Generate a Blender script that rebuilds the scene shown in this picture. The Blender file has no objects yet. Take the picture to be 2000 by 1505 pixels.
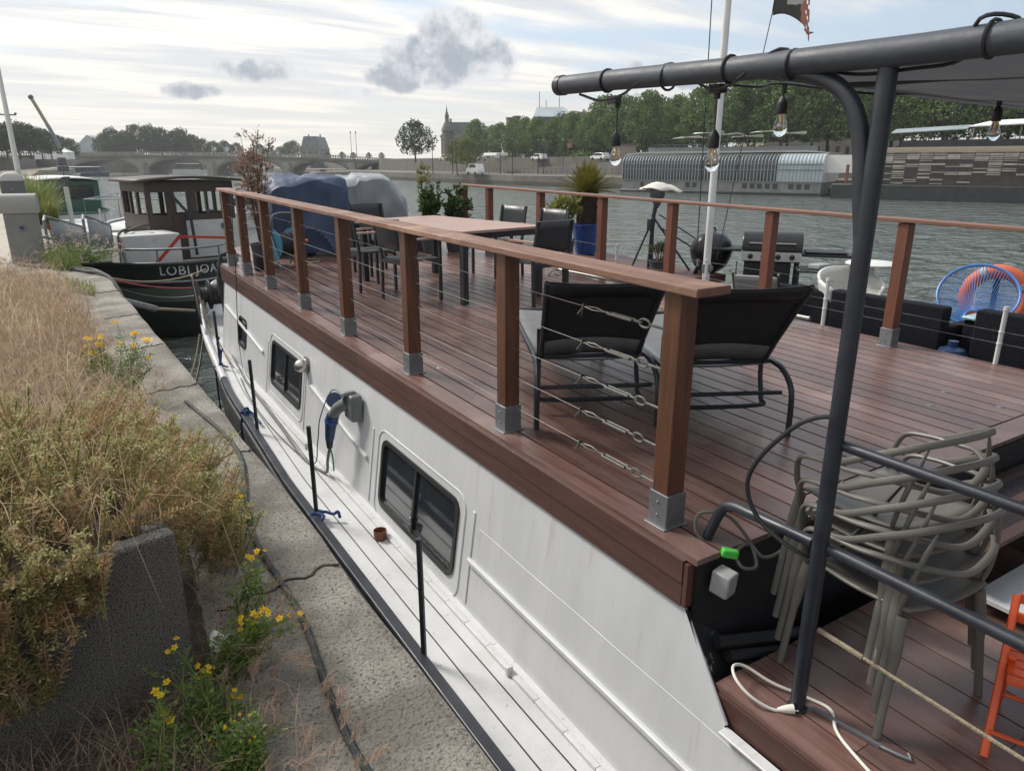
import bpy, math, random
import numpy as np
from mathutils import Vector, Matrix, Euler
random.seed(7); RNG = np.random.default_rng(7)
sc = bpy.context.scene
COL = sc.collection
R = math.radians

# ------------------------------------------------------------------ camera, sky, sun, exposure
cam_d = bpy.data.cameras.new('camera'); cam = bpy.data.objects.new('camera', cam_d); COL.objects.link(cam)
cam_d.sensor_width = 36; cam_d.lens = 1400 / 2000 * 36; cam_d.clip_start = .05; cam_d.clip_end = 9000
PITCH = math.atan((752.5 - 318) / 1400.); YAW = R(32.0)
cam.rotation_euler = (R(90) - PITCH, 0, -YAW)
sc.camera = cam
SUN_AZ, SUN_EL = R(-28), R(44)            # azimuth from +Y towards +X
sun_d = bpy.data.lights.new('sun', 'SUN'); sun_d.energy = 2.4; sun_d.angle = R(14); sun_d.color = (1, .95, .87)
sun = bpy.data.objects.new('sun', sun_d); COL.objects.link(sun)
sd = Vector((math.sin(SUN_AZ) * math.cos(SUN_EL), math.cos(SUN_AZ) * math.cos(SUN_EL), math.sin(SUN_EL)))
sun.rotation_euler = (-sd).to_track_quat('-Z', 'Y').to_euler()
sc.view_settings.view_transform = 'Standard'; sc.view_settings.look = 'None'
sc.view_settings.exposure = 0.70; sc.view_settings.gamma = 1
sc.cycles.max_bounces = 8; sc.cycles.diffuse_bounces = 3; sc.cycles.transparent_max_bounces = 12
sc.cycles.volume_bounces = 0


def sky_world():
    w = bpy.data.worlds.new('World'); sc.world = w; w.use_nodes = True
    nt = w.node_tree; N = nt.nodes; L = nt.links; N.clear()
    out = N.new('ShaderNodeOutputWorld'); bg = N.new('ShaderNodeBackground'); L.new(bg.outputs[0], out.inputs[0])
    bg.inputs[1].default_value = .1
    sky = N.new('ShaderNodeTexSky'); sky.sky_type = 'NISHITA'; sky.sun_disc = False
    sky.sun_elevation = SUN_EL; sky.sun_rotation = SUN_AZ; sky.dust_density = 2.0; sky.air_density = 1.0; sky.ozone_density = 1.5
    tc = N.new('ShaderNodeTexCoord')

    def math_(op, a, b=None, clamp=False):
        n = N.new('ShaderNodeMath'); n.operation = op; n.use_clamp = clamp
        for i, v in enumerate((a, b)):
            if v is None: continue
            if isinstance(v, (int, float)): n.inputs[i].default_value = v
            else: L.new(v, n.inputs[i])
        return n.outputs[0]

    def vmath(op, a, b):
        n = N.new('ShaderNodeVectorMath'); n.operation = op
        for i, v in enumerate((a, b)):
            if isinstance(v, (tuple, Vector)): n.inputs[i].default_value = v
            else: L.new(v, n.inputs[i])
        return n

    def mix(f, a, b):
        n = N.new('ShaderNodeMix'); n.data_type = 'RGBA'
        if isinstance(f, float): n.inputs[0].default_value = f
        else: L.new(f, n.inputs[0])
        for i, v in ((6, a), (7, b)):
            if isinstance(v, tuple): n.inputs[i].default_value = (*v, 1)
            else: L.new(v, n.inputs[i])
        return n.outputs[2]

    def ramp(f, a, b):
        n = N.new('ShaderNodeMapRange'); n.interpolation_type = 'SMOOTHSTEP'; L.new(f, n.inputs[0])
        n.inputs[1].default_value = a; n.inputs[2].default_value = b; return n.outputs[0]

    def noise(v, scale, detail=8, rough=.55, dist=0.):
        n = N.new('ShaderNodeTexNoise'); L.new(v, n.inputs['Vector']); n.inputs['Scale'].default_value = scale
        n.inputs['Detail'].default_value = detail; n.inputs['Roughness'].default_value = rough; n.inputs['Distortion'].default_value = dist
        return n.outputs[0]

    d = tc.outputs['Generated']
    sep = N.new('ShaderNodeSeparateXYZ'); L.new(d, sep.inputs[0]); z = sep.outputs[2]
    zz = math_('ADD', math_('MAXIMUM', z, 0.0), .07)
    cmb = N.new('ShaderNodeCombineXYZ'); L.new(math_('DIVIDE', sep.outputs[0], zz), cmb.inputs[0]); L.new(math_('DIVIDE', sep.outputs[1], zz), cmb.inputs[1])
    P = cmb.outputs[0]                                   # the cloud layer overhead
    mp = N.new('ShaderNodeMapping'); L.new(P, mp.inputs[0]); mp.inputs['Rotation'].default_value = (0, 0, R(32)); mp.inputs['Scale'].default_value = (.55, 1.0, 1)
    n1 = noise(mp.outputs[0], .62, 9, .58, .4)
    mp2 = N.new('ShaderNodeMapping'); L.new(P, mp2.inputs[0]); mp2.inputs['Rotation'].default_value = (0, 0, R(32)); mp2.inputs['Scale'].default_value = (.35, 1.3, 1); mp2.inputs['Location'].default_value = (3.1, 7.7, 0)
    n2 = noise(mp2.outputs[0], 1.5, 9, .6, .3)
    # how far round towards the right of the river the sky opens to blue
    azv = vmath('DOT_PRODUCT', d, (math.sin(R(75)), math.cos(R(75)), .1)).outputs['Value']
    open_ = ramp(azv, .55, 1.05)
    cover = math_('SUBTRACT', n1, math_('MULTIPLY', open_, .10))
    cov = ramp(cover, .36, .52)
    sunv = vmath('DOT_PRODUCT', d, tuple(sd)).outputs['Value']
    glow = ramp(sunv, -1.02, .62)
    white = mix(glow, (1.9, 2.1, 2.4), (7.2, 6.95, 6.45))
    grey = mix(glow, (1.4, 1.65, 2.0), (4.9, 5.1, 5.4))
    cl = mix(ramp(n2, .40, .60), white, grey)
    blue = mix(.6, sky.outputs[0], mix(glow, (1.3, 1.8, 2.6), (4.6, 5.4, 6.3)))
    base = mix(cov, blue, cl)
    base = mix(math_('MULTIPLY', ramp(z, .16, .0), .62), base, mix(glow, (2.8, 2.8, 2.75), (6.0, 5.65, 4.95)))   # creamy air low over the horizon

    # cumulus heaps: (azimuth right of +Y, elevation, half width, half height)
    nb = noise(d, 11., 9, .6, .2); nb2 = noise(d, 26., 8, .6)
    heap = None
    for az, el, wa, we in ((R(27.6), R(7.2), .094, .042), (R(27.6), R(9.0), .050, .032), (R(23.4), R(5.9), .056, .020), (R(29.2), R(7.6), .05, .02), (R(15.2), R(6.2), .075, .020), (R(9.5), R(4.7), .035, .011), (R(20.3), R(4.9), .05, .011), (R(41), R(6.6), .012, .010), (R(46), R(5.6), .05, .012)):
        c = Vector((math.sin(az) * math.cos(el), math.cos(az) * math.cos(el), math.sin(el)))
        rt = Vector((math.cos(az), -math.sin(az), 0)); up = rt.cross(c)
        u = math_('DIVIDE', math_('SUBTRACT', vmath('DOT_PRODUCT', d, tuple(rt)).outputs['Value'], c.dot(rt)), wa)
        v = math_('DIVIDE', math_('SUBTRACT', vmath('DOT_PRODUCT', d, tuple(up)).outputs['Value'], c.dot(up)), we)
        r2 = math_('ADD', math_('MULTIPLY', u, u), math_('MULTIPLY', v, v))
        fall = math_('SUBTRACT', 1.0, r2)
        fall = math_('MULTIPLY', math_('MAXIMUM', fall, -1.0), .62 if we > .0205 or wa == .036 else .34)
        heap = fall if heap is None else math_('MAXIMUM', heap, fall)
    dens = math_('ADD', heap, math_('MULTIPLY', math_('SUBTRACT', nb, .5), 1.25))
    hm = ramp(dens, .0, .24)
    hc = mix(ramp(math_('ADD', dens, math_('MULTIPLY', math_('SUBTRACT', nb2, .5), 2.2)), -.05, .62), (5.3, 5.4, 5.6), (2.2, 2.55, 3.05))
    fwd = ramp(z, .02, .05)
    base = mix(math_('MULTIPLY', hm, math_('MULTIPLY', fwd, .90)), base, hc)
    L.new(base, bg.inputs[0])


sky_world()

# ------------------------------------------------------------------ helpers
S = .0125                                   # sheer: the boat rises towards its far end


def sh(y): return S * (y - 2)


def deck_z(y): return -1.474 + sh(y)


def G(px, py, d):                            # the point seen at that spot of the photograph, d metres ahead
    a = (px - 1000) / 1400.; b = (752.5 - py) / 1400.
    f = math.cos(PITCH) + math.sin(PITCH) * b; u = -math.sin(PITCH) + math.cos(PITCH) * b
    x = f * math.sin(YAW) + a * math.cos(YAW); y = f * math.cos(YAW) - a * math.sin(YAW)
    return Vector((x, y, u)) * (d / f)


def L2(a, d, z=0): return Vector((d * math.sin(YAW) + a * math.cos(YAW), d * math.cos(YAW) - a * math.sin(YAW), z))


class MB:
    def __init__(s): s.v = []; s.f = []; s.m = []

    def add(s, vs, fs, mi=0):
        o = len(s.v); s.v.extend([tuple(p) for p in vs]); s.f.extend([tuple(i + o for i in f) for f in fs]); s.m.extend([mi] * len(fs)); return s

    def box(s, c, size, rz=0., rx=0., ry=0., mi=0):
        hx, hy, hz = [q / 2 for q in size]
        M = Euler((rx, ry, rz)).to_matrix(); c = Vector(c)
        vs = [c + M @ Vector((x * hx, y * hy, z * hz)) for z in (-1, 1) for y in (-1, 1) for x in (-1, 1)]
        return s.add(vs, [(0, 2, 3, 1), (4, 5, 7, 6), (0, 1, 5, 4), (2, 6, 7, 3), (0, 4, 6, 2), (1, 3, 7, 5)], mi)

    def span(s, a, b, mi=0):                 # box from min corner to max corner
        return s.box([(p + q) / 2 for p, q in zip(a, b)], [abs(q - p) for p, q in zip(a, b)], mi=mi)

    def bar(s, p, q, w, h, up=(0, 0, 1), mi=0):
        p = Vector(p); q = Vector(q); d = (q - p).normalized(); up = Vector(up)
        if abs(d.dot(up)) > .98: up = Vector((0, 1, 0))
        r = d.cross(up).normalized(); u = r.cross(d)
        vs = [e + r * (sx * w / 2) + u * (sz * h / 2) for e in (p, q) for sz in (-1, 1) for sx in (-1, 1)]
        return s.add(vs, [(0, 2, 3, 1), (4, 5, 7, 6), (0, 1, 5, 4), (2, 6, 7, 3), (0, 4, 6, 2), (1, 3, 7, 5)], mi)

    def tube(s, pts, r, n=8, closed=False, cap=True, flat=1., mi=0):
        pts = [Vector(p) for p in pts]; k = len(pts)
        rs = r if isinstance(r, (list, tuple)) else [r] * k
        up = None; rings = []
        for i in range(k):
            a = pts[i - 1] if (i > 0 or closed) else pts[0]; b = pts[(i + 1) % k] if (i < k - 1 or closed) else pts[-1]
            t = (b - a)
            t = t.normalized() if t.length > 1e-9 else Vector((0, 0, 1))
            if up is None:
                up = Vector((0, 0, 1)) if abs(t.z) < .9 else Vector((1, 0, 0))
            u = (up - t * up.dot(t)); u = u.normalized() if u.length > 1e-6 else t.orthogonal().normalized()
            w = t.cross(u); up = u
            rings.append([pts[i] + (u * math.cos(2 * math.pi * j / n) * flat + w * math.sin(2 * math.pi * j / n)) * rs[i] for j in range(n)])
        vs = [p for rg in rings for p in rg]; fs = []
        for i in range(k if closed else k - 1):
            a = i * n; b = ((i + 1) % k) * n
            for j in range(n): fs.append((a + j, a + (j + 1) % n, b + (j + 1) % n, b + j))
        if cap and not closed: fs.append(tuple(range(n - 1, -1, -1))); fs.append(tuple(range((k - 1) * n, k * n)))
        return s.add(vs, fs, mi)

    def lathe(s, prof, c=(0, 0, 0), n=20, M=None, mi=0):       # prof: (radius, z)
        c = Vector(c); vs = []; fs = []
        for r, z in prof:
            for j in range(n):
                p = Vector((r * math.cos(2 * math.pi * j / n), r * math.sin(2 * math.pi * j / n), z))
                vs.append(c + (M @ p if M else p))
        for i in range(len(prof) - 1):
            for j in range(n): fs.append((i * n + j, i * n + (j + 1) % n, (i + 1) * n + (j + 1) % n, (i + 1) * n + j))
        if prof[0][0] > 1e-4: fs.append(tuple(range(n - 1, -1, -1)))
        if prof[-1][0] > 1e-4: fs.append(tuple(range((len(prof) - 1) * n, len(prof) * n)))
        return s.add(vs, fs, mi)

    def prism(s, poly, a, b, mi=0):          # poly: 3-D outline; swept by vector (b - a)
        d = Vector(b) - Vector(a); k = len(poly)
        vs = [Vector(p) for p in poly] + [Vector(p) + d for p in poly]
        fs = [tuple(range(k - 1, -1, -1)), tuple(range(k, 2 * k))] + [(i, (i + 1) % k, k + (i + 1) % k, k + i) for i in range(k)]
        return s.add(vs, fs, mi)

    def grid(s, fn, nu, nv, mi=0):
        vs = [fn(i / nu, j / nv) for j in range(nv + 1) for i in range(nu + 1)]
        fs = [(j * (nu + 1) + i, j * (nu + 1) + i + 1, (j + 1) * (nu + 1) + i + 1, (j + 1) * (nu + 1) + i) for j in range(nv) for i in range(nu)]
        return s.add(vs, fs, mi)

    def ball(s, c, r, nu=12, nv=8, mi=0):
        r = r if isinstance(r, (tuple, list)) else (r, r, r); c = Vector(c)
        prof = [(math.sin(math.pi * i / nv), -math.cos(math.pi * i / nv)) for i in range(nv + 1)]
        vs = [c + Vector((p * r[0] * math.cos(2 * math.pi * j / nu), p * r[1] * math.sin(2 * math.pi * j / nu), q * r[2])) for p, q in prof for j in range(nu)]
        fs = [(i * nu + j, i * nu + (j + 1) % nu, (i + 1) * nu + (j + 1) % nu, (i + 1) * nu + j) for i in range(nv) for j in range(nu)]
        return s.add(vs, fs, mi)

    def quads(s, arr):                       # arr: (n, 4, 3)
        o = len(s.v); a = np.asarray(arr).reshape(-1, 3); s.v.extend(map(tuple, a)); k = len(a) // 4
        s.f.extend([(o + 4 * i, o + 4 * i + 1, o + 4 * i + 2, o + 4 * i + 3) for i in range(k)]); s.m.extend([0] * k); return s

    def strip(s, P, w, h, mi=0):             # one continuous bar of box section along a path
        P = [Vector(p) for p in P]; vs = []; k = len(P)
        for i, p in enumerate(P):
            t = (P[min(i + 1, k - 1)] - P[max(i - 1, 0)]).normalized(); r = t.cross(Vector((0, 0, 1))).normalized(); u = r.cross(t)
            vs += [p - r * w / 2 - u * h / 2, p + r * w / 2 - u * h / 2, p + r * w / 2 + u * h / 2, p - r * w / 2 + u * h / 2]
        fs = [(4 * i + j, 4 * i + (j + 1) % 4, 4 * i + 4 + (j + 1) % 4, 4 * i + 4 + j)[::-1] for i in range(k - 1) for j in range(4)] + [(0, 1, 2, 3), (4 * k - 4, 4 * k - 1, 4 * k - 2, 4 * k - 3)]
        return s.add(vs, fs, mi)

    def sheer(s):
        s.v = [(x, y, z + sh(y)) for x, y, z in s.v]; return s


def origin(o):
    p = Vector((0, 0, 0))
    while o is not None: p = p + o.location; o = o.parent
    return p


def build(mb, name, m, parent=None, w=False, smooth=True, bevel=0., seg=2, solid=0., sub=0):
    me = bpy.data.meshes.new(name); vs = mb.v
    if w and parent is not None:
        o_ = origin(parent); vs = [(x - o_.x, y - o_.y, z - o_.z) for x, y, z in vs]
    me.from_pydata(vs, [], mb.f)
    for q in (m if isinstance(m, (list, tuple)) else [m]): me.materials.append(q)
    if isinstance(m, (list, tuple)): me.polygons.foreach_set('material_index', mb.m)
    me.update()
    if smooth:
        me.polygons.foreach_set('use_smooth', [True] * len(me.polygons)); me.set_sharp_from_angle(angle=R(38))
    o = bpy.data.objects.new(name, me); COL.objects.link(o)
    if parent is not None: o.parent = parent
    if solid:
        md = o.modifiers.new('solid', 'SOLIDIFY'); md.thickness = solid; md.offset = 0
    if bevel:
        md = o.modifiers.new('bevel', 'BEVEL'); md.width = bevel; md.segments = seg; md.limit_method = 'ANGLE'; md.angle_limit = R(40)
    if sub:
        md = o.modifiers.new('sub', 'SUBSURF'); md.levels = sub; md.render_levels = sub
    return o


def tag(o, label=None, cat=None, group=None, kind=None):
    if label: o['label'] = label
    if cat: o['category'] = cat
    if group: o['group'] = group
    if kind: o['kind'] = kind
    return o


def thing(name, label, cat, loc=(0, 0, 0), rz=0., group=None):
    o = bpy.data.objects.new(name, None); COL.objects.link(o); o.empty_display_size = .2
    o.location = loc; o.rotation_euler = (0, 0, rz); return tag(o, label, cat, group)


def dup(root, loc, rz=0., label=None, group=None, scale=None):
    r = root.copy(); COL.objects.link(r); r.location = loc; r.rotation_euler = (root.rotation_euler[0], root.rotation_euler[1], rz)
    if scale is not None: r.scale = (scale, scale, scale) if isinstance(scale, (int, float)) else scale
    if label: r['label'] = label
    if group: r['group'] = group

    def kids(src, dst):
        for ch in [c for c in src.children]:
            c = ch.copy(); COL.objects.link(c); c.parent = dst; kids(ch, c)
    kids(root, r); return r


def sag(p, q, drop, n=14):
    p = Vector(p); q = Vector(q)
    return [p.lerp(q, i / n) - Vector((0, 0, drop * 4 * (i / n) * (1 - i / n))) for i in range(n + 1)]


def smoothpath(pts, n=6):                    # Catmull-Rom
    pts = [Vector(p) for p in pts]; P = [pts[0] * 2 - pts[1]] + pts + [pts[-1] * 2 - pts[-2]]; out = []
    for i in range(1, len(P) - 2):
        for k in range(n):
            t = k / n; a, b, c, d = P[i - 1:i + 3]
            out.append(.5 * ((2 * b) + (c - a) * t + (2 * a - 5 * b + 4 * c - d) * t * t + (3 * b - a - 3 * c + d) * t ** 3))
    return out + [pts[-1]]


# ------------------------------------------------------------------ materials
def mat(name, col, col2=None, scale=6., stretch=(1, 1, 1), fac=(.38, .66), rough=.6, rough2=None, metal=0., bump=0., bscale=60., bstretch=None,
        island=0., hue=0., spec=.5, trans=0., detail=6., ior=1.5, alpha=1., dirt=None, coat=0., tl=0.):
    m = bpy.data.materials.new(name); m.use_nodes = True; nt = m.node_tree; N = nt.nodes; L = nt.links
    b = N['Principled BSDF']; tc = N.new('ShaderNodeTexCoord')
    b.inputs['Roughness'].default_value = rough; b.inputs['Metallic'].default_value = metal; b.inputs['IOR'].default_value = ior
    b.inputs['Specular IOR Level'].default_value = spec; b.inputs['Transmission Weight'].default_value = trans; b.inputs['Alpha'].default_value = alpha
    b.inputs['Coat Weight'].default_value = coat

    def noise(sc_, st, det=detail, loc=(0, 0, 0)):
        mp = N.new('ShaderNodeMapping'); L.new(tc.outputs['Object'], mp.inputs[0]); mp.inputs['Scale'].default_value = st; mp.inputs['Location'].default_value = loc
        n = N.new('ShaderNodeTexNoise'); n.inputs['Scale'].default_value = sc_; n.inputs['Detail'].default_value = det; n.inputs['Roughness'].default_value = .6
        L.new(mp.outputs[0], n.inputs['Vector']); return n.outputs[0]

    def rng(v, a, b_, lo=0., hi=1.):
        n = N.new('ShaderNodeMapRange'); L.new(v, n.inputs[0]); n.inputs[1].default_value = a; n.inputs[2].default_value = b_
        n.inputs[3].default_value = lo; n.inputs[4].default_value = hi; return n.outputs[0]

    def mix(f, a, c):
        n = N.new('ShaderNodeMix'); n.data_type = 'RGBA'; L.new(f, n.inputs[0])
        for i, v in ((6, a), (7, c)):
            if isinstance(v, tuple): n.inputs[i].default_value = (*v, 1)
            else: L.new(v, n.inputs[i])
        return n.outputs[2]
    c = None
    if col2 is not None:
        f = noise(scale, stretch); c = mix(rng(f, *fac), col, col2)
        if rough2 is not None: L.new(rng(f, fac[0], fac[1], rough, rough2), b.inputs['Roughness'])
    if dirt is not None:                     # (colour, scale, lo, hi)
        f = noise(dirt[1], dirt[4] if len(dirt) > 4 else (1, 1, 1), 9, (5, 3, 1)); c = mix(rng(f, dirt[2], dirt[3]), c if c is not None else col, dirt[0])
    if island or hue:
        g = N.new('ShaderNodeNewGeometry'); h = N.new('ShaderNodeHueSaturation')
        if c is None: h.inputs['Color'].default_value = (*col, 1)
        else: L.new(c, h.inputs['Color'])
        L.new(rng(g.outputs['Random Per Island'], 0, 1, 1 - island, 1 + island), h.inputs['Value'])
        if hue:
            mm = N.new('ShaderNodeMath'); mm.operation = 'MULTIPLY'; L.new(g.outputs['Random Per Island'], mm.inputs[0]); mm.inputs[1].default_value = 17.3
            fr = N.new('ShaderNodeMath'); fr.operation = 'FRACT'; L.new(mm.outputs[0], fr.inputs[0])
            L.new(rng(fr.outputs[0], 0, 1, .5 - hue, .5 + hue), h.inputs['Hue'])
        c = h.outputs[0]
    if c is None: b.inputs['Base Color'].default_value = (*col, 1)
    else: L.new(c, b.inputs['Base Color'])
    if bump:
        bp = N.new('ShaderNodeBump'); bp.inputs['Strength'].default_value = bump; bp.inputs['Distance'].default_value = .02
        L.new(noise(bscale, bstretch or stretch, 8), bp.inputs['Height']); L.new(bp.outputs[0], b.inputs['Normal'])
    if tl:
        t = N.new('ShaderNodeBsdfTranslucent'); ms = N.new('ShaderNodeMixShader'); ms.inputs[0].default_value = tl
        if c is None: t.inputs[0].default_value = (*col, 1)
        else: L.new(c, t.inputs[0])
        L.new(b.outputs[0], ms.inputs[1]); L.new(t.outputs[0], ms.inputs[2]); L.new(ms.outputs[0], N['Material Output'].inputs[0])
    return m


def leafmat(name, cols, rough=.6, tl=.3):    # one colour of the list per leaf
    m = bpy.data.materials.new(name); m.use_nodes = True; nt = m.node_tree; N = nt.nodes; L = nt.links
    b = N['Principled BSDF']; b.inputs['Roughness'].default_value = rough; b.inputs['Specular IOR Level'].default_value = .3
    g = N.new('ShaderNodeNewGeometry'); cr = N.new('ShaderNodeValToRGB'); L.new(g.outputs['Random Per Island'], cr.inputs[0])
    e = cr.color_ramp.elements
    while len(e) < len(cols): e.new(.5)
    for i, c in enumerate(cols): e[i].position = i / (len(cols) - 1); e[i].color = (*c, 1)
    L.new(cr.outputs[0], b.inputs['Base Color'])
    t = N.new('ShaderNodeBsdfTranslucent'); ms = N.new('ShaderNodeMixShader'); ms.inputs[0].default_value = tl
    L.new(cr.outputs[0], t.inputs[0]); L.new(b.outputs[0], ms.inputs[1]); L.new(t.outputs[0], ms.inputs[2]); L.new(ms.outputs[0], N['Material Output'].inputs[0])
    return m


M = {}
M['deck'] = mat('deck_boards', (.092, .046, .038), (.165, .098, .083), 3.2, (9, .55, 9), (.3, .7), .22, .42, bump=.10, bscale=9, bstretch=(22, 1.2, 22), island=.30, dirt=((.24, .165, .145), 1.3, .52, .74), spec=.75)
M['fascia'] = mat('fascia_board', (.062, .027, .021), (.098, .046, .035), 3, (6, .6, 12), (.3, .7), .42, .6, bump=.15, bscale=8, bstretch=(10, .8, 22), island=.15)
M['post'] = mat('varnished_post', (.145, .061, .031), (.068, .028, .017), 4, (9, 9, .7), (.3, .7), .38, .5, bump=.12, bscale=10, bstretch=(14, 14, .9), island=.15)
M['rail'] = mat('weathered_rail', (.245, .132, .092), (.135, .067, .045), 3.5, (10, .6, 6), (.3, .7), .55, .7, bump=.2, bscale=9, bstretch=(20, 1, 12), dirt=((.42, .27, .19), 2.5, .5, .75))
M['galv'] = mat('galvanised_steel', (.23, .24, .255), (.165, .175, .19), 9, rough=.45, rough2=.6, metal=.55, bump=.03)
M['steel'] = mat('stainless_steel', (.27, .27, .26), rough=.45, metal=1.)
M['turn'] = mat('dull_turnbuckle', (.16, .158, .15), (.09, .085, .075), 60, rough=.6, metal=.4)
M['wire'] = mat('steel_wire', (.17, .165, .155), (.11, .105, .10), 30, rough=.5, metal=.4)
M['white'] = mat('white_boat_paint', (.60, .61, .625), (.50, .51, .525), 1.3, (2.2, 2.2, .5), fac=(.35, .72), rough=.36, rough2=.50, bump=.30, bscale=1.6, dirt=((.40, .34, .27), 3.4, .60, .84, (1, 5, .45)))
M['sidedeck'] = mat('white_deck_paint', (.64, .65, .66), (.52, .52, .525), 2.2, rough=.34, rough2=.55, bump=.30, bscale=95, dirt=((.30, .28, .25), 22, .645, .74))
M['gun'] = mat('black_gunwale', (.022, .025, .034), (.04, .045, .058), 5, rough=.28, rough2=.42, bump=.05, bscale=20)
M['hull'] = mat('dark_hull', (.07, .075, .085), (.11, .11, .115), 3, rough=.5, bump=.08, bscale=8)
M['darktube'] = mat('anthracite_paint', (.017, .020, .029), (.027, .032, .043), 7, rough=.34, rough2=.46, bump=.03, bscale=40)
M['black'] = mat('black_paint', (.010, .011, .013), (.02, .021, .024), 5, rough=.55, bump=.08, bscale=14)
M['blackrub'] = mat('black_rubber', (.014, .015, .017), rough=.5)
M['blackpeel'] = mat('black_peeling_paint', (.013, .014, .017), rough=.6, bump=.2, bscale=25, dirt=((.33, .32, .29), 17, .585, .64))
M['glass'] = mat('dark_window_glass', (.020, .024, .030), rough=.05, spec=.9)
M['grey'] = mat('grey_plastic', (.30, .31, .31), rough=.5, bump=.02)
M['blue'] = mat('blue_plastic', (.025, .09, .33), rough=.45)
M['navy'] = mat('navy_plastic', (.02, .045, .12), rough=.4)
M['rope_blue'] = mat('blue_rope', (.045, .10, .27), (.02, .05, .15), 60, rough=.85, bump=.6, bscale=160)
M['rope'] = mat('old_rope', (.33, .28, .20), (.22, .18, .13), 50, rough=.9, bump=.6, bscale=150)
M['cable_black'] = mat('black_cable', (.018, .019, .021), rough=.45)
M['cable_white'] = mat('white_cable', (.66, .64, .58), rough=.5)
M['green'] = mat('green_plastic', (.06, .42, .05), rough=.5)
M['terra'] = mat('rusty_tin', (.22, .085, .055), (.15, .06, .04), 20, rough=.7)
M['lounge'] = mat('black_mesh_fabric', (.020, .021, .024), (.028, .029, .032), 9, rough=.7, bump=.3, bscale=260)
M['loungeseat'] = mat('grey_mesh_fabric', (.12, .125, .13), (.15, .155, .16), 9, rough=.6, bump=.3, bscale=260)
M['loungeframe'] = mat('dark_steel_frame', (.026, .030, .038), rough=.38, metal=.2)
M['canvas'] = mat('awning_fabric', (.10, .105, .115), (.13, .135, .145), 3, rough=.8, bump=.1, bscale=90, tl=.35)
# ------------------------------------------------------------------ water, quay, banks
def water_mat():
    m = bpy.data.materials.new('river_water'); m.use_nodes = True; nt = m.node_tree; N = nt.nodes; L = nt.links
    b = N['Principled BSDF']; b.inputs['Base Color'].default_value = (.115, .135, .12, 1); b.inputs['Roughness'].default_value = .05
    b.inputs['IOR'].default_value = 1.42; b.inputs['Specular IOR Level'].default_value = 1.0
    tc = N.new('ShaderNodeTexCoord'); prev = None
    for sc_, st, dist, det in ((.16, (1.0, 1.8, 1), .7, 3), (.50, (1, 1.7, 1), .78, 5), (1.7, (1, 1.5, 1), .17, 4)):
        mp = N.new('ShaderNodeMapping'); L.new(tc.outputs['Object'], mp.inputs[0]); mp.inputs['Scale'].default_value = st; mp.inputs['Rotation'].default_value = (0, 0, R(-30))
        n = N.new('ShaderNodeTexNoise'); n.inputs['Scale'].default_value = sc_; n.inputs['Detail'].default_value = det; n.inputs['Distortion'].default_value = .5
        L.new(mp.outputs[0], n.inputs['Vector'])
        bp = N.new('ShaderNodeBump'); bp.inputs['Strength'].default_value = 1.0; bp.inputs['Distance'].default_value = dist; L.new(n.outputs[0], bp.inputs['Height'])
        if prev is not None: L.new(prev, bp.inputs['Normal'])
        prev = bp.outputs[0]
    L.new(prev, b.inputs['Normal'])
    return m


M['water'] = water_mat()
WZ = -4.2
tag(build(MB().add([(-3500, -1500, WZ), (3500, -1500, WZ), (3500, 4500, WZ), (-3500, 4500, WZ)], [(0, 1, 2, 3)]), 'water', M['water'], smooth=False), kind='structure')


def stone_mat(name, a, b_, dark, joints=None, scale=1.):
    m = mat(name, a, b_, 2.2 * scale, rough=.85, bump=.5, bscale=26 * scale, dirt=(dark, 30 * scale, .52, .66), detail=10)
    return m


M['quaystone'] = mat('quay_stone', (.35, .33, .29), (.185, .172, .148), 2.6, rough=.88, bump=.9, bscale=75, dirt=((.095, .088, .076), 74, .525, .62), detail=12, fac=(.40, .60))
M['paving'] = stone_mat('pale_paving', (.44, .40, .34), (.36, .33, .28), (.22, .20, .17))
M['wallstone'] = stone_mat('wall_stone', (.22, .20, .17), (.15, .14, .12), (.07, .065, .055))
M['earth'] = mat('dry_earth', (.085, .066, .046), (.040, .032, .024), 7, rough=.95, bump=.8, bscale=30)
QZ = -1.65


def q_edge(y):                               # the quay's edge over the water
    return .83 - .004 * y if y < 4 else .814 - .030 * (y - 4)


quay = MB()
ys = [-8 + i * .5 for i in range(43)]
rr = random.Random(3)


def edge_jit(y): return q_edge(y) + rr.uniform(-.012, .012)


pts = [(edge_jit(y), y) for y in ys]
n0 = len(pts)
# after the kink at y 13 the edge steps back
far = [(.30, 13.6), (.05, 14.6), (-.02, 16), (-.1, 20), (-.3, 30), (-.8, 60), (-1.6, 120), (-1, 200), (8, 262), (8, 320)]
pts += far
V = []; F = []
for x, y in pts: V += [(x, y, QZ - .01), (x - .035, y, QZ), (-60, y, QZ), (x + .05, y, WZ - 1.2)]
for i in range(len(pts) - 1):
    a = 4 * i; b_ = a + 4
    F += [(a + 1, b_ + 1, b_ + 2, a + 2), (a, b_, b_ + 1, a + 1), (a + 3, b_ + 3, b_, a)]
tag(build(quay.add(V, F), 'quay', M['quaystone'], smooth=False), kind='structure')
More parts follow.
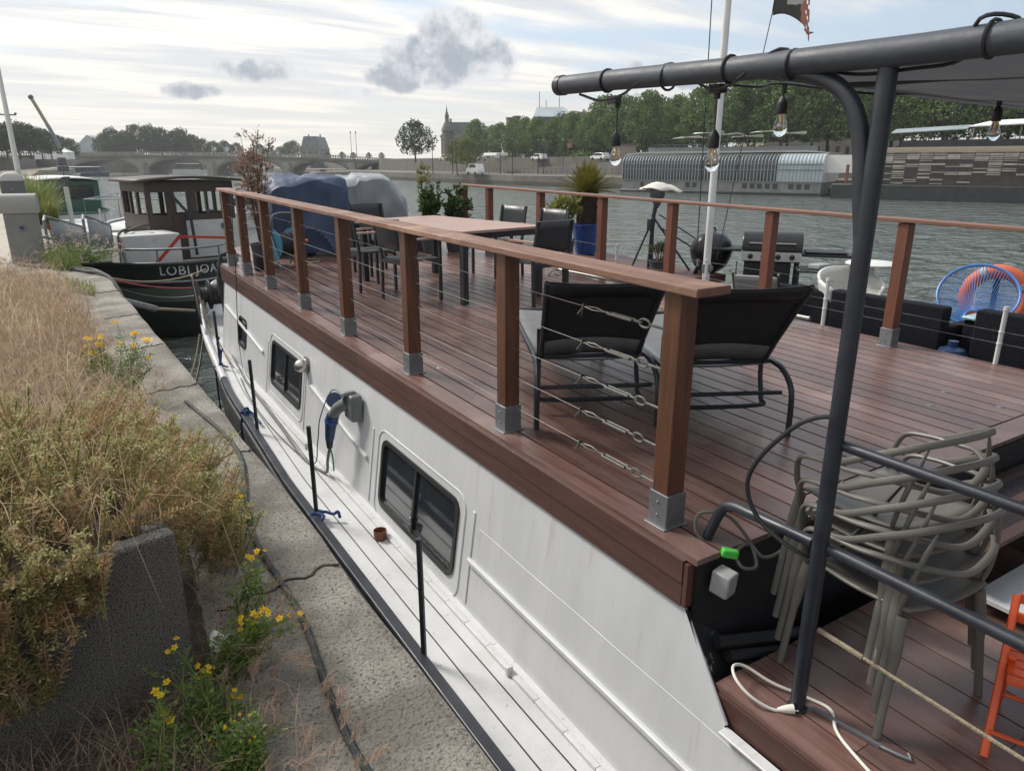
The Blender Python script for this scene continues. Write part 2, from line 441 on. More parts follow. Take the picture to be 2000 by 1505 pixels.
# pale paving strip along the back of the quay, and earth under the weeds
tag(build(MB().add([(-60, -8, QZ + .004), (-.95, -8, QZ + .004), (-.78, 12.0, QZ + .004), (-.62, 60, QZ + .004), (-60, 60, QZ + .004)], [(0, 1, 2, 3, 4)]), 'pavement', M['paving'], smooth=False), kind='structure')
ev = [(-2.2, -2), (.20, -2), (.24, 1.2), (.22, 2.2), (.28, 3.2), (.30, 4.4), (.18, 6), (.12, 8), (.0, 10), (-.1, 11.8), (-.35, 12.6), (-.8, 12.8), (-1.2, 11.5), (-2.2, 8)]
tag(build(MB().add([(x, y, QZ + .009) for x, y in ev], [tuple(range(len(ev)))]), 'soil', M['earth'], smooth=False), kind='structure')

# joints between the big coping stones
for y0 in (2.62, 4.15, 5.75, 7.3, 9.0, 10.9):
    jm = MB(); P = [(.30 + (q_edge(y0) - .31) * i / 16, y0 + .02 * math.sin(i * 1.3 + y0) + .018 * i / 3 + rr.uniform(-.006, .006), QZ + .002) for i in range(17)]
    jm.strip(P, .010, .008); tag(build(jm, 'quay_joint', M['earth'], smooth=False), kind='structure')

# right bank: low quay, retaining wall, road
rb = [(112, -60), (105, -20), (97, 38), (93, 58), (84, 86), (77.5, 123), (76, 175), (78, 236), (84, 262), (95, 420), (130, 900)]
bank = MB(); V = []; F = []
for i, (x, y) in enumerate(rb): V += [(x, y, WZ - 1), (x, y, -2.35), (x + .5, y, -2.3), (x + 18, y, -2.3)]
for i in range(len(rb) - 1):
    a = 4 * i; b_ = a + 4
    F += [(a, b_, b_ + 1, a + 1), (a + 1, b_ + 1, b_ + 2, a + 2), (a + 2, b_ + 2, b_ + 3, a + 3)]
M['farquay'] = stone_mat('far_quay_stone', (.165, .155, .13), (.115, .107, .092), (.06, .056, .05), scale=.15)
M['road'] = mat('asphalt', (.06, .058, .055), (.08, .078, .073), .6, rough=.9)
M['farground'] = mat('distant_ground', (.09, .10, .06), (.12, .11, .08), .05, rough=.95)
tag(build(bank.add(V, F), 'far_quay', M['farquay'], smooth=False), kind='structure')
V = []; F = []
for x, y in rb: V += [(x + 18, y, .45), (x + 1500, y, .45)]
for i in range(len(rb) - 1): F.append((2 * i, 2 * i + 2, 2 * i + 3, 2 * i + 1))
tag(build(MB().add(V, F), 'far_road', M['road'], smooth=False), kind='structure')
emb = MB(); V = []; F = []
for x, y in rb: V += [(x + 17.6, y, -2.5), (x + 17.9, y, 1.25), (x + 18.4, y, 1.25), (x + 18.4, y, -2.5)]
for i in range(len(rb) - 1):
    a = 4 * i; b_ = a + 4
    F += [(a, b_, b_ + 1, a + 1), (a + 1, b_ + 1, b_ + 2, a + 2), (a + 2, b_ + 2, b_ + 3, a + 3)]
M['embank'] = stone_mat('embankment_stone', (.135, .125, .105), (.095, .088, .076), (.05, .047, .042), scale=.3)
wlb = MB(); V2 = []; F2 = []
for x, y in rb: V2 += [(x - .12, y, WZ - .5), (x - .12, y, WZ + .75), (x, y, WZ + .75)]
for i in range(len(rb) - 1): a = 3 * i; b_ = a + 3; F2 += [(a, b_, b_ + 1, a + 1), (a + 1, b_ + 1, b_ + 2, a + 2)]
tag(build(wlb.add(V2, F2), 'far_quay_footing', mat('wet_algae_stone', (.04, .042, .032), (.06, .058, .046), .4, rough=.6), smooth=False), kind='structure')
tag(build(emb.add(V, F), 'embankment_wall', M['embank'], smooth=False), 'long pale stone retaining wall behind the far quay below the trees', 'wall')
# left bank far off: the upper road and what lies beyond the bridge
V = [(-14, 60, .9), (-9, 130, .9), (-9, 200, .9), (-2, 262, 2.2), (-2, 330, 2.2), (20, 600, 2.2), (60, 1200, 2.2), (-1500, 1200, 2.2), (-1500, 60, .9)]
tag(build(MB().add(V, [tuple(range(len(V)))]), 'upper_road', M['road'], smooth=False), kind='structure')
lw = MB(); lp = [(-14, 60), (-9, 130), (-9, 200), (-2, 262)]
for (x, y), (x2, y2) in zip(lp[:-1], lp[1:]): lw.bar((x, y, -.3), (x2, y2, -.3), .6, 3.2)
tag(build(lw, 'quay_wall', M['farquay'], smooth=False), 'low stone wall carrying the upper road on the left bank', 'wall')
V = [(10, 330, -1.5), (24, 420, -1.5), (62, 900, -1.5), (62, 901, -6), (24, 420, -6), (10, 330, -6)]
# ------------------------------------------------------------------ the houseboat
HB = thing('houseboat', 'long white houseboat with brown timber roof deck and wire railing moored at the quay', 'houseboat', (3.9, 6.0, WZ))


def hb(mb, name, m, parent=None, sheer=True, **k):
    if sheer: mb.sheer()
    return build(mb, name, m, parent or HB, w=True, **k)


def gun(y):                                   # outer edge of the side deck
    pts = [(-4, 1.42), (0, 1.36), (2.3, 1.335), (5.7, 1.325), (8.45, 1.42), (11.1, 1.64), (12.2, 1.77), (13.75, 2.25), (15.2, 3.1), (15.9, 4.0)]
    for (a, x), (b, x2) in zip(pts[:-1], pts[1:]):
        if y <= b: return x + (x2 - x) * (y - a) / (b - a)
    return 4.0


W0 = -2.65
yy = [-4 + .25 * i for i in range(80)]; yy = [y for y in yy if y <= 15.9] + [15.9]
# side deck and foredeck: one sheet, both sides
V = []; F = []
for y in yy:
    g = gun(y); V += [(g, y, W0 + max(0, y - 10) * .018), (min(4.0, max(g + .5, 1.9)), y, W0 + max(0, y - 10) * .018), (max(4.0, min(7.95 - g - .5, 6.05)), y, W0 + max(0, y - 10) * .018), (7.95 - g, y, W0 + max(0, y - 10) * .018)]
for i in range(len(yy) - 1):
    a = 4 * i; b_ = a + 4
    for k in range(3): F.append((a + k, b_ + k, b_ + k + 1, a + k + 1)[::-1])
hb(MB().add(V, F), 'side_deck', M['sidedeck'], smooth=False)
# raised seams along the side deck
sm = MB()
for off in (.155, .29):
    for y0, y1 in zip(yy[:-1], yy[1:]):
        if y1 < 10.6: sm.bar((gun(y0) + off, y0, W0 + .002), (gun(y1) + off, y1, W0 + .002), .006, .004)
hb(sm, 'deck_seam', M['black'], smooth=False)
ridge = MB()
for y0, y1 in zip(yy[:-1], yy[1:]):
    if y1 < 10.6: ridge.bar((1.715, y0, W0 + .012), (1.715, y1, W0 + .012), .035, .024)
for y in (.6, 2.75, 6.4): ridge.box((1.70, y, W0 + .03), (.035, .03, .06))
hb(ridge, 'coaming', M['sidedeck'], bevel=.005)
# hull sides
V = []; F = []
prof = [(0, -.02), (-.035, -.05), (-.035, -.13), (.01, -.16), (.05, -.5), (.10, -1.0), (.20, -1.75)]
for y in yy:
    for dx, dz in prof: V.append((gun(y) + dx * (1 if y < 12 else 1), y + (max(0, y - 12) * .12 * (-dx) if y > 12 else 0), W0 + dz + max(0, y - 10) * .018))
k = len(prof)
for i in range(len(yy) - 1):
    for j in range(k - 1): F.append((i * k + j, i * k + j + 1, (i + 1) * k + j + 1, (i + 1) * k + j)[::-1])
V2 = [(7.95 - x, y, z) for x, y, z in V]; o_ = len(V)
hb(MB().add(V + V2, F + [tuple(i + o_ for i in f)[::-1] for f in F]), 'hull', M['hull'])
# gunwale: black bar with a bright worn edge
gb = MB(); P = [Vector((gun(y), y, W0 + .025 + max(0, y - 10) * .018)) for y in yy if y < 9.2]
gb.strip(P, .075, .055)
hb(gb, 'gunwale', M['gun'], bevel=.012)
P = [Vector((gun(y), y, W0 + .03 + max(0, y - 10) * .018)) for y in yy if y >= 9.0]
gw = MB(); gw.tube(P, .045, 8)
hb(gw, 'gunwale', M['white'])
# bow bulwark
bw = MB(); V = []; F = []
bp = [(gun(y), y) for y in yy if y > 11.2] + [(7.95 - gun(y), y) for y in reversed(yy) if y > 11.2]
for x, y in bp:
    h = .10 + .30 * min(1, (y - 11.2) / 1.5); V += [(x, y, W0 + max(0, y - 10) * .018), (x, y, W0 + h + max(0, y - 10) * .018)]
for i in range(len(bp) - 1): F.append((2 * i, 2 * i + 2, 2 * i + 3, 2 * i + 1))
hb(bw.add(V, F), 'bulwark', M['white'], solid=.03)

# cabin wall, leaning in a little towards the top deck
KW = .14


def wx(z): return 1.92 - KW * (-1.70 - z)     # x of the wall at height z (level z, before sheer)


wins = [(3.62, 4.82, -2.54, -2.05, 0), (6.97, 8.07, -2.44, -1.985, 0), (9.35, 9.75, -2.36, -2.02, 0)]
cw = MB()
yc = sorted({-4, 1.45, 1.79, 10.75} | {w[0] for w in wins} | {w[1] for w in wins})
for a, b_ in zip(yc[:-1], yc[1:]):
    w = next((w for w in wins if abs(w[0] - a) < 1e-6), None)

    def q(z0, z1, z0b=None, z1b=None):
        n = max(1, int((b_ - a) / .5))
        for i in range(n):
            ya = a + (b_ - a) * i / n; yb = a + (b_ - a) * (i + 1) / n
            f = lambda u, v, t: u + (v - u) * t
            za, zb = (z1 if z1b is None else f(z1, z1b, i / n)), (z1 if z1b is None else f(z1, z1b, (i + 1) / n))
            cw.add([(wx(z0), ya, z0), (wx(z0), yb, z0), (wx(zb), yb, zb), (wx(za), ya, za)], [(0, 3, 2, 1)])
    if w: q(W0 - .02, w[2]); q(w[3], -1.68)
    elif b_ <= 1.46: q(W0 - .02, -2.06)
    elif b_ <= 1.80: q(W0 - .02, -2.06, None, -1.70)
    else: q(W0 - .02, -1.68)
# far end wall and starboard wall
cw.add([(wx(W0), 10.75, W0 - .02), (5.95, 10.75, W0 - .02), (5.95, 10.75, -1.6), (wx(-1.68), 10.75, -1.6)], [(0, 1, 2, 3)])
cw.add([(5.95, 10.75, W0 - .1), (5.95, -4, W0 - .1), (5.95, -4, -2.1), (5.95, 1.5, -2.1), (5.95, 1.8, -1.6), (5.95, 10.75, -1.6)], [(0, 1, 2, 3, 4, 5)])
hb(cw, 'cabin_wall', M['white'], solid=0)
# front slope cap of the wall
cap = MB(); cap.bar((1.925, 1.79, -1.70), (1.877, 1.47, -2.055), .05, .012, (1, 0, 0))
cap.bar((1.86, 1.46, -2.058), (1.86, -4, -2.058), .012, .05, (1, 0, 0))
hb(cap, 'wall_trim', M['white'], bevel=.004)


def wpt(y, z, out=0.): return Vector((wx(z) - out, y, z))


def wallstrip(y0, z0, y1, z1, w=.03, h=.035):
    s = MB(); s.bar(wpt(y0, z0, w / 2 - .004), wpt(y1, z1, w / 2 - .004), w, h); return s


for a in ((-3, -2.36, 3.42, -2.33), (5.12, -2.29, 6.62, -2.11), (8.45, -2.20, 10.6, -2.02)):
    hb(wallstrip(*a), 'rubbing_strake', M['white'], bevel=.008)
# weld seam under the deck, and vertical plate edges by the windows
s = MB()
s.tube([wpt(3.35 - .25 * i, -2.10 - .0010 * i + .0018 * math.sin(i * 2.1), .001) for i in range(24)], .0016, 5)
hb(s, 'weld_seam', M['white'])
for y0 in (3.40, 5.02, 6.80, 8.25):
    s = MB(); s.bar(wpt(y0 + .02, -2.62, .002), wpt(y0 + .02, -2.02, .002), .010, .03, (0, 1, 0)); hb(s, 'plate_edge', M['white'], bevel=.004)


def rrect(y0, y1, z0, z1, r, n=5):
    out = []
    for cy, cz, a0 in ((y1 - r, z1 - r, 0), (y0 + r, z1 - r, 90), (y0 + r, z0 + r, 180), (y1 - r, z0 + r, 270)):
        for i in range(n + 1):
            a = R(a0 + 90 * i / n); out.append((cy + r * math.cos(a), cz + r * math.sin(a)))
    return out


def cabin_window(y0, y1, z0, z1, sash=True):
    ro = rrect(y0 - .022, y1 + .022, z0 - .022, z1 + .022, .085); ri = rrect(y0 + .012, y1 - .012, z0 + .012, z1 - .012, .06)
    m = MB(); k = len(ro)
    vs = [wpt(y, z, .012) for y, z in ro] + [wpt(y, z, .012) for y, z in ri] + [wpt(y, z, -.02) for y, z in ri] + [wpt(y, z, -.004) for y, z in ro]
    fs = []
    for i in range(k):
        j = (i + 1) % k; fs += [(i, j, k + j, k + i), (k + i, k + j, 2 * k + j, 2 * k + i), (3 * k + i, 3 * k + j, j, i)]
    # white corner fill behind the rounded frame
    fr = hb(m.add(vs, fs), 'cabin_window', M['blackrub'])
    m = MB(); m.add([wpt(y, z, -.012) for y, z in ri], [tuple(range(len(ri)))])
    hb(m, 'pane', M['glass'], fr, smooth=False)
    if sash:
        m = MB(); ym = (y0 + y1) / 2 + .02; m.bar(wpt(ym, z0 + .01, -.002), wpt(ym, z1 - .01, -.002), .016, .028, (0, 1, 0)); m.bar(wpt(y0 + .02, z0 + .03, -.004), wpt(ym, z0 + .03, -.004), .012, .012)
        hb(m, 'sash', M['blackrub'], fr)
        m = MB(); m.box(wpt(ym + .0, z0 + .10, .012), (.012, .025, .055)); hb(m, 'latch', M['steel'], fr, bevel=.004)
        # recessed panel moulding round the window
        m = MB(); ro2 = rrect(y0 - .10, y1 + .10, z0 - .13, z1 + .075, .11, 6)
        m.tube([wpt(y, z, 0.0) for y, z in ro2 if True], .0075, 6, closed=True); hb(m, 'moulding', M['white'], fr)


for w in wins[:2]: cabin_window(*w[:4])
cabin_window(*wins[2][:4], sash=False)

# bulkhead lamp
lamp = MB(); c = wpt(6.80, -1.95, 0); Mx = Matrix.Rotation(R(-90), 3, 'Y')
lamp.lathe([(.088, -.002), (.088, .012), (.070, .020), (.062, .045), (.058, .05)], c, 24, Mx)
lm = hb(lamp, 'wall_lamp', M['steel'])
cup = MB(); cup.ball(c + Vector((-.045, 0, -.0)), (.085, .068, .068), 18, 12); hb(cup, 'lamp_hood', mat('brushed_nickel', (.55, .53, .49), (.42, .40, .37), 25, rough=.3, metal=.9), lm, sheer=True)
# shore power socket
M['socket'] = mat('grey_socket_plastic', (.13, .14, .145), (.17, .18, .185), 9, rough=.5)
sb = MB(); c = wpt(5.36, -1.93, .06); sb.box(c, (.10, .19, .22)); so = hb(sb, 'socket_box', M['socket'], bevel=.018)
s = MB(); s.tube([c + Vector((-.04, .03, .03)), c + Vector((-.10, .10, -.03)), c + Vector((-.125, .15, -.10))], [.050, .048, .045], 14); s.box(c + Vector((-.03, .02, .10)), (.10, .10, .03), rx=R(-20)); hb(s, 'socket_head', M['socket'], so, bevel=.005)
s = MB(); cc = c + Vector((-.10, .17, .02)); s.lathe([(.001, -.02), (.062, -.018), (.066, 0), (.062, .02), (.001, .022)], cc, 20, Euler((R(60), R(-30), 0)).to_matrix()); hb(s, 'socket_lid', M['navy'], so)

# upper deck planking, one board at a time
pl = MB(); bwid = .1425; x = 1.915; i = 0; r2 = random.Random(5)
while x < 5.93:
    ymin = 1.705 if x < 2.68 else 1.86
    cuts = [ymin]; y = ymin + r2.uniform(.8, 3.6)
    while y < 10.4: cuts.append(y); y += r2.uniform(2.2, 4.0)
    cuts.append(10.86)
    for a, b_ in zip(cuts[:-1], cuts[1:]):
        n = max(1, int((b_ - a) / .8)); x1 = min(x + bwid - .010, 5.955)
        yl = [a + .001 + (b_ - a - .002) * k_ / n for k_ in range(n + 1)]
        vs = []
        for y_ in yl: vs += [(x, y_, -1.50), (x + .0025, y_, -1.4745), (x1 - .0025, y_, -1.4745), (x1, y_, -1.50)]
        fs = []
        for k_ in range(n):
            for j in range(3): fs.append((4 * k_ + j, 4 * k_ + j + 1, 4 * k_ + j + 5, 4 * k_ + j + 4)[::-1])
        fs += [(0, 1, 2, 3)[::-1], tuple(4 * n + j for j in (0, 1, 2, 3))]
        pl.add(vs, fs)
    x += bwid; i += 1
hb(pl, 'deck_planking', M['deck'], smooth=False)
bd = MB(); bd.span((2.69, 1.70, -1.50), (5.95, 1.85, -1.4735)); hb(bd, 'border_board', M['deck'], bevel=.003)
ub = MB(); ub.span((1.93, 1.74, -1.60), (5.93, 10.8, -1.505)); hb(ub, 'deck_substructure', M['black'], smooth=False)
# fascia: two boards
for z0, z1, ox in ((-1.600, -1.500, 0), (-1.705, -1.604, .004)):
    fb = MB(); n = 10
    for i in range(n): fb.span((1.896 + ox, 1.76 + (10.86 - 1.76) * i / n + .0006, z0), (1.924, 1.76 + (10.86 - 1.76) * (i + 1) / n - .0006, z1))
    hb(fb, 'fascia_board', M['fascia'], smooth=False)
fb = MB(); fb.span((1.90, 1.735, -1.70), (2.10, 1.757, -1.508)); hb(fb, 'fascia_board', M['fascia'])
# black bulkhead under the deck's near edge
bk = MB(); bk.span((1.935, 1.715, -2.9), (5.93, 1.73, -1.51)); bk.span((2.7, 1.705, -1.60), (5.93, 1.714, -1.51)); hb(bk, 'bulkhead', M['black'], smooth=False)
bk = MB(); bk.prism([(1.925, 1.76, -1.72), (1.885, 1.49, -2.02), (1.87, 1.50, -2.6), (1.92, 1.76, -2.6)], (0, 0, 0), (.02, 0, 0)); bk.grid(lambda u, v: Vector((1.90 + .35 * u, 1.735 - .22 * v * (1 - .3 * u), -1.70 - .34 * v - .25 * u)), 8, 8)
hb(bk, 'side_plate', M['blackpeel'])
for i in range(3):
    s = MB(); s.tube([(2.02 + .04 * i, 1.66 - .03 * i, -1.86 - .06 * i), (2.5, 1.60 - .03 * i, -1.96 - .06 * i)], .028, 8); hb(s, 'pipe', M['black'])
# steps down to the lower deck
st = MB(); st.span((3.2, 1.30, -1.69), (5.9, 1.69, -1.665)); hb(st, 'step', M['fascia'])
for j in range(2):
    gr = MB()
    for i in range(90): gr.span((3.3 + i * .028, 1.36 + j * .15, -1.6648), (3.316 + i * .028, 1.46 + j * .15, -1.6625))
    hb(gr, 'step_grating', M['black'], smooth=False)
st = MB(); st.span((3.25, .98, -1.86), (5.9, 1.28, -1.84)); hb(st, 'step', M['white'])
# lower deck planking
pl = MB(); x = 1.905; r2 = random.Random(9)
while x < 6.0:
    cuts = [-3.5, r2.uniform(-2, 0), r2.uniform(.1, 1.2), 1.555]
    for a, b_ in zip(cuts[:-1], cuts[1:]): pl.span((x, a + .0015, -1.958), (x + .145, b_ - .0015, -1.935))
    x += .153
hb(pl, 'lower_deck', M['deck'], smooth=False, sheer=False)
fb = MB(); fb.span((1.897, -3.5, -2.068), (1.92, 1.535, -1.962)); hb(fb, 'fascia_board', M['fascia'], sheer=False)
fb = MB(); fb.span((1.93, -3.5, -2.1), (6.0, 1.54, -1.965)); hb(fb, 'deck_substructure', M['black'], sheer=False)

# railing posts
def add_post(x, y, knots=None, col='post'):
    z = deck_z(y); p = MB(); p.span((x - .047, y - .047, z + .115), (x + .047, y + .047, z + 1.0))
    po = build(p, 'railing_post', M[col], HB, w=True, bevel=.006)
    b_ = MB(); b_.span((x - .054, y - .054, z), (x + .054, y + .054, z + .15)); b_.span((x - .070, y - .062, z), (x + .070, y + .062, z + .005))
    for sx in (-.055, .055):
        for zz in (.05, .11): b_.ball((x + sx, y, z + zz), .007, 6, 4)
    build(b_, 'post_bracket', M['galv'], po, w=True, bevel=.003)
    return po


M['postfar'] = mat('reddish_post', (.17, .062, .036), (.115, .042, .026), 4, (9, 9, .7), (.3, .7), .45, .55, bump=.12, bscale=10, bstretch=(14, 14, .9))
near_y = [2.0, 3.29, 4.59, 5.93, 7.22, 8.55, 9.72, 10.66]
first_post = None
for y in near_y:
    p = add_post(2.03, y)
    if first_post is None: first_post = p
far_y = [3.28, 4.58, 5.9, 7.11, 8.47, 9.88, 10.7]
for y in far_y: add_post(5.76, y, col='postfar')


def rail(x0, x1, y0, y1, zt, th, name, m):
    r_ = MB(); n = 7
    for i in range(n):
        a = y0 + (y1 - y0) * i / n; b_ = y0 + (y1 - y0) * (i + 1) / n
        r_.add([(x0, a, zt - th), (x1, a, zt - th), (x1, a, zt), (x0, a, zt), (x0, b_, zt - th), (x1, b_, zt - th), (x1, b_, zt), (x0, b_, zt)],
               [(0, 4, 5, 1), (3, 2, 6, 7), (0, 3, 7, 4), (1, 5, 6, 2)] + ([(0, 1, 2, 3)] if i == 0 else []) + ([(4, 7, 6, 5)] if i == n - 1 else []))
    return hb(r_, name, m, bevel=.005)


rail(1.945, 2.125, 1.84, 10.75, -.437, .035, 'handrail', M['rail'])
M['railfar'] = mat('far_rail_wood', (.21, .105, .07), (.15, .07, .048), 4, (10, .6, 6), rough=.6)
rail(5.69, 5.83, -1.0, 10.8, -.437, .03, 'handrail', M['railfar'])

# railing wires, each fixed with knots and turnbuckles to the near post
for zi, z in enumerate((.83, .66, .49, .32, .15)):
    w_ = MB(); zz = -1.474 + z
    w_.tube([(2.03, 2.62, zz)] + [(2.03, y, zz + .004 * ((i + zi) % 2)) for i, y in enumerate(near_y[1:])], .0018, 5)
    ob = hb(w_, 'railing_wire', M['wire'])
    k_ = MB()
    k_.tube([(2.03, 2.62 + .012 * math.sin(t * 3) - .002 * t, zz + .012 * math.cos(t * 3)) for t in range(9)], .005, 5)
    for t in range(3): k_.tube([(2.03, 2.62, zz), (2.03 + .02 * (t - 1), 2.64 + .01 * t, zz - .04 - .012 * t)], .002, 4)
    k_.tube([(2.03, 2.62, zz), (2.042, 2.54, zz + .004), (2.03, 2.46, zz), (2.018, 2.54, zz - .004), (2.03, 2.62, zz)], .003, 5)
    hb(k_, 'wire_knot', M['wire'], ob)
    tb = MB()
    tb.tube([(2.03, 2.46, zz), (2.03, 2.43, zz)], .006, 6)
    tb.tube([(2.042, 2.43, zz), (2.042, 2.27, zz), (2.018, 2.27, zz), (2.018, 2.43, zz)], .006, 6, closed=True)
    tb.tube([(2.03, 2.27, zz), (2.03, 2.22, zz)], .006, 6)
    tb.tube([(2.03 + .0, 2.20 + .035 * math.cos(a), zz + .018 * math.sin(a)) for a in [2 * math.pi * q_ / 10 for q_ in range(10)]], .0055, 6, closed=True)
    tb.tube([(2.03, 2.17, zz), (2.03, 2.05, zz)], .006, 6)
    hb(tb, 'turnbuckle', M['turn'], ob)
# far side wires end at white stanchions
for z in (.16, .25, .42):
    w_ = MB(); zz = -1.474 + z
    w_.tube([(5.935, -1, zz), (5.935, 2.58, zz), (5.93, 4.05, zz), (5.80, 5.9, zz), (5.80, 10.7, zz)], .002, 5); hb(w_, 'railing_wire', M['wire'])
for y in (2.52, 4.02, 5.5, 7.0, 8.5):
    s = MB(); s.tube([(5.925, y, -1.48), (5.925, y, -1.03)], .018, 8)
    for z in (.42, .25, .16): s.ball((5.925, y, -1.474 + z), .022, 8, 6)
    hb(s, 'white_stanchion', M['white'])
# stanchions on the gunwale
for y in (3.10, 5.0, 7.05, 9.62):
    s = MB(); g = gun(y) + .03
    s.tube([(g, y, W0 - .02), (g - .004, y - .004, W0 + .76)], .017, 8)
    hb(s, 'gunwale_stanchion', M['gun'])
s = MB()
for k_ in range(3): s.tube([(1.72 + .02 * k_, 12.0 + .25 * k_, W0 + .1), (1.58 + .02 * k_, 11.4 + .1 * k_, W0 + .95)], .014, 6)
hb(s, 'bow_rail', M['steel'])
# windlass on the foredeck
s = MB(); s.box((2.5, 12.6, W0 + .28), (.55, .5, .5)); s.tube([(2.0, 12.55, W0 + .45), (3.0, 12.55, W0 + .45)], .17, 14); s.box((2.15, 12.2, W0 + .62), (.16, .2, .3)); s.lathe([(.23, 0), (.25, .03), (.12, .06), (.12, .16), (.25, .19)], (2.0, 12.55, W0 + .45), 16, Matrix.Rotation(R(-90), 3, 'Y'))
hb(s, 'windlass', M['black'], bevel=.01)
s = MB(); s.tube([(2.1, 11.95, W0 + .05), (2.05, 11.9, W0 + .9), (2.12, 11.95, W0 + 1.15), (2.35, 12.0, W0 + 1.2)], .035, 8); hb(s, 'foredeck_pipe', M['black'])

M['tubepaint'] = mat('blue_grey_paint', (.042, .049, .063), (.058, .066, .082), 6, rough=.50, rough2=.66, bump=.12, bscale=30)
# awning frame: pole, long tube, curved brace, lower hand rails, canopy
AX = 2.065
s = MB(); s.tube([(AX, 1.30, -1.94), (AX, 1.30, .285)], .0275, 14); s.tube([(AX, 1.30, -1.937), (AX, 1.30, -1.929)], .036, 14); s.ball((AX + .030, 1.30, -.75), .008, 6, 5)
hb(s, 'awning_pole', M['darktube'], sheer=False)
s = MB(); s.tube([(2.05, 2.86, .335), (2.05, 2.55, .328), (2.05, 1.9, .306), (2.05, 1.2, .292), (2.05, .5, .292), (2.05, -1.2, .295)], .040, 18); tb_ = hb(s, 'awning_tube', M['tubepaint'], sheer=False)
s = MB(); s.tube([(2.05, 2.835, .334), (2.05, 2.875, .3355)], .0435, 18); hb(s, 'tube_cap', M['darktube'], tb_, sheer=False)
s = MB(); s.tube(smoothpath([(AX, 1.302, -.24), (AX, 1.328, -.10), (AX, 1.350, .04), (AX, 1.380, .135), (AX, 1.435, .205), (AX, 1.52, .25), (AX, 1.66, .28)], 4), .026, 10)
hb(s, 'awning_brace', M['darktube'], sheer=False)
s = MB(); s.tube([(2.08, 1.30, -.885), (2.08, -2.5, -.885)], .018, 10); s.tube([(2.08, 1.30, -1.265), (2.08, -2.5, -1.265)], .021, 10)
hb(s, 'hand_tube', M['darktube'], sheer=False)
s = MB(); s.tube([(2.07, 1.33, -1.262)] + smoothpath([(2.075, 1.60, -1.275), (2.08, 1.70, -1.285), (2.08, 1.75, -1.325), (2.08, 1.81, -1.47)], 5), .021, 10)
hb(s, 'hand_tube', M['darktube'], sheer=False)
can = MB()
can.grid(lambda u, v: Vector((2.06 + 3.9 * u, 1.93 - 4.2 * v + .02 * u, .30 - .02 * u - .07 * math.sin(math.pi * u) * (.3 + .7 * math.sin(math.pi * v * 3) ** 2) + .010 * u * math.sin(9 * u + 7 * v))), 26, 22)
hb(can, 'canopy', M['canvas'], sheer=False)
s = MB(); s.tube([(2.06, 1.84, .30), (3.2, 1.87, .315), (6.0, 1.93, .33)], .022, 8); s.tube([(2.06, .55, .28), (6, .6, .30)], .03, 8); s.tube([(2.6, 1.86, .285), (3.2, -1, .29)], .018, 8); s.tube([(3.6, 1.86, .285), (3.6, -1, .29)], .018, 8)
hb(s, 'canopy_beam', M['darktube'], sheer=False)
for y in (2.52, 2.16, 1.86, 1.60, 1.02, .72):
    s = MB(); s.tube([(2.05 + .044 * math.cos(a), y + .006 * a / 3, (.306 if y > 1.7 else .294) + (.02 if y > 2.3 else 0) + .044 * math.sin(a)) for a in [2 * math.pi * q_ / 14 for q_ in range(15)]], .005, 5); hb(s, 'cable_tie', M['blackrub'], sheer=False)
# small grey junction box under the deck edge
s = MB(); s.box((2.02, 1.655, -1.575), (.075, .08, .10), rz=.2, rx=.1); hb(s, 'junction_box', M['grey'], bevel=.008)
# rope along the lower rail with its knots
s = MB(); s.tube([(2.08, 1.27, -1.585), (2.08, 1.1, -1.59)], .010, 6); s.tube(sag((2.08, 1.1, -1.59), (2.08, -1.5, -1.57), .03), .0065, 6)
for t in range(5): s.tube([(2.08, 1.06, -1.585), (2.08 + .02 * (t - 2), 1.04 + .01 * t, -1.56 - .008 * (t % 2))], .002, 4)
hb(s, 'rail_rope', M['rope'], sheer=False)
# deck fittings
for x, y in ((2.25, 4.6), (4.9, 2.35), (4.25, 2.75), (4.55, 2.25), (4.9, 2.0), (5.65, 2.9), (2.35, 1.95)):
    s = MB(); s.lathe([(.001, .003), (.022, .003), (.026, 0)], (x, y, -1.474), 14); hb(s, 'deck_fitting', M['steel'])
# side platforms beyond the far rail
s = MB(); s.span((6.0, 6.7, -1.60), (7.6, 11.2, -1.50)); hb(s, 'side_platform', M['fascia'])
s = MB(); s.span((6.0, -3, -2.05), (8.9, 6.66, -1.95)); hb(s, 'side_platform', M['fascia'], sheer=False)
s = MB(); s.span((6.1, -3, WZ - .4), (8.85, 11.1, -2.06)); hb(s, 'side_float', M['hull'], sheer=False)
# ------------------------------------------------------------------ things on the roof deck
from mathutils import noise as mnoise

# a strip of deck under the covered furniture at the far end
pl = MB(); x = 2.35
while x < 5.93: pl.span((x, 10.865, -1.50), (min(x + .1345, 5.955), 12.7, -1.4745)); x += .1425
hb(pl, 'deck_planking', M['deck'], smooth=False)


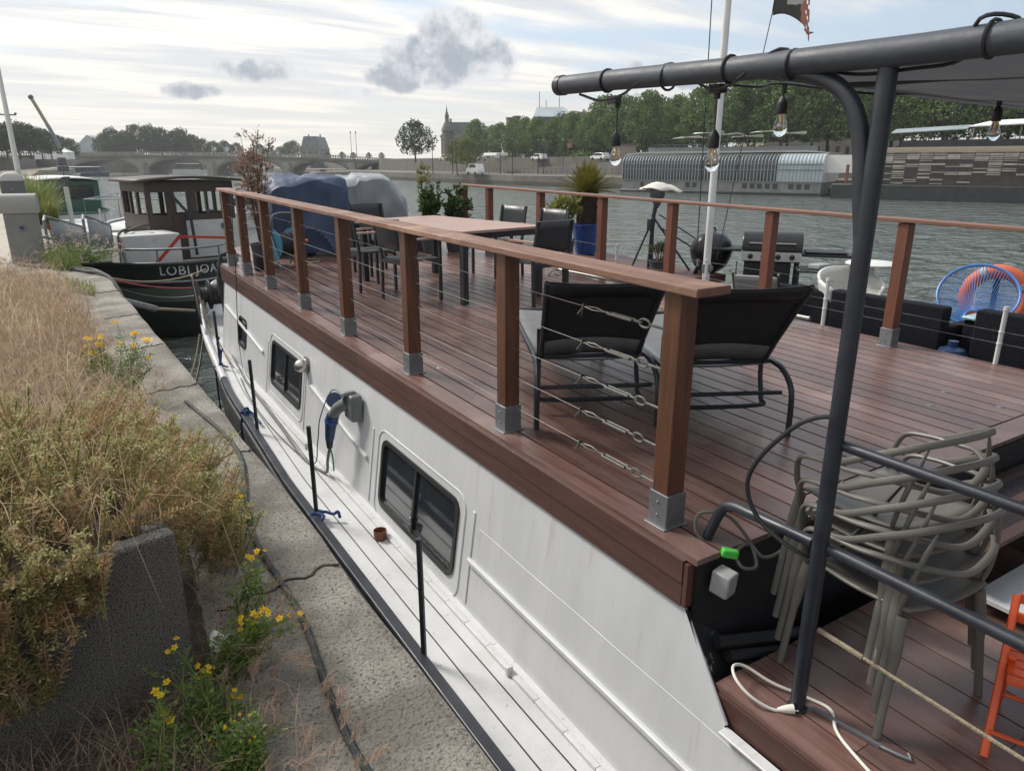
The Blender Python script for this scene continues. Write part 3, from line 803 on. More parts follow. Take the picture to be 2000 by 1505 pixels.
def make_lounger(label):
    t = thing('sun_lounger', label, 'sun lounger', (0, 0, 0), 0, 'black sun loungers on the timber deck')
    for sx in (-1, 1):
        m = MB(); m.tube(smoothpath([(.35 * sx, -.02, 0), (.35 * sx, -.02, .16), (.348 * sx, .0, .27), (.34 * sx, .09, .345), (.335 * sx, .24, .365), (.335 * sx, .9, .352), (.33 * sx, 1.78, .34)], 5), .0165, 8)
        build(m, 'side_rail', M['loungeframe'], t)
        m = MB(); m.tube([(.33 * sx, 1.62, .34), (.34 * sx, 1.72, .16), (.345 * sx, 1.75, 0)], .0165, 8); build(m, 'leg', M['loungeframe'], t)
    m = MB(); m.tube([(-.33, 1.77, .34), (.33, 1.77, .34)], .0165, 8); build(m, 'foot_bar', M['loungeframe'], t)
    m = MB(); m.tube(smoothpath([(-.30, .30, .52), (-.30, .30, .28), (-.305, .27, .13), (-.27, .25, .09), (.27, .25, .09), (.305, .27, .13), (.30, .30, .28), (.30, .30, .52)], 5), .014, 8); build(m, 'support_bar', M['loungeframe'], t)
    m = MB(); m.tube([(-.345, .10, .215), (.345, .10, .215)], .013, 8); build(m, 'cross_bar', M['loungeframe'], t)
    m = MB(); m.grid(lambda u, v: Vector((-.325 + .65 * u, .25 + 1.5 * v, .35 - .03 * math.sin(math.pi * u) * (.6 + .4 * math.sin(math.pi * v)))), 8, 14)
    build(m, 'seat_sling', M['loungeseat'], t, solid=.006)
    fr = MB()
    for sx in (-1, 1): fr.tube([(.29 * sx, .27, .355), (.305 * sx, .05, .62), (.318 * sx, -.155, .865)], .0155, 8)
    fr.tube([(-.29, .27, .355), (.29, .27, .355)], .014, 8)
    bk_ = build(fr, 'backrest_frame', M['loungeframe'], t)

    def back(u, v):
        k = -.325 + .65 * u; sagb = .045 * math.sin(math.pi * u) * math.sin(math.pi * (v * .8 + .12))
        edge = .025 * math.sin(math.pi * u) * v ** 3
        return Vector((k * (.95 + .05 * v), .27 - .425 * v + sagb * .75, .36 + .51 * v + sagb * .6 - edge))
    m = MB(); m.grid(back, 14, 14); build(m, 'backrest_sling', M['lounge'], bk_, solid=.006)
    m = MB()
    m.grid(lambda u, v: back(u, .80 + .19 * v) + Vector((0, -.011, -.006)), 14, 2)
    build(m, 'head_hem', M['loungeframe'], bk_, solid=.003)
    m = MB(); m.grid(lambda u, v: back(u, .02 + .20 * v) + Vector((0, -.010, -.006)), 14, 2); build(m, 'waist_hem', M['loungeseat'], bk_, solid=.003)
    return t


lo = make_lounger('black mesh sun lounger seen between two railing posts, its head end nearest the dining table')
lo.location = (2.48, 3.05, deck_z(3.05)); lo.rotation_euler = (0, 0, R(-27))
dup(lo, (3.02, 2.56, deck_z(2.56)), R(-27), 'black mesh sun lounger behind the large corner post, further from the dining table')

M['tabletop'] = mat('pale_table_wood', (.40, .26, .21), (.30, .18, .145), 4, (.6, 8, 8), rough=.34, rough2=.46, bump=.05, bscale=9, bstretch=(1, 14, 8))
M['chairframe'] = mat('black_chair_metal', (.022, .024, .029), rough=.4)
M['chairslat'] = mat('black_chair_slats', (.06, .065, .075), (.045, .048, .055), 6, rough=.5)
t = thing('dining_table', 'long dining table with pale wooden top and black square legs on the roof deck', 'table', (3.83, 7.55, deck_z(7.55)), R(9))
m = MB(); n = 6
for i in range(n): m.span((-.575 + 1.15 * i / n + .0015, -1.06, .725), (-.575 + 1.15 * (i + 1) / n - .0015, 1.06, .75))
build(m, 'tabletop', M['tabletop'], t, smooth=False)
m = MB()
for a, b_ in (((-.55, -1.03, .66), (.55, -.995, .72)), ((-.55, .995, .66), (.55, 1.03, .72)), ((-.55, -.99, .66), (-.515, .99, .72)), ((.515, -.99, .66), (.55, .99, .72))): m.span(a, b_)
build(m, 'apron', M['chairframe'], t)
for sx in (-1, 1):
    for sy in (-1, 1):
        m = MB(); m.span((sx * .52 - .032, sy * 1.0 - .032, 0), (sx * .52 + .032, sy * 1.0 + .032, .66)); build(m, 'leg', M['chairframe'], t)


def make_chair(label):
    t = thing('dining_chair', label, 'chair', (0, 0, 0), 0, 'dining chairs around the deck table')
    m = MB()
    for i in range(6): m.span((-.22, -.21 + .073 * i, .435), (.22, -.21 + .073 * i + .066, .452))
    build(m, 'seat', M['chairslat'], t, smooth=False)
    for sx in (-1, 1):
        m = MB(); m.bar((sx * .235, .21, 0), (sx * .235, .21, .65), .032, .028, (0, 1, 0)); build(m, 'leg', M['chairframe'], t)
        m = MB(); m.bar((sx * .235, -.235, 0), (sx * .235, -.22, .45), .032, .028, (0, 1, 0)); m.bar((sx * .235, -.22, .45), (sx * .235, -.29, .87), .032, .026, (0, 1, 0)); build(m, 'leg', M['chairframe'], t)
        m = MB(); m.span((sx * .235 - .028, -.25, .65), (sx * .235 + .028, .235, .668)); build(m, 'armrest', M['tabletop'], t)
    for y_ in (.195, -.235): m = MB(); m.span((-.22, y_, .40), (.22, y_ + .03, .434)); build(m, 'seat_frame', M['chairframe'], t)
    m = MB(); m.grid(lambda u, v: Vector((-.22 + .44 * u, -.245 - .045 * v - .035 * math.sin(math.pi * u), .56 + .31 * v)), 8, 4); build(m, 'backrest', M['chairframe'], t, solid=.016)
    return t


ch = make_chair('black armchair on the quay side of the deck table, nearest the camera of its pair')
ch.location = (3.17, 7.10, deck_z(7)); ch.rotation_euler = (0, 0, R(-83))
for x, y, rz, lab in ((3.02, 7.95, -86, 'black armchair on the quay side of the deck table, next to the blue covered furniture'),
                      (4.22, 6.28, 8, 'black armchair at the near head of the deck table, closest to the sun loungers'),
                      (3.55, 8.98, 188, 'black chair at the far head of the deck table in front of the grey cover'),
                      (4.80, 8.05, 98, 'black chair on the river side of the deck table, the one nearer the leafy shrubs'),
                      (4.92, 7.30, 99, 'black chair on the river side of the deck table, the one nearer the palm')):
    dup(ch, (x, y, deck_z(y)), R(rz), lab)


def cover(name, label, loc, rz, prof, depth, cols, amp, seed):
    t = thing(name, label, 'furniture cover', loc, rz)
    # prof: outline in local x-z swept along y with rounded ends and folds
    n = len(prof); m = MB(); nv = 26
    P = smoothpath([(x, 0, z) for x, z in prof], 5)

    def f(u, v):
        i = u * (len(P) - 1); a = P[int(i)]; b = P[min(int(i) + 1, len(P) - 1)]; p = a.lerp(b, i - int(i))
        y = -depth / 2 + depth * v; e = min(v, 1 - v) * depth
        k = 1 - .10 * max(0, 1 - e / .16) ** 2
        cx = sum(q.x for q in P) / len(P)
        q = Vector((cx + (p.x - cx) * k, y, p.z * (1 - .07 * max(0, 1 - e / .16) ** 2)))
        w = Vector((q.x * 2.2 + seed, q.y * 1.1, q.z * 2.6)); d = mnoise.noise(w * 1.3) * .32 + mnoise.noise(w * 4.1) * .14
        ph = 3.2 * (q.x + .9 * q.y) + 1.8 * q.z + 2.2 * mnoise.noise(w * .8)
        fold = 2.1 * (abs(((ph / math.pi) % 1) * 2 - 1) - .5)
        ph2 = 5.5 * (q.y - .5 * q.x) - 2.5 * q.z + 2.0 * mnoise.noise(w * .9 + Vector((5, 1, 2)))
        fold2 = 1.7 * (abs(((ph2 / math.pi) % 1) * 2 - 1) - .5)
        o = amp * (d + .44 * fold + .40 * fold2)
        return q + Vector((o * .6 * (1 if p.x > cx else -1), o * .5, o * .9 * min(1, p.z * 1.6)))
    m.grid(f, 130, nv * 2)
    # end skirts
    for v0, s_ in ((0., -1), (1., 1)):
        def g(u, w, v0=v0, s_=s_):
            p = f(u, v0); q = Vector((p.x, p.y, .06 + (p.z - .06) * w))
            ww = Vector((q.x * 2.4 + seed, 3 * s_, q.z * 1.2)); b = (1 - w ** 3)
            return q + Vector((0, s_ * (.03 * b + amp * .6 * b * mnoise.noise(ww * 2.0) + amp * 1.0 * b * (.6 - abs(math.sin(4 * q.x + 2.5 * q.z + seed + 1.5 * mnoise.noise(ww))) ** .6)), 0))
        m.grid(g, 130, 20)
    build(m, 'cover_sheet', cols, t, smooth=False)
    b = MB(); b.span((prof[0][0] + .05, -depth / 2 + .05, .085), (prof[-1][0] - .05, depth / 2 - .05, .13)); build(b, 'base_frame', M['chairframe'], t)
    for x in (prof[0][0] + .1, (prof[0][0] + prof[-1][0]) / 2, prof[-1][0] - .1):
        for y in (-depth / 2 + .1, depth / 2 - .1):
            w_ = MB(); w_.lathe([(.001, -.016), (.045, -.014), (.045, .014), (.001, .016)], (x, y, .045), 12, Matrix.Rotation(R(90), 3, 'X')); build(w_, 'castor', M['blackrub'], t)
    return t


M['bluecover'] = mat('blue_tarpaulin', (.034, .056, .115), (.048, .074, .14), 2.5, rough=.52, rough2=.65, bump=.15, bscale=18)
M['greycover'] = mat('grey_tarpaulin', (.26, .28, .31), (.33, .35, .38), 2.5, rough=.55, rough2=.65, bump=.15, bscale=18)
cover('covered_furniture', 'dark blue tarpaulin over furniture on castors by the hose reel', (3.38, 11.42, deck_z(11.3)), R(-14), [(-.60, .10), (-.62, .5), (-.59, .96), (-.46, 1.12), (-.1, 1.15), (.25, 1.17), (.52, 1.12), (.61, .90), (.61, .45), (.60, .08)], 1.15, M['bluecover'], .085, 2.)
cover('covered_furniture', 'pale grey tarpaulin over furniture behind the deck table', (4.62, 12.0, deck_z(11.6)), R(-14), [(-.60, .10), (-.62, .6), (-.57, 1.04), (-.3, 1.13), (.05, 1.18), (.28, 1.10), (.44, .92), (.56, .78), (.60, .5), (.60, .08)], 1.1, M['greycover'], .09, 9.)

# hose reel
t = thing('hose_reel', 'blue and orange garden hose reel with silver handle on the deck', 'hose reel', (2.62, 10.15, deck_z(10.2)), R(20))
ry = Matrix.Rotation(R(90), 3, 'Y')
m = MB(); m.lathe([(.001, -.16), (.21, -.16), (.21, -.14), (.12, -.135), (.12, .135), (.21, .14), (.21, .16), (.001, .16)], (0, 0, .30), 24, ry); build(m, 'drum', mat('teal_plastic', (.03, .18, .30), rough=.5), t)
m = MB(); m.tube([(-.13 + .26 * i / 90, .15 * math.cos(i * .75), .30 + .15 * math.sin(i * .75)) for i in range(91)], .014, 6); build(m, 'hose', M['cable_black'], t)
M['orange'] = mat('orange_plastic', (.62, .14, .045), rough=.5)
m = MB(); m.lathe([(.001, -.03), (.09, -.03), (.095, 0), (.09, .03), (.001, .03)], (.1, -.2, .095), 16, ry); m.tube([(.12, -.12, .34), (.30, -.16, .34)], .02, 8); build(m, 'wheel', M['orange'], t)
m = MB()
m.tube(smoothpath([(-.17, .1, .02), (-.17, .0, .45), (-.17, -.05, .66), (-.10, -.07, .72), (.10, -.07, .72), (.17, -.05, .66), (.17, 0, .45), (.17, .1, .02)], 4), .013, 8)
m.tube([(.17, 0, .45), (.2, -.2, .02)], .012, 6); m.tube([(-.17, 0, .45), (-.2, -.2, .02)], .012, 6); build(m, 'handle', M['steel'], t)
s = MB(); s.tube([(3.05 + .16 * math.cos(a), 10.45 + .2 * math.sin(a), deck_z(10.4) + .012) for a in [2 * math.pi * i / 24 for i in range(22)]], .011, 6)
tag(build(s, 'hose_coil', M['rope']), 'thin pale hose lying in a loop on the deck by the blue tarpaulin', 'hose')

# aluminium pipe on its little stand
t = thing('metal_pipe', 'long silver tent pole lying along the deck behind the sun loungers', 'pole', (5.6, 5.9, deck_z(5.9)))
m = MB(); m.tube([(-.02, 1.85, .075), (.17, -1.85, .055)], .021, 12); build(m, 'tube', M['steel'], t)
m = MB(); m.tube([(-.30, 1.75, .01), (-.14, 1.84, .075), (-.02, 1.85, .075)], .014, 8); m.tube([(-.12, 1.6, .01), (-.14, 1.84, .075)], .012, 8); build(m, 'bent_end', M['steel'], t)

# ---- plants in pots
def leaf_quads(pts, nrm, ln, wd, curl=.0):
    """pts (n,3) leaf bases, nrm (n,3) directions -> rhombic leaves"""
    pts = np.asarray(pts); d = np.asarray(nrm); d = d / np.linalg.norm(d, axis=1, keepdims=True)
    r = RNG.normal(size=d.shape); s = np.cross(d, r); s /= np.linalg.norm(s, axis=1, keepdims=True)
    ln = np.asarray(ln).reshape(-1, 1); wd = np.asarray(wd).reshape(-1, 1)
    mid = pts + d * ln * .5
    return np.stack([pts, mid + s * wd * .5, pts + d * ln, mid - s * wd * .5], axis=1)


def pot(mb, r, h, r0=.75, c=(0, 0, 0), n=24):
    mb.lathe([(r * r0, 0), (r * (r0 + .12), h * .3), (r, h * .92), (r * 1.06, h * .93), (r * 1.06, h), (r * .93, h), (r * .90, h * .9), (.001, h * .88)], c, n)


M['lf_laurel'] = leafmat('laurel_leaves', [(.02, .055, .015), (.035, .085, .02), (.06, .12, .03), (.028, .065, .02), (.10, .15, .045)])
M['lf_oleander'] = leafmat('oleander_leaves', [(.10, .14, .035), (.22, .24, .06), (.30, .28, .08), (.14, .18, .05)])
M['lf_dead'] = leafmat('dry_leaves', [(.27, .17, .12), (.38, .27, .19), (.20, .125, .09), (.33, .21, .16)])
M['lf_palm'] = leafmat('sago_leaves', [(.13, .125, .022), (.20, .17, .03), (.085, .095, .02), (.25, .20, .045)], tl=.4)
M['twig'] = mat('brown_twig', (.12, .075, .05), (.08, .05, .035), 20, rough=.9)
M['bark'] = mat('grey_bark', (.10, .085, .07), (.06, .05, .042), 6, (1, 1, .3), rough=.95, bump=.8, bscale=18)


def shrub(name, label, loc, h, w, leafm, n, ln, seed, dry=False, potm=None, potr=.16, poth=.3, group=None, stems=7):
    t = thing(name, label, 'potted plant', loc, 0, group); r = random.Random(seed)
    if potm is not None: m = MB(); pot(m, potr, poth); build(m, 'pot', potm, t)
    st = MB(); P = []; D = []
    for i in range(stems):
        a = r.uniform(0, 6.28); tip = Vector((math.cos(a) * w * r.uniform(.15, 1), math.sin(a) * w * r.uniform(.15, 1), h * r.uniform(.65, 1)))
        p0 = Vector((math.cos(a) * .03, math.sin(a) * .03, poth * .9)); mid = p0.lerp(tip, .5) + Vector((r.uniform(-.05, .05), r.uniform(-.05, .05), .08))
        path = smoothpath([p0, mid, tip], 6); st.tube(path, [.011 * (1 - .8 * k / (len(path) - 1)) for k in range(len(path))], 5)
        for b in range(9):
            q = path[r.randint(3, len(path) - 1)]; dv = Vector((r.uniform(-1, 1), r.uniform(-1, 1), r.uniform(-.1, 1.1))).normalized() * w * r.uniform(.3, .8)
            st.tube([q, q + dv * .5 + Vector((0, 0, .02)), q + dv], [.005, .004, .002], 4)
            for k in range(n // (stems * 9)):
                f = r.uniform(.15, 1.05); P.append(q + dv * f + Vector([r.gauss(0, .018) for _ in range(3)])); D.append(dv.normalized() + Vector([r.gauss(0, .6) for _ in range(3)]) + Vector((0, 0, .2)))
    build(st, 'stem', M['twig'], t)
    k = len(P); m = MB(); m.quads(leaf_quads(P, D, [ln * r.uniform(.6, 1.2) for _ in range(k)], [ln * r.uniform(.22, .42) for _ in range(k)])); build(m, 'foliage', leafm, t, smooth=False)
    return t


M['darkpot'] = mat('dark_grey_pot', (.045, .048, .055), rough=.6)
shrub('potted_shrub', 'tall withered brown shrub in a pot at the far corner of the handrail', (2.42, 10.45, deck_z(10.5)), 1.78, .27, M['lf_dead'], 3000, .05, 11, potm=M['darkpot'], stems=14)
m = shrub('potted_shrub', 'round dark green laurel in a pot behind the deck table, left of its twin', (5.02, 10.45, deck_z(10.5)), 1.02, .18, M['lf_laurel'], 1500, .085, 3, potm=M['darkpot'])
shrub('potted_shrub', 'round dark green laurel in a pot behind the deck table, beside the far handrail', (5.42, 10.40, deck_z(10.4)), 1.00, .20, M['lf_laurel'], 1700, .085, 4, potm=M['darkpot'])
shrub('potted_shrub', 'slim pale green shrub rising above the two laurels behind the deck table', (5.10, 10.85, deck_z(10.85)), 1.33, .09, M['lf_oleander'], 420, .075, 5, potm=M['darkpot'], stems=3)
shrub('potted_shrub', 'yellow green oleander beside the blue palm pot', (6.45, 8.85, deck_z(8.85)), .92, .20, M['lf_oleander'], 800, .11, 6, potm=M['darkpot'], stems=9)
t = thing('small_pot', 'small black plant pot at the far corner post of the near handrail', 'pot', (2.25, 9.95, deck_z(10)))
m = MB(); pot(m, .085, .19, .9); build(m, 'pot', M['black'], t)
m = MB(); m.lathe([(.001, .165), (.077, .172)], n=20); build(m, 'soil', M['earth'], t)

# sago palm in the big blue pot
t = thing('potted_palm', 'sago palm with shaggy dark trunk in a glazed royal blue pot', 'potted palm', (7.2, 9.28, deck_z(9.28) - .01))
M['bluepot'] = mat('blue_glazed_pot', (.015, .05, .19), (.02, .07, .26), 3, rough=.22, rough2=.35, spec=.6)
m = MB(); pot(m, .225, .47, .72); build(m, 'pot', M['bluepot'], t)
m = MB(); m.lathe([(.13, .42), (.135, .55), (.13, .75), (.115, .90), (.06, .96), (.001, .97)], n=18); tr = build(m, 'trunk', M['bark'], t)
m = MB(); P = []; D = []
for i in range(420):
    z = .43 + .5 * (i / 420); a = i * 2.4; P.append((.12 * math.cos(a), .12 * math.sin(a), z)); D.append((math.cos(a), math.sin(a), .9))
m.quads(leaf_quads(P, D, [.07] * 420, [.05] * 420)); build(m, 'leaf_scar', M['twig'], tr, smooth=False)
m = MB(); r_ = random.Random(2); Q = []
for i in range(64):
    a = i * 2.399; el = R(85 - 72 * (i / 64)); ln = .50 * r_.uniform(.85, 1.1)
    d0 = Vector((math.cos(a) * math.cos(el), math.sin(a) * math.cos(el), math.sin(el))); p = Vector((0, 0, .93)); pts = [p]
    for k in range(9):
        d0 = (d0 + Vector((0, 0, -.075 * (1.2 - math.sin(el))))).normalized(); p = p + d0 * ln / 9; pts.append(p)
    m.tube(pts, [.007 * (1 - .09 * k) for k in range(10)], 4)
    sd_ = d0.cross(Vector((0, 0, 1))).normalized()
    for k in range(1, 30):
        f = k / 30 * 9; q = pts[int(f)].lerp(pts[min(9, int(f) + 1)], f - int(f)); tdir = (pts[min(9, int(f) + 1)] - pts[int(f)]).normalized()
        L_ = .13 * math.sin(math.pi * min(1, .15 + k / 32)) + .02
        for s_ in (-1, 1):
            e = q + (sd_ * s_ * .75 + tdir * .65 + Vector((0, 0, .22))) * L_; w = tdir * .006
            Q.append([q - w, q + w, e + w * .2, e - w * .2])
m.quads(np.array([[tuple(v) for v in q] for q in Q])); build(m, 'fronds', M['lf_palm'], t, smooth=False)
t = thing('small_pot', 'small blue glazed pot tucked beside the big palm pot', 'pot', (6.78, 9.45, deck_z(9.45)))
m = MB(); pot(m, .10, .22, .75); build(m, 'pot', M['bluepot'], t)
m = MB(); m.lathe([(.001, .19), (.09, .2)], n=20); build(m, 'soil', M['earth'], t)

# ---- light string under the awning tube
t = thing('light_string', 'black festoon cable with bare filament bulbs wound along the awning tube', 'string lights', (2.05, 2.3, .30))
cb = []
pts = [(2.05, 2.72, .288), (2.085, 2.62, .258), (2.07, 2.46, .268), (2.02, 2.30, .30), (2.05, 2.16, .355), (2.10, 2.08, .29), (2.10, 1.98, .252), (2.09, 1.90, .262), (2.02, 1.8, .27), (2.04, 1.66, .345), (2.10, 1.58, .29), (2.10, 1.42, .252), (2.09, 1.25, .25), (2.1, 1.12, .262), (2.02, 1.05, .34), (2.06, .98, .335), (2.1, .93, .27), (2.2, .5, .25)]
m = MB(); m.tube(smoothpath(pts, 5), .0055, 6); m.tube(smoothpath([(2.09, 1.90, .262), (2.3, 1.95, .27), (2.48, 1.98, .292), (2.9, 1.9, .27), (3.3, 1.85, .285), (3.62, 1.75, .28), (4.5, 1.6, .28)], 5), .005, 6)
build(m, 'cable', M['cable_black'], t, w=True)
M['bulb'] = mat('clear_bulb_glass', (1, 1, 1), rough=.02, trans=1., ior=1.12)
M['filament'] = mat('filament', (.75, .42, .12), rough=.4, metal=.6)
for x, y, z, dr, ti in ((2.198, 2.635, .262, .125, 0), (2.117, 1.98, .252, .135, .12), (2.487, 1.985, .288, .04, 0), (3.63, 1.74, .272, .03, 0)):
    hx = MB(); b0 = Vector((x, y, z)); 
    if y > 1.9 and x < 2.3: hx.box(b0 + Vector((-.02 if y > 2.3 else 0, 0, .004)), (.035, .055, .03))
    hx.tube([b0, b0 + Vector((0, 0, -dr * .5 + .0)), b0 + Vector((.0, 0, -dr))], .0035, 6); hx.tube([b0, b0 + Vector((0, 0, -.03))], .012, 8)
    c = b0 + Vector((0, 0, -dr)); hx.lathe([(.006, 0), (.012, -.008), (.019, -.02), (.0205, -.028), (.0205, -.058), (.018, -.066), (.001, -.066)][::-1], c, 16)
    ho = build(hx, 'lamp_holder', M['blackrub'], t, w=True)
    gl = MB(); c2 = c + Vector((0, 0, -.064)); gl.lathe([(.013, 0), (.014, -.010), (.021, -.030), (.0265, -.052), (.0255, -.064), (.018, -.078), (.008, -.086), (.001, -.088)][::-1], c2, 20); build(gl, 'glass_bulb', M['bulb'], ho, w=True)
    fl = MB()
    for a in range(4): fl.tube([c2 + Vector((.003, 0, -.01)), c2 + Vector((.009 * math.cos(a * 1.57), .009 * math.sin(a * 1.57), -.055)), c2 + Vector((0, .002, -.06))], .0011, 4)
    fl.tube([c2, c2 + Vector((0, 0, -.03))], .004, 6); build(fl, 'filament', M['filament'], ho, w=True)

# ---- cables and small things around the awning pole
s = MB(); s.tube(smoothpath([(2.065, 1.312, -.79), (2.04, 1.37, -.81), (2.015, 1.43, -.86), (1.99, 1.53, -1.0), (1.98, 1.56, -1.12), (2.0, 1.50, -1.24), (2.06, 1.36, -1.32), (2.2, 1.33, -1.34), (2.38, 1.30, -1.22), (2.5, 1.26, -1.08)], 6), .0085, 8)
tag(build(s, 'black_cable', M['cable_black']), 'thick black cable looping round the awning pole above the chair stack', 'cable')
t = thing('cable_lock', 'coiled grey cable lock with bright green tag at the deck corner', 'cable lock', (2.08, 1.78, -1.50))
m = MB(); m.tube(smoothpath([(2.06, 1.80, -1.49), (2.04, 1.84, -1.44), (2.06, 1.84, -1.37), (2.12, 1.76, -1.36), (2.17, 1.70, -1.43), (2.19, 1.66, -1.50), (2.16, 1.62, -1.54), (2.10, 1.64, -1.53), (2.11, 1.68, -1.49), (2.18, 1.68, -1.47), (2.22, 1.63, -1.52), (2.34, 1.62, -1.50), (2.48, 1.62, -1.36), (2.58, 1.56, -1.25)], 6), .0075, 8); build(m, 'cable', mat('grey_cable', (.11, .105, .095), rough=.5), t, w=True)
m = MB(); m.bar((2.045, 1.70, -1.475), (2.10, 1.665, -1.488), .034, .034); build(m, 'tag', M['green'], t, w=True, bevel=.006)
t = thing('extension_cord', 'cream extension cord with plug lying in a loop by the awning pole', 'extension cord', (2.0, 1.35, -1.93))
zf = -1.928
m = MB(); m.tube(smoothpath([(2.02, 1.30, zf), (1.97, 1.335, zf), (1.925, 1.40, zf + .03), (1.92, 1.47, zf + .06), (1.96, 1.52, zf + .07), (2.02, 1.51, zf + .05), (2.07, 1.42, zf + .015), (2.13, 1.31, zf), (2.15, 1.22, zf), (2.08, 1.15, zf), (2.04, 1.07, zf), (1.99, .9, zf), (1.97, .7, zf)], 6), .006, 8); build(m, 'cord', M['cable_white'], t, w=True)
m = MB(); m.tube([(1.985, 1.325, zf), (2.0, 1.312, zf + .004), (2.014, 1.302, zf + .006), (2.03, 1.29, zf + .008)], [.007, .013, .016, .018], 12)
for s_ in (-1, 1): m.tube([(2.028 + .006 * s_, 1.292 + .008 * s_, zf + .008), (2.042 + .006 * s_, 1.282 + .008 * s_, zf + .009)], .0025, 6)
build(m, 'plug', M['cable_white'], t, w=True)
t = thing('ratchet_strap', 'grey metal strap and hooks lying on the lower deck by the pole', 'strap', (2.1, 1.15, -1.93))
m = MB(); m.bar((2.10, 1.26, -1.926), (2.14, 1.02, -1.926), .014, .012); m.tube([(2.14, 1.02, -1.926), (2.15, .97, -1.922), (2.17, .93, -1.926), (2.19, .95, -1.926)], .006, 6); m.tube([(2.10, 1.26, -1.926), (2.08, 1.29, -1.92), (2.12, 1.31, -1.926)], .005, 6); build(m, 'hook_bar', M['galv'], t, w=True)

# ---- stack of grey plastic armchairs with strap-like backs
M['chairgrey'] = mat('taupe_plastic', (.135, .128, .115), (.155, .147, .132), 5, rough=.38, rough2=.46, bump=.02, bscale=30)


def master_chair(label):
    t = thing('stacking_chair', label, 'chair', (0, 0, 0), 0, 'stacked grey plastic chairs by the awning pole')
    def thick(mb, name): return build(mb, name, M['chairgrey'], t)
    seat = MB(); seat.grid(lambda u, v: Vector(((-.23 + .46 * u) * (1 - .12 * v * v), .22 - .44 * v, .46 + .028 * (2 * u - 1) ** 2 - .02 * math.sin(math.pi * v) - .055 * max(0, .12 - v) / .12 * .6)), 14, 12)
    build(seat, 'seat', M['chairgrey'], t, solid=.012)
    def ribbon(pts, name, r=.0078, fl=1.5):
        m = MB(); P_ = smoothpath(pts, 7); k_ = len(P_); m.tube(P_, [r * min(1, .4 + min(i_, k_ - 1 - i_) * .12) for i_ in range(k_)], 10, flat=fl); thick(m, name)
    for sx in (-1, 1):
        m = MB(); m.tube(smoothpath([(sx * .232, .19, .455), (sx * .25, .205, .30), (sx * .285, .215, 0)], 5), [.022] * 6 + [.016] * 5, 10, flat=.8); thick(m, 'leg')
        m = MB(); m.tube(smoothpath([(sx * .20, -.20, .455), (sx * .225, -.215, .30), (sx * .272, -.235, 0)], 5), [.022] * 6 + [.016] * 5, 10, flat=.8); thick(m, 'leg')
        ribbon([(sx * .205, -.185, .43), (sx * .215, -.21, .56), (sx * .19, -.228, .68), (sx * .15, -.238, .79)], 'side_strap', .0085, 1.3)
    arm = [(.235, .19, .44), (.262, .195, .54), (.283, .165, .625), (.288, .06, .652), (.285, -.05, .66), (.262, -.145, .668), (.17, -.235, .650)]
    ribbon([(-x, y, z) for x, y, z in arm] + [(0, -.268, .610)] + arm[::-1], 'arm_band', .0095, 1.4)
    ribbon([(-.290, .10, .650), (-.290, .0, .668), (-.272, -.12, .735), (-.19, -.225, .79), (0, -.272, .812), (.19, -.225, .79), (.272, -.12, .735), (.290, .0, .668), (.290, .10, .650)], 'back_strap', .0088, 1.5)
    return t


mc = master_chair('grey plastic strap-back chair at the bottom of the stack by the awning pole')
BX, BY, BR = 2.475, 1.25, R(-8)
mc.location = (BX, BY, -1.935); mc.rotation_euler = (0, 0, BR)
labs = ['grey plastic strap-back chair second from the bottom of the stack', 'grey plastic strap-back chair second from the top of the stack', 'grey plastic strap-back chair on top of the stack by the awning pole']
for i in range(3):
    k = i + 1; off = Vector((-math.sin(BR) * .030 * k + .012 * k, math.cos(BR) * .034 * k, .082 * k))
    dup(mc, Vector((BX, BY, -1.935)) + off, BR, labs[i])

# orange folding high chair at the frame's edge
t = thing('folding_chair', 'bright orange wooden folding chair on the lower deck', 'chair', (2.60, .735, -1.935), R(-68)); t.scale = (.68, .68, .62)
M['orangewood'] = mat('orange_lacquer', (.70, .10, .02), (.60, .075, .018), 5, rough=.35, bump=.02)
for sx in (-1, 1):
    m = MB(); m.tube([(sx * .21, -.22, 0), (sx * .21, -.17, .07), (sx * .21, -.02, .40), (sx * .21, .04, .56), (sx * .21, .16, .80)], .019, 8, flat=.7); build(m, 'leg', M['orangewood'], t)
    m = MB(); m.tube([(sx * .18, .26, 0), (sx * .18, .06, .40), (sx * .18, -.02, .52)], .018, 8, flat=.7); build(m, 'leg', M['orangewood'], t)
m = MB()
for i in range(5): m.span((-.19, -.17 + .075 * i, .455), (.19, -.17 + .075 * i + .06, .475))
build(m, 'seat', M['orangewood'], t)
m = MB(); m.span((-.20, .11, .66), (.20, .128, .72)); m.span((-.20, .145, .76), (.20, .163, .82)); build(m, 'backrest', M['orangewood'], t, bevel=.004)
m = MB(); m.tube([(-.21, -.16, .12), (.21, -.16, .12)], .013, 8); m.tube([(-.18, .2, .12), (.18, .2, .12)], .013, 8); build(m, 'stretcher', M['orangewood'], t)

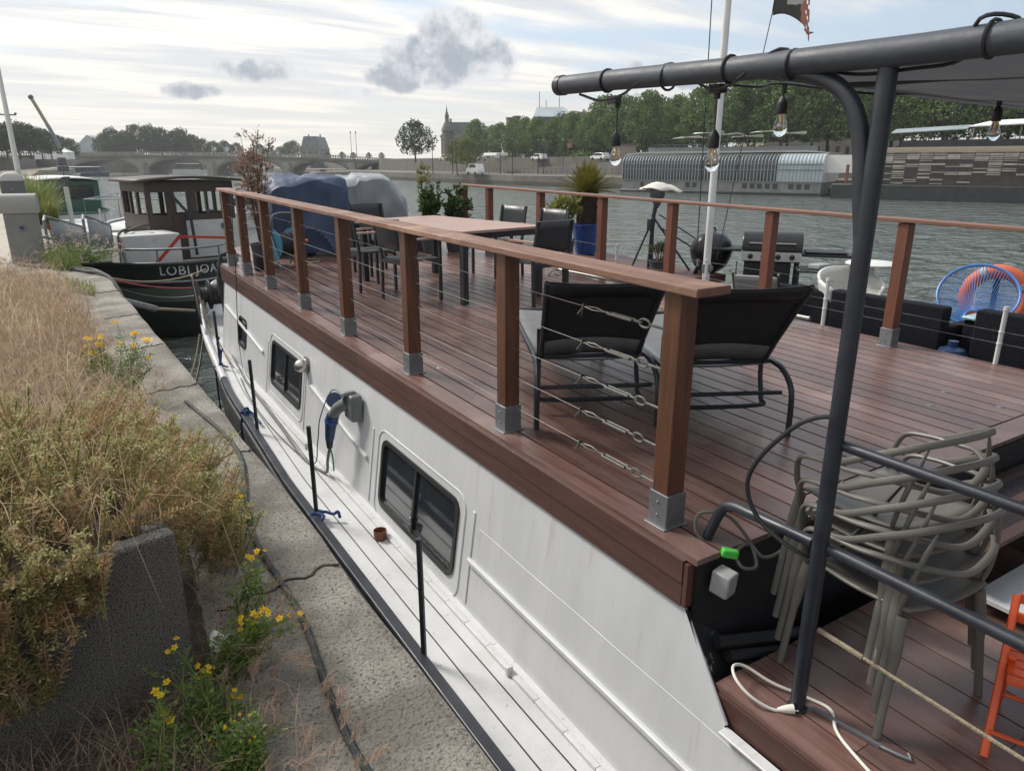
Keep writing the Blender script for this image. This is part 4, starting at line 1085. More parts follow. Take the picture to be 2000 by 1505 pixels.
# ---- along the side deck
M['rustpot'] = M['terra']
t = thing('rusty_tin', 'small reddish brown tin standing on the white side deck under the cabin window', 'tin', (1.66, 4.47, W0 + sh(4.47)))
m = MB(); m.lathe([(.045, 0), (.048, .07), (.044, .07), (.042, .03), (.001, .03)], n=20); build(m, 'tin', M['terra'], t)
t = thing('power_cable', 'blue and black shore power plug with cable hanging from the white cabin wall', 'power cable', (1.75, 5.5, -2.2))
c0 = wpt(5.36, -1.93, .06) + Vector((-.125, .15, -.10 + sh(5.4)))
m = MB(); m.tube([c0, c0 + Vector((-.012, .02, -.05)), c0 + Vector((-.02, .035, -.12)), c0 + Vector((-.03, .05, -.22))], [.052, .054, .045, .038], 14); build(m, 'plug', M['navy'], t, w=True)
m = MB(); m.tube([c0 + Vector((-.010, .017, -.045)), c0 + Vector((-.013, .022, -.065))], .058, 14); build(m, 'plug_ring', M['blue'], t, w=True)
m = MB(); m.tube([c0 + Vector((-.03, .05, -.21)), c0 + Vector((-.034, .055, -.30))], [.036, .024], 12); build(m, 'plug_grip', M['blackrub'], t, w=True)
cend = c0 + Vector((-.034, .055, -.30)); zs = W0 + .02
m = MB(); m.tube(smoothpath([cend, cend + Vector((-.01, .05, -.12)), (1.665, 5.75, zs + sh(5.8)), (1.60, 6.2, zs + sh(6.2) - .005), (1.63, 7.0, zs + sh(7)), (1.66, 8.0, zs + sh(8)), (1.70, 9.0, zs + sh(9)), (1.85, 10.6, zs + sh(10.6)), (2.1, 12, zs + sh(12))], 6), .013, 8)
build(m, 'cable', M['hull'], t, w=True)
m = MB(); m.tube(smoothpath([cend + Vector((0, 0, .02)), cend + Vector((.01, -.03, -.08)), cend + Vector((-.01, -.10, -.17))], 5), .007, 6); build(m, 'earth_wire', mat('green_wire', (.02, .20, .12), rough=.5), t, w=True)
t = thing('thin_cable', 'thin black cable drooping from the socket box on to the side deck', 'cable', (1.7, 5.9, -2.3))
a0 = wpt(5.46, -1.86, .11)
m = MB(); m.tube(smoothpath([a0 + Vector((0, 0, sh(5.4))), a0 + Vector((-.02, .25, .02)), (1.72, 5.95, -2.15), (1.70, 6.02, -2.40), (1.62, 6.0, zs + sh(6)), (1.55, 7.1, zs + sh(7)), (1.58, 8.2, zs + sh(8.2)), (1.66, 9.0, zs + sh(9))], 6), .005, 6); build(m, 'cable', M['cable_black'], t, w=True)
s = MB(); s.tube(smoothpath([(2.12, 9.9, -.30), (2.0, 9.86, -.36), (1.94, 9.83, -.6), (1.90, 9.8, -1.3), (1.86, 9.75, -1.7), (1.80, 9.6, -2.2), (1.70, 9.0, zs + sh(9)), (1.68, 8.6, zs + sh(8.6))], 6), .006, 6)
tag(build(s, 'hanging_cable', M['cable_black']), 'thin black cable hanging from the far handrail down the cabin side', 'cable')


def rope_bunch(label, loc, hang, seed, tail=()):
    t = thing('mooring_rope', label, 'rope', loc, 0, 'blue ropes tied along the gunwale'); r = random.Random(seed)
    m = MB()
    pts = [(r.gauss(0, .028), r.gauss(0, .045), .035 + r.gauss(0, .02)) for _ in range(14)]
    m.tube(smoothpath(pts, 5), .012, 7); build(m, 'knot', M['rope_blue'], t)
    m = MB(); m.tube(smoothpath([(0, 0, .04), (-.04, .02, .02), (-.06, .05, -.15), (-.05, .08, -hang)], 5), .012, 7)
    for q in tail: m.tube(smoothpath([(0, 0, .04)] + list(q), 5), .012, 7)
    build(m, 'rope_end', M['rope_blue'], t)
    return t


for lab, y, hang, sd_, tail in (('blue rope knotted on the gunwale, nearest of three, with a short loose end', 4.98, .12, 3, ([(.06, -.03, .05), (.11, -.08, .04), (.14, -.10, .06), (.15, -.11, .01)],)),
                                ('blue rope knotted on the gunwale, the middle one of three', 7.55, .30, 8, ([(.05, -.15, .03), (.06, -.35, .02)],)),
                                ('blue rope wound up the farthest gunwale stanchion and hanging over the hull', 9.55, .75, 5, ([(.03, .03, .2), (.0, .04, .32), (.04, .06, .4)], [(.02, .05, .15), (.05, .0, .25)]))):
    rope_bunch(lab, (gun(y) + .02, y, W0 + sh(y) + .02), hang, sd_, tail)
# ------------------------------------------------------------------ beyond the far rail: terrace furniture, mast
FZ = -1.95
t = thing('mast', 'white flagpole standing on the terrace beyond the far handrail', 'flagpole', (6.28, 5.83, FZ))
m = MB(); m.tube([(0, 0, 0), (0, 0, 5.6)], [.042, .036], 16); build(m, 'pole', mat('white_mast_paint', (.70, .71, .72), (.62, .63, .64), 3, rough=.4), t)
m = MB(); m.box((0, 0, .05), (.22, .22, .1)); build(m, 'base', M['galv'], t, bevel=.01)
m = MB(); m.tube([(-.10, .07, 1.0), (-.22, .06, 5.6)], .006, 5); m.tube([(.10, -.05, .9), (.34, -.30, 3.42), (.50, -.36, 5.6)], .005, 5); build(m, 'halyard', M['cable_black'], t)
m = MB(); m.tube([(0, 0, .75), (0, 0, .84)], .055, 10); m.box((0, -.05, .8), (.04, .06, .05)); build(m, 'cleat', M['galv'], t)
fl = bpy.data.materials.new('weathered_flag'); fl.use_nodes = True
def flag_mat(m):
    nt = m.node_tree; N = nt.nodes; L = nt.links; b = N['Principled BSDF']; b.inputs['Roughness'].default_value = .9
    tc = N.new('ShaderNodeTexCoord'); sep = N.new('ShaderNodeSeparateXYZ'); L.new(tc.outputs['Object'], sep.inputs[0])
    nz = N.new('ShaderNodeTexNoise'); nz.inputs['Scale'].default_value = 9; L.new(tc.outputs['Object'], nz.inputs['Vector'])
    ad = N.new('ShaderNodeMath'); ad.operation = 'MULTIPLY_ADD'; L.new(nz.outputs[0], ad.inputs[0]); ad.inputs[1].default_value = .10; L.new(sep.outputs[0], ad.inputs[2])
    cr = N.new('ShaderNodeValToRGB'); L.new(ad.outputs[0], cr.inputs[0]); e = cr.color_ramp.elements; cr.color_ramp.interpolation = 'CONSTANT'
    e[0].position = 0; e[0].color = (.075, .08, .075, 1); e[1].position = .32; e[1].color = (.45, .20, .13, 1)
    e.new(.46).color = (.06, .065, .06, 1)
    mx = N.new('ShaderNodeMix'); mx.data_type = 'RGBA'; L.new(cr.outputs[0], mx.inputs[6]); mx.inputs[7].default_value = (.5, .48, .45, 1)
    vm = N.new('ShaderNodeVectorMath'); vm.operation = 'DISTANCE'; L.new(tc.outputs['Object'], vm.inputs[0]); vm.inputs[1].default_value = (.21, 0, .16)
    ls = N.new('ShaderNodeMath'); ls.operation = 'LESS_THAN'; a2 = N.new('ShaderNodeMath'); a2.operation = 'MULTIPLY_ADD'; L.new(nz.outputs[0], a2.inputs[0]); a2.inputs[1].default_value = .18; L.new(vm.outputs['Value'], a2.inputs[2]); L.new(a2.outputs[0], ls.inputs[0]); ls.inputs[1].default_value = .165
    L.new(ls.outputs[0], mx.inputs[0]); L.new(mx.outputs[2], b.inputs['Base Color'])
flag_mat(fl)
t = thing('flag', 'tattered grey and orange flag streaming from the halyard by the mast', 'flag', (6.63, 5.53, 1.45), R(-38))
def flg(u, v):
    ln = .40 - .05 * v; drop = -.10 * u * u * (1 - v) ; x = ln * u
    return Vector((x, .045 * math.sin(7 * u + 2 * v) * u, .36 * v - .02 * u + drop - (.10 * max(0, u - .8) / .2 * (1 - v) ** 2) + .03 * math.sin(5 * u)))
m = MB(); m.grid(flg, 22, 14)
m.f = [f for i, f in enumerate(m.f) if not ((i % 22) > 18 and ((i // 22) * 7 + (i % 22) * 3) % 4 == 0)]; m.m = [0] * len(m.f)
build(m, 'cloth', fl, t, solid=.002)
m = MB(); m.tube([(.33, 0, -.13), (.38, .01, -.17), (.43, .02, -.16)], [.006, .018, .004], 6); build(m, 'torn_end', fl, t)

# davit with a white cover on its head
t = thing('davit', 'dark tripod davit with a white folded cover on its head beside the far rail', 'davit', (7.0, 7.53, deck_z(7.5) - .03))
DP = M['darktube']
m = MB(); m.tube([(-.02, .02, 0), (0, 0, .75), (.03, -.02, .96)], [.030, .028, .035], 10); build(m, 'pole', DP, t)
for q in ((-.22, .16, .02), (.45, -.32, -.02), (.30, .30, .02)):
    m = MB(); m.tube([(0, 0, .72), q], .014, 8); build(m, 'strut', DP, t)
m = MB(); m.tube([(.06, -.04, .76), (.55, -.40, .38)], .01, 6); m.tube([(.06, -.04, .60), (.50, -.30, .30)], .012, 6); m.box((-.03, .02, .62), (.07, .07, .16)); build(m, 'winch', DP, t, bevel=.008)
m = MB(); m.lathe([(.02, .84), (.05, .90), (.085, .98), (.10, 1.0), (.10, 1.09), (.05, 1.10)], (.03, -.02, 0), 14); build(m, 'head', M['hull'], t)
m = MB(); m.grid(lambda u, v: Vector((.03 + (-.22 + .55 * u) * .78, -.02 - (-.22 + .55 * u) * .55 + (.16 * (2 * v - 1)) * math.sin(math.pi * (.12 + .8 * u)), 1.10 + .10 * math.sin(math.pi * u) * math.sin(math.pi * v) - .05 * u + .012 * math.sin(14 * u + 6 * v))), 18, 8); build(m, 'white_cover', M['cable_white'], t, solid=.012)

t = shrub('planter', 'small grey planter with wispy herbs at the foot of the davit', (6.96, 7.32, deck_z(7.4) - .05), .42, .13, M['lf_laurel'], 300, .05, 21, potm=M['darkpot'], potr=.14, poth=.18)

# kettle barbecue
t = thing('kettle_barbecue', 'black round kettle barbecue on thin legs behind the mast', 'barbecue', (7.6, 7.0, FZ))
M['enamel'] = mat('black_enamel', (.010, .011, .014), rough=.30, spec=.5)
m = MB(); m.lathe([(.001, .50), (.12, .52), (.22, .60), (.275, .74), (.28, .79)], n=28); build(m, 'bowl', M['enamel'], t)
m = MB(); m.lathe([(.285, .785), (.285, .80), (.26, .92), (.18, 1.02), (.06, 1.055), (.001, 1.057)], n=28); lid = build(m, 'lid', M['enamel'], t)
m = MB(); m.tube([(-.06, 0, 1.05), (-.05, 0, 1.10), (.05, 0, 1.10), (.06, 0, 1.05)], .012, 8); build(m, 'handle', M['black'], lid)
for a in (20, 140, 260):
    m = MB(); m.tube([(.12 * math.cos(R(a)), .12 * math.sin(R(a)), .56), (.28 * math.cos(R(a)), .28 * math.sin(R(a)), 0)], .012, 8); build(m, 'leg', M['galv'], t)
m = MB(); m.tube([(-.28, -.05, .70), (-.33, -.1, .62), (-.30, -.02, .5)], .03, 8); build(m, 'side_handle', M['black'], t)
m = MB(); m.lathe([(.001, .2), (.16, .2), (.17, .23), (.001, .22)], n=18); build(m, 'ash_tray', M['galv'], t)

# gas barbecue
t = thing('gas_barbecue', 'black gas barbecue with domed lid, silver knob panel and two side shelves', 'barbecue', (8.0, 6.32, FZ), R(-50))
m = MB(); m.span((-.33, -.24, .12), (.25, .24, .72)); build(m, 'cabinet', M['black'], t, bevel=.012)
m = MB(); m.span((-.36, -.275, .72), (.36, .26, .86)); build(m, 'firebox', M['black'], t, bevel=.012)
m = MB(); m.prism([(-.37, -.27 * math.cos(a) - .005, .865 + .235 * math.sin(a) ** .8) for a in [math.pi * i / 14 for i in range(15)]], (0, 0, 0), (.74, 0, 0)); lid = build(m, 'lid', M['enamel'], t, bevel=.01)
m = MB(); m.tube([(-.28, -.27, .955), (-.28, -.315, .96), (.28, -.315, .96), (.28, -.27, .955)], .014, 8); build(m, 'handle', M['steel'], lid)
m = MB(); m.span((-.36, -.30, .735), (.36, -.277, .85)); pn = build(m, 'control_panel', mat('brushed_silver', (.60, .60, .58), rough=.35, metal=.6), t)
for x in (-.26, -.10, .08, .25): m = MB(); m.lathe([(.034, 0), (.034, .01), (.024, .014), (.022, .035), (.001, .036)], (x, -.30, .792), 14, Matrix.Rotation(R(90), 3, 'X')); build(m, 'knob', M['black'], pn)
m = MB(); m.span((-.78, -.22, .84), (-.375, .20, .87)); build(m, 'side_shelf', M['black'], t, bevel=.006)
m = MB(); m.span((.375, -.24, .80), (.98, .20, .83)); m.box((.66, -.02, .85), (.5, .36, .02)); build(m, 'side_shelf', M['black'], t, bevel=.006)
for x in (-.31, .33):
    for y in (-.22, .22): m = MB(); m.tube([(x, y, 0), (x, y, .74)], .02, 8); build(m, 'leg', M['black'], t)
m = MB(); m.tube([(-.42, -.25, .45), (-.42, -.27, .72), (-.36, -.27, .75)], .008, 6); build(m, 'hose', M['steel'], t)

# low black metal side table with a tray
t = thing('side_table', 'open black metal side table between the gas barbecue and white tub chair', 'side table', (7.95, 5.52, FZ), R(-48))
m = MB()
for x in (-.27, .27):
    for y in (-.2, .2): m.bar((x, y, 0), (x, y, .68), .02, .02)
for z in (.68, .15):
    m.bar((-.27, -.2, z), (.27, -.2, z), .02, .02); m.bar((-.27, .2, z), (.27, .2, z), .02, .02); m.bar((-.27, -.2, z), (-.27, .2, z), .02, .02); m.bar((.27, -.2, z), (.27, .2, z), .02, .02)
build(m, 'frame', M['chairframe'], t)
m = MB(); m.box((0, 0, .70), (.5, .36, .012)); build(m, 'top', M['black'], t)
m = MB(); m.box((-.02, .0, .735), (.24, .16, .055)); m.box((.05, -.1, .72), (.2, .1, .02), rz=.3)
tag(build(m, 'folded_cloth', M['grey'], bevel=.015), 'grey folded cloth lying on the black side table', 'cloth').location = (7.95, 5.52, FZ)

# white round table and tub chair
M['whiteplast'] = mat('white_plastic', (.72, .72, .69), (.64, .64, .61), 4, rough=.4)
t = thing('round_table', 'small white round table beside the gas barbecue terrace', 'table', (7.35, 4.50, FZ))
m = MB(); m.lathe([(.001, .90), (.245, .905), (.26, .915), (.26, .925), (.245, .935), (.001, .935)], n=32); build(m, 'top', M['whiteplast'], t)
m = MB(); m.lathe([(.20, 0), (.19, .02), (.04, .06), (.035, .9)], n=18); build(m, 'pedestal', M['whiteplast'], t)
t = thing('ashtray', 'small black lidded ashtray on the white round table', 'ashtray', (7.39, 4.66, FZ + .935))
m = MB(); m.lathe([(.05, 0), (.055, .03), (.06, .035), (.05, .04), (.012, .05), (.012, .075), (.001, .076)], n=16); build(m, 'bowl', M['black'], t)


def tub(label, loc, rz):
    t = thing('tub_chair', label, 'chair', loc, rz, 'white moulded tub chairs on the terrace')
    def shell(u, v):
        a = R(-125 + 250 * u); e = .5 + .5 * math.cos(a)
        h = .42 + (.30 + .24 * e) * v
        r = .26 + .08 * v
        return Vector((r * math.sin(a), -r * math.cos(a) * .92, h))
    m = MB(); m.grid(shell, 26, 8); build(m, 'shell', M['whiteplast'], t, solid=.03)
    m = MB(); m.lathe([(.001, .44), (.24, .45), (.26, .42), (.22, .36), (.18, .02), (.20, 0)], n=26); build(m, 'seat', M['whiteplast'], t)
    return t


tub('white moulded plastic tub chair in front of the white round table', (7.02, 4.50, FZ), R(150)).scale = (.95, .95, .92)

# grey folding chair
t = thing('folding_chair', 'pale grey folding garden chair tilted back beyond the far rail post', 'chair', (6.72, 5.42, FZ), R(-60))
m = MB(); m.grid(lambda u, v: Vector((-.23 + .46 * u, -.10 - .24 * v + .03 * math.sin(math.pi * u), .42 + .34 * v)), 8, 6); build(m, 'backrest', mat('pale_grey_mesh', (.40, .41, .41), rough=.7), t, solid=.015)
m = MB(); m.grid(lambda u, v: Vector((-.23 + .46 * u, -.10 + .42 * v, .41 - .02 * math.sin(math.pi * v))), 6, 6); build(m, 'seat', M['grey'], t, solid=.015)
for sx in (-1, 1):
    m = MB(); m.tube([(sx * .24, -.28, 0), (sx * .24, .28, .42), (sx * .24, .30, .60)], .013, 8); build(m, 'leg', M['steel'], t)
    m = MB(); m.tube([(sx * .24, .28, 0), (sx * .24, -.08, .42), (sx * .24, -.36, .80)], .013, 8); build(m, 'leg', M['steel'], t)

# black rattan sofas seen from behind
M['rattan'] = mat('black_rattan', (.009, .010, .015), (.015, .017, .023), 30, (1, 1, 3), rough=.85, spec=.15, bump=.7, bscale=70, bstretch=(1, 1, 2.2))
M['cushion'] = mat('dark_cushion', (.035, .038, .048), rough=.8)


def sofa(label, x, y0, y1, top, arms=True):
    t = thing('rattan_sofa', label, 'sofa', (x, (y0 + y1) / 2, FZ), 0, 'black rattan sofas along the terrace'); w = (y1 - y0) / 2
    m = MB(); m.span((0, -w, .02), (.14, w, top)); build(m, 'backrest', M['rattan'], t, bevel=.02)
    m = MB(); m.span((.145, -w, .02), (.80, w, .33)); build(m, 'base', M['rattan'], t, bevel=.02)
    m = MB(); m.span((.15, -w + .12, .335), (.82, w - .12, .45)); build(m, 'cushion', M['cushion'], t, bevel=.03)
    if arms:
        for a, b_ in ((-w, -w + .11), (w - .11, w)): m = MB(); m.span((.145, a, .335), (.80, b_, .56)); build(m, 'armrest', M['rattan'], t, bevel=.02)
    return t


sofa('black rattan two seat sofa back behind the large reddish rail post', 6.45, 3.22, 4.33, .745)
sofa('black rattan sofa left of the two seat one, in front of the gas barbecue', 6.72, 4.50, 5.45, .66)
sofa('black rattan sofa back at the right edge, in front of the blue wire chair', 6.45, 1.6, 2.97, .775)
t = thing('side_table', 'low black rattan side table with pale blue top between two sofas', 'side table', (6.95, 3.02, FZ))
m = MB(); m.span((-.22, -.16, 0), (.22, .16, .62)); build(m, 'body', M['rattan'], t, bevel=.01)
m = MB(); m.span((-.24, -.18, .625), (.24, .18, .65)); build(m, 'top', mat('pale_blue_glass', (.28, .46, .50), rough=.15), t, bevel=.005)
t = thing('gas_bottle', 'dark blue gas bottle standing behind the rattan sofa', 'gas bottle', (6.35, 3.05, FZ)); m = MB(); m.lathe([(.11, 0), (.13, .03), (.13, .36), (.10, .43), (.04, .45), (.04, .5), (.001, .5)], n=18); build(m, 'bottle', M['navy'], t)

# blue wire chair
t = thing('wire_chair', 'blue string egg chair with round back leaning above the rattan sofas', 'chair', (8.0, 3.70, FZ), R(113))
M['bluestring'] = mat('blue_pvc_string', (.045, .17, .46), rough=.4)
def egg(a, k): # rim point; k shrinks to the seat centre
    c = Vector((0, .02, .36)); p = Vector((.40 * math.cos(a), -.12 - .32 * math.sin(a) * .75, .66 + .30 * math.sin(a)))
    return c.lerp(p, k)
m = MB(); m.tube([egg(2 * math.pi * i / 40, 1.0) for i in range(40)], .016, 8, closed=True); build(m, 'rim', M['bluestring'], t)
m = MB(); m.tube([egg(2 * math.pi * i / 24, .22) for i in range(24)], .012, 8, closed=True); build(m, 'seat_ring', M['bluestring'], t)
m = MB()
for i in range(72): a = 2 * math.pi * i / 72; m.tube([egg(a, .22), egg(a, .6) + Vector((0, .0, -.03)), egg(a, 1.0)], .0042, 5)
build(m, 'strings', M['bluestring'], t); t.scale = (.92, .92, .95)
for a in (40, 160, 280): m = MB(); m.tube([(.08 * math.cos(R(a)), .02 + .08 * math.sin(R(a)), .40), (.30 * math.cos(R(a)), .3 * math.sin(R(a)), 0)], .011, 8); build(m, 'leg', M['chairframe'], t)

# life ring
t = thing('life_ring', 'faded orange life ring leaning behind the blue wire chair', 'life ring', (8.6, 3.79, FZ + .55), R(-66))
m = MB(); m.tube([(.275 * math.cos(a), .02 * math.sin(a), .275 * math.sin(a)) for a in [2 * math.pi * i / 40 for i in range(40)]], .075, 14, closed=True); build(m, 'ring', mat('faded_orange', (.60, .13, .05), (.50, .11, .05), 4, rough=.6), t)
for a in (30, 120, 210, 300):
    m = MB(); m.tube([((.275) * math.cos(R(a + d)), 0, .275 * math.sin(R(a + d))) for d in (-6, 0, 6)], .078, 14); build(m, 'band', M['greycover'], t)
t = thing('ring_stand', 'short dark post carrying the orange life ring', 'post', (8.68, 3.84, FZ)); m = MB(); m.tube([(0, 0, 0), (0, 0, .85)], .03, 10); build(m, 'post', M['darktube'], t); m = MB(); m.box((0, 0, .86), (.1, .1, .03)); build(m, 'cap', M['darktube'], t)
# ------------------------------------------------------------------ the quay: planter, weeds, hose, bollard pedestal
M['granite'] = mat('washed_aggregate', (.215, .20, .18), (.085, .080, .072), 230, rough=.85, bump=.8, bscale=210, fac=(.44, .58), dirt=((.028, .027, .025), 170, .53, .60))
t = thing('planter_box', 'square planter of dark washed aggregate overgrown with stonecrop', 'planter', (.17, 2.24, QZ), R(11))
m = MB(); m.span((-1.5, 0, 0), (0, .07, .555)); m.span((-.07, .075, 0), (0, 1.15, .555)); m.span((-1.5, 1.155, 0), (0, 1.22, .555)); m.span((-1.5, .075, 0), (-1.43, 1.15, .555))
build(m, 'box_walls', M['granite'], t, bevel=.012)
m = MB(); m.grid(lambda u, v: Vector((-1.43 + 1.36 * u, .07 + 1.08 * v, .50 + .03 * math.sin(9 * u) * math.sin(7 * v))), 16, 12); build(m, 'soil', M['earth'], t)
TOPZ = QZ + .52
ca, sa = math.cos(R(11)), math.sin(R(11))


def pl2w(x, y): return (.17 + x * ca - y * sa, 2.24 + x * sa + y * ca)


def blades(P, h, az, lean, wd, segs=(0, .3, .6, .85, 1.), curl=1.8, tipw=.12):
    """curved grass blades: P (n,3), h, az, lean, wd (n,) -> verts (n,k,2,3)"""
    P = np.asarray(P, float); n = len(P); out = []
    dx = np.cos(az); dy = np.sin(az); sx = -dy; sy = dx
    for s_ in segs:
        a = lean * s_ ** curl
        x = P[:, 0] + dx * np.sin(a) * h * s_; y = P[:, 1] + dy * np.sin(a) * h * s_; z = P[:, 2] + np.cos(a) * h * s_
        w = wd * (1 - s_ * (1 - tipw))
        out.append(np.stack([np.stack([x - sx * w / 2, y - sy * w / 2, z], 1), np.stack([x + sx * w / 2, y + sy * w / 2, z], 1)], 1))
    return np.stack(out, 1)


def add_blades(mb, B):
    n, k = B.shape[:2]; o = len(mb.v); mb.v.extend(map(tuple, B.reshape(-1, 3)))
    base = o + np.arange(n) * k * 2
    for j in range(k - 1):
        a = base + 2 * j
        mb.f.extend(list(zip(a.tolist(), (a + 1).tolist(), (a + 3).tolist(), (a + 2).tolist())))
    mb.m = [0] * len(mb.f); return mb


def in_poly(x, y, poly):
    r = np.zeros(len(x), bool); j = len(poly) - 1
    for i in range(len(poly)):
        xi, yi = poly[i]; xj, yj = poly[j]
        c = ((yi > y) != (yj > y)) & (x < (xj - xi) * (y - yi) / (yj - yi + 1e-12) + xi); r ^= c; j = i
    return r


def scatter(poly, n, dens=None):
    xs = [p[0] for p in poly]; ys_ = [p[1] for p in poly]; X = []; Y = []; tot = 0
    while tot < n:
        x = RNG.uniform(min(xs), max(xs), n); y = RNG.uniform(min(ys_), max(ys_), n); k = in_poly(x, y, poly)
        if dens is not None: k &= RNG.uniform(size=n) < dens(x, y)
        X.append(x[k]); Y.append(y[k]); tot += k.sum()
    return np.concatenate(X)[:n], np.concatenate(Y)[:n]


def clumpy(x, y, s=1.7, o=0.): return np.array([.5 + .9 * mnoise.noise((a * s + o, b * s, .3)) for a, b in zip(x, y)])


M['straw'] = leafmat('dry_grass_blades', [(.50, .385, .24), (.64, .52, .35), (.36, .26, .16), (.80, .68, .50), (.58, .45, .31), (.33, .23, .16), (.68, .55, .38)], .7, .45)
M['seed'] = leafmat('grass_seed_heads', [(.32, .21, .17), (.44, .31, .23), (.52, .40, .30), (.22, .13, .12), (.58, .46, .33)], .75, .35)
M['greengrass'] = leafmat('green_grass_blades', [(.12, .19, .045), (.19, .26, .065), (.26, .29, .09), (.09, .15, .035)], .6, .3)
gp = [(-2.1, 2.2), (-1.4, 3.6), (.05, 3.55), (.26, 3.3), (.38, 3.8), (.36, 4.6), (.20, 6), (.16, 8), (.05, 10), (-.05, 11.6), (-.35, 12.4), (-.8, 12.3), (-1.1, 11), (-1.9, 8)]
x, y = scatter(gp, 16000); g = clumpy(x, y); z = np.full(len(x), QZ + .005)
h = np.clip(.18 + .36 * g + RNG.normal(0, .07, len(x)), .06, .70); az = RNG.uniform(0, 6.283, len(x)) * .6 + 2.6 * clumpy(x, y, .9, 5)
B = blades(np.stack([x, y, z], 1), h, az, RNG.uniform(.3, 2.0, len(x)), RNG.uniform(.004, .0115, len(x)))
xl, yl = scatter(gp, 3600); gl_ = clumpy(xl, yl, 1.2, 3)
BL = blades(np.stack([xl, yl, np.full(3600, QZ)], 1), np.clip(.42 + .30 * gl_ + RNG.normal(0, .10, 3600), .15, .85), RNG.uniform(0, 6.28, 3600), RNG.uniform(.3, 2.3, 3600), RNG.uniform(.0035, .0075, 3600), segs=(0, .25, .5, .75, 1.), curl=2.2)
xs_, ys_2 = [], []
for _ in range(1500): q_ = pl2w(RNG.uniform(-1.3, .0), RNG.uniform(.1, 2.1)); xs_.append(q_[0]); ys_2.append(q_[1])
BP = blades(np.stack([xs_, ys_2, np.where(np.array(ys_2) < 3.3, TOPZ, QZ + .15)], 1), RNG.uniform(.18, .48, 1500), RNG.uniform(0, 6.28, 1500), RNG.uniform(.3, 2.2, 1500), RNG.uniform(.0025, .005, 1500), segs=(0, .25, .5, .75, 1.), curl=2.0)
BL = np.concatenate([BL, BP])
M['brownstraw'] = leafmat('brown_grass_blades', [(.36, .25, .17), (.48, .34, .24), (.27, .18, .13), (.42, .32, .19), (.34, .30, .15)], .75, .4)
kk = np.array([mnoise.noise((a * 2.6, b_ * 2.0, 7.7)) + .5 * mnoise.noise((a * 7, b_ * 6, 1.7)) for a, b_ in zip(x, y)]) > -.02
tag(build(add_blades(add_blades(MB(), B[kk]), BL), 'dry_grass', M['straw'], smooth=False), 'matted straw coloured grass filling the quay behind the planter', 'grass', kind='stuff')
tag(build(add_blades(MB(), B[~kk]), 'dry_grass', M['brownstraw'], smooth=False), 'darker brown withered patches within the straw coloured grass', 'grass', kind='stuff')
# seed heads: brushes of hairs on the grass tips
x, y = scatter(gp, 2300); g = clumpy(x, y); hh = np.clip(.22 + .26 * g + RNG.normal(0, .06, len(x)), .12, .55)
ns = 11; az = np.repeat(RNG.uniform(0, 6.283, len(x)), ns); X = np.repeat(x, ns); Y = np.repeat(y, ns); Z = np.repeat(QZ + hh, ns)
k = np.tile(np.linspace(0, .05, ns), len(x)); X = X + np.cos(az) * k * .9; Y = Y + np.sin(az) * k * .9; Z = Z - k * .45
B = blades(np.stack([X, Y, Z], 1), RNG.uniform(.05, .11, len(X)), az + RNG.normal(0, .45, len(X)), RNG.uniform(.7, 1.9, len(X)), np.full(len(X), .0026), segs=(0, .5, 1.))
# verge weeds beside the planter and along the hose
vx, vy = scatter([(.20, 1.4), (.38, 1.5), (.42, 2.3), (.40, 3.0), (.28, 3.2), (.2, 2.3), (.0, 2.1), (-.9, 1.9), (-.9, 1.3)], 900)
az2 = RNG.uniform(0, 6.283, 900); hv = RNG.uniform(.06, .22, 900)
B2 = blades(np.stack([vx, vy, np.full(900, QZ)], 1), hv, az2, RNG.uniform(.5, 1.8, 900), RNG.uniform(.002, .004, 900))
mm = add_blades(MB(), B); f0 = mm.f; add_blades(mm, B2)
n8 = 90; vx, vy = scatter([(.25, 1.4), (.50, 1.5), (.52, 2.3), (.46, 3.0), (.30, 3.2), (.2, 2.3)], n8); ns = 16
az = np.repeat(RNG.uniform(-.6, 1.2, n8), ns); k = np.tile(np.linspace(0, .05, ns), n8)
B3 = blades(np.stack([np.repeat(vx, ns) + np.cos(az) * k, np.repeat(vy, ns) + np.sin(az) * k, np.repeat(QZ + RNG.uniform(.03, .16, n8), ns) - k * .3], 1), RNG.uniform(.04, .08, n8 * ns), az + RNG.normal(0, .35, n8 * ns), RNG.uniform(1.0, 2.0, n8 * ns), np.full(n8 * ns, .0018), segs=(0, .5, 1.))
add_blades(mm, B3)
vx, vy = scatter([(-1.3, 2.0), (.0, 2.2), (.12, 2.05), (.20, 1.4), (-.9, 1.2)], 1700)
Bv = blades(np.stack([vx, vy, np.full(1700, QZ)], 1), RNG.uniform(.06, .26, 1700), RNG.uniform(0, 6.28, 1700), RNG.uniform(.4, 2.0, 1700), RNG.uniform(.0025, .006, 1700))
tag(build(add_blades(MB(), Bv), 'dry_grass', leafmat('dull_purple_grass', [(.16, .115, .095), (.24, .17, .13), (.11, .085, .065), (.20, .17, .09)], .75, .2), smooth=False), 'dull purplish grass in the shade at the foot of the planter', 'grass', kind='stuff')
tag(build(mm, 'wall_barley', M['seed'], smooth=False), 'brown brush-like seed heads of wild barley over the dry grass', 'grass', kind='stuff')
x, y = scatter([(-.9, 3.3), (.25, 3.6), (.36, 4.6), (.18, 6.2), (-.5, 7), (-1.2, 6)], 2600, lambda a, b: np.clip(clumpy(a, b, 2.3, 9) * 1.5 - .35, 0, 1))
B = blades(np.stack([x, y, np.full(len(x), QZ)], 1), RNG.uniform(.15, .42, len(x)), RNG.uniform(0, 6.28, len(x)), RNG.uniform(.2, 1.1, len(x)), RNG.uniform(.003, .006, len(x)))
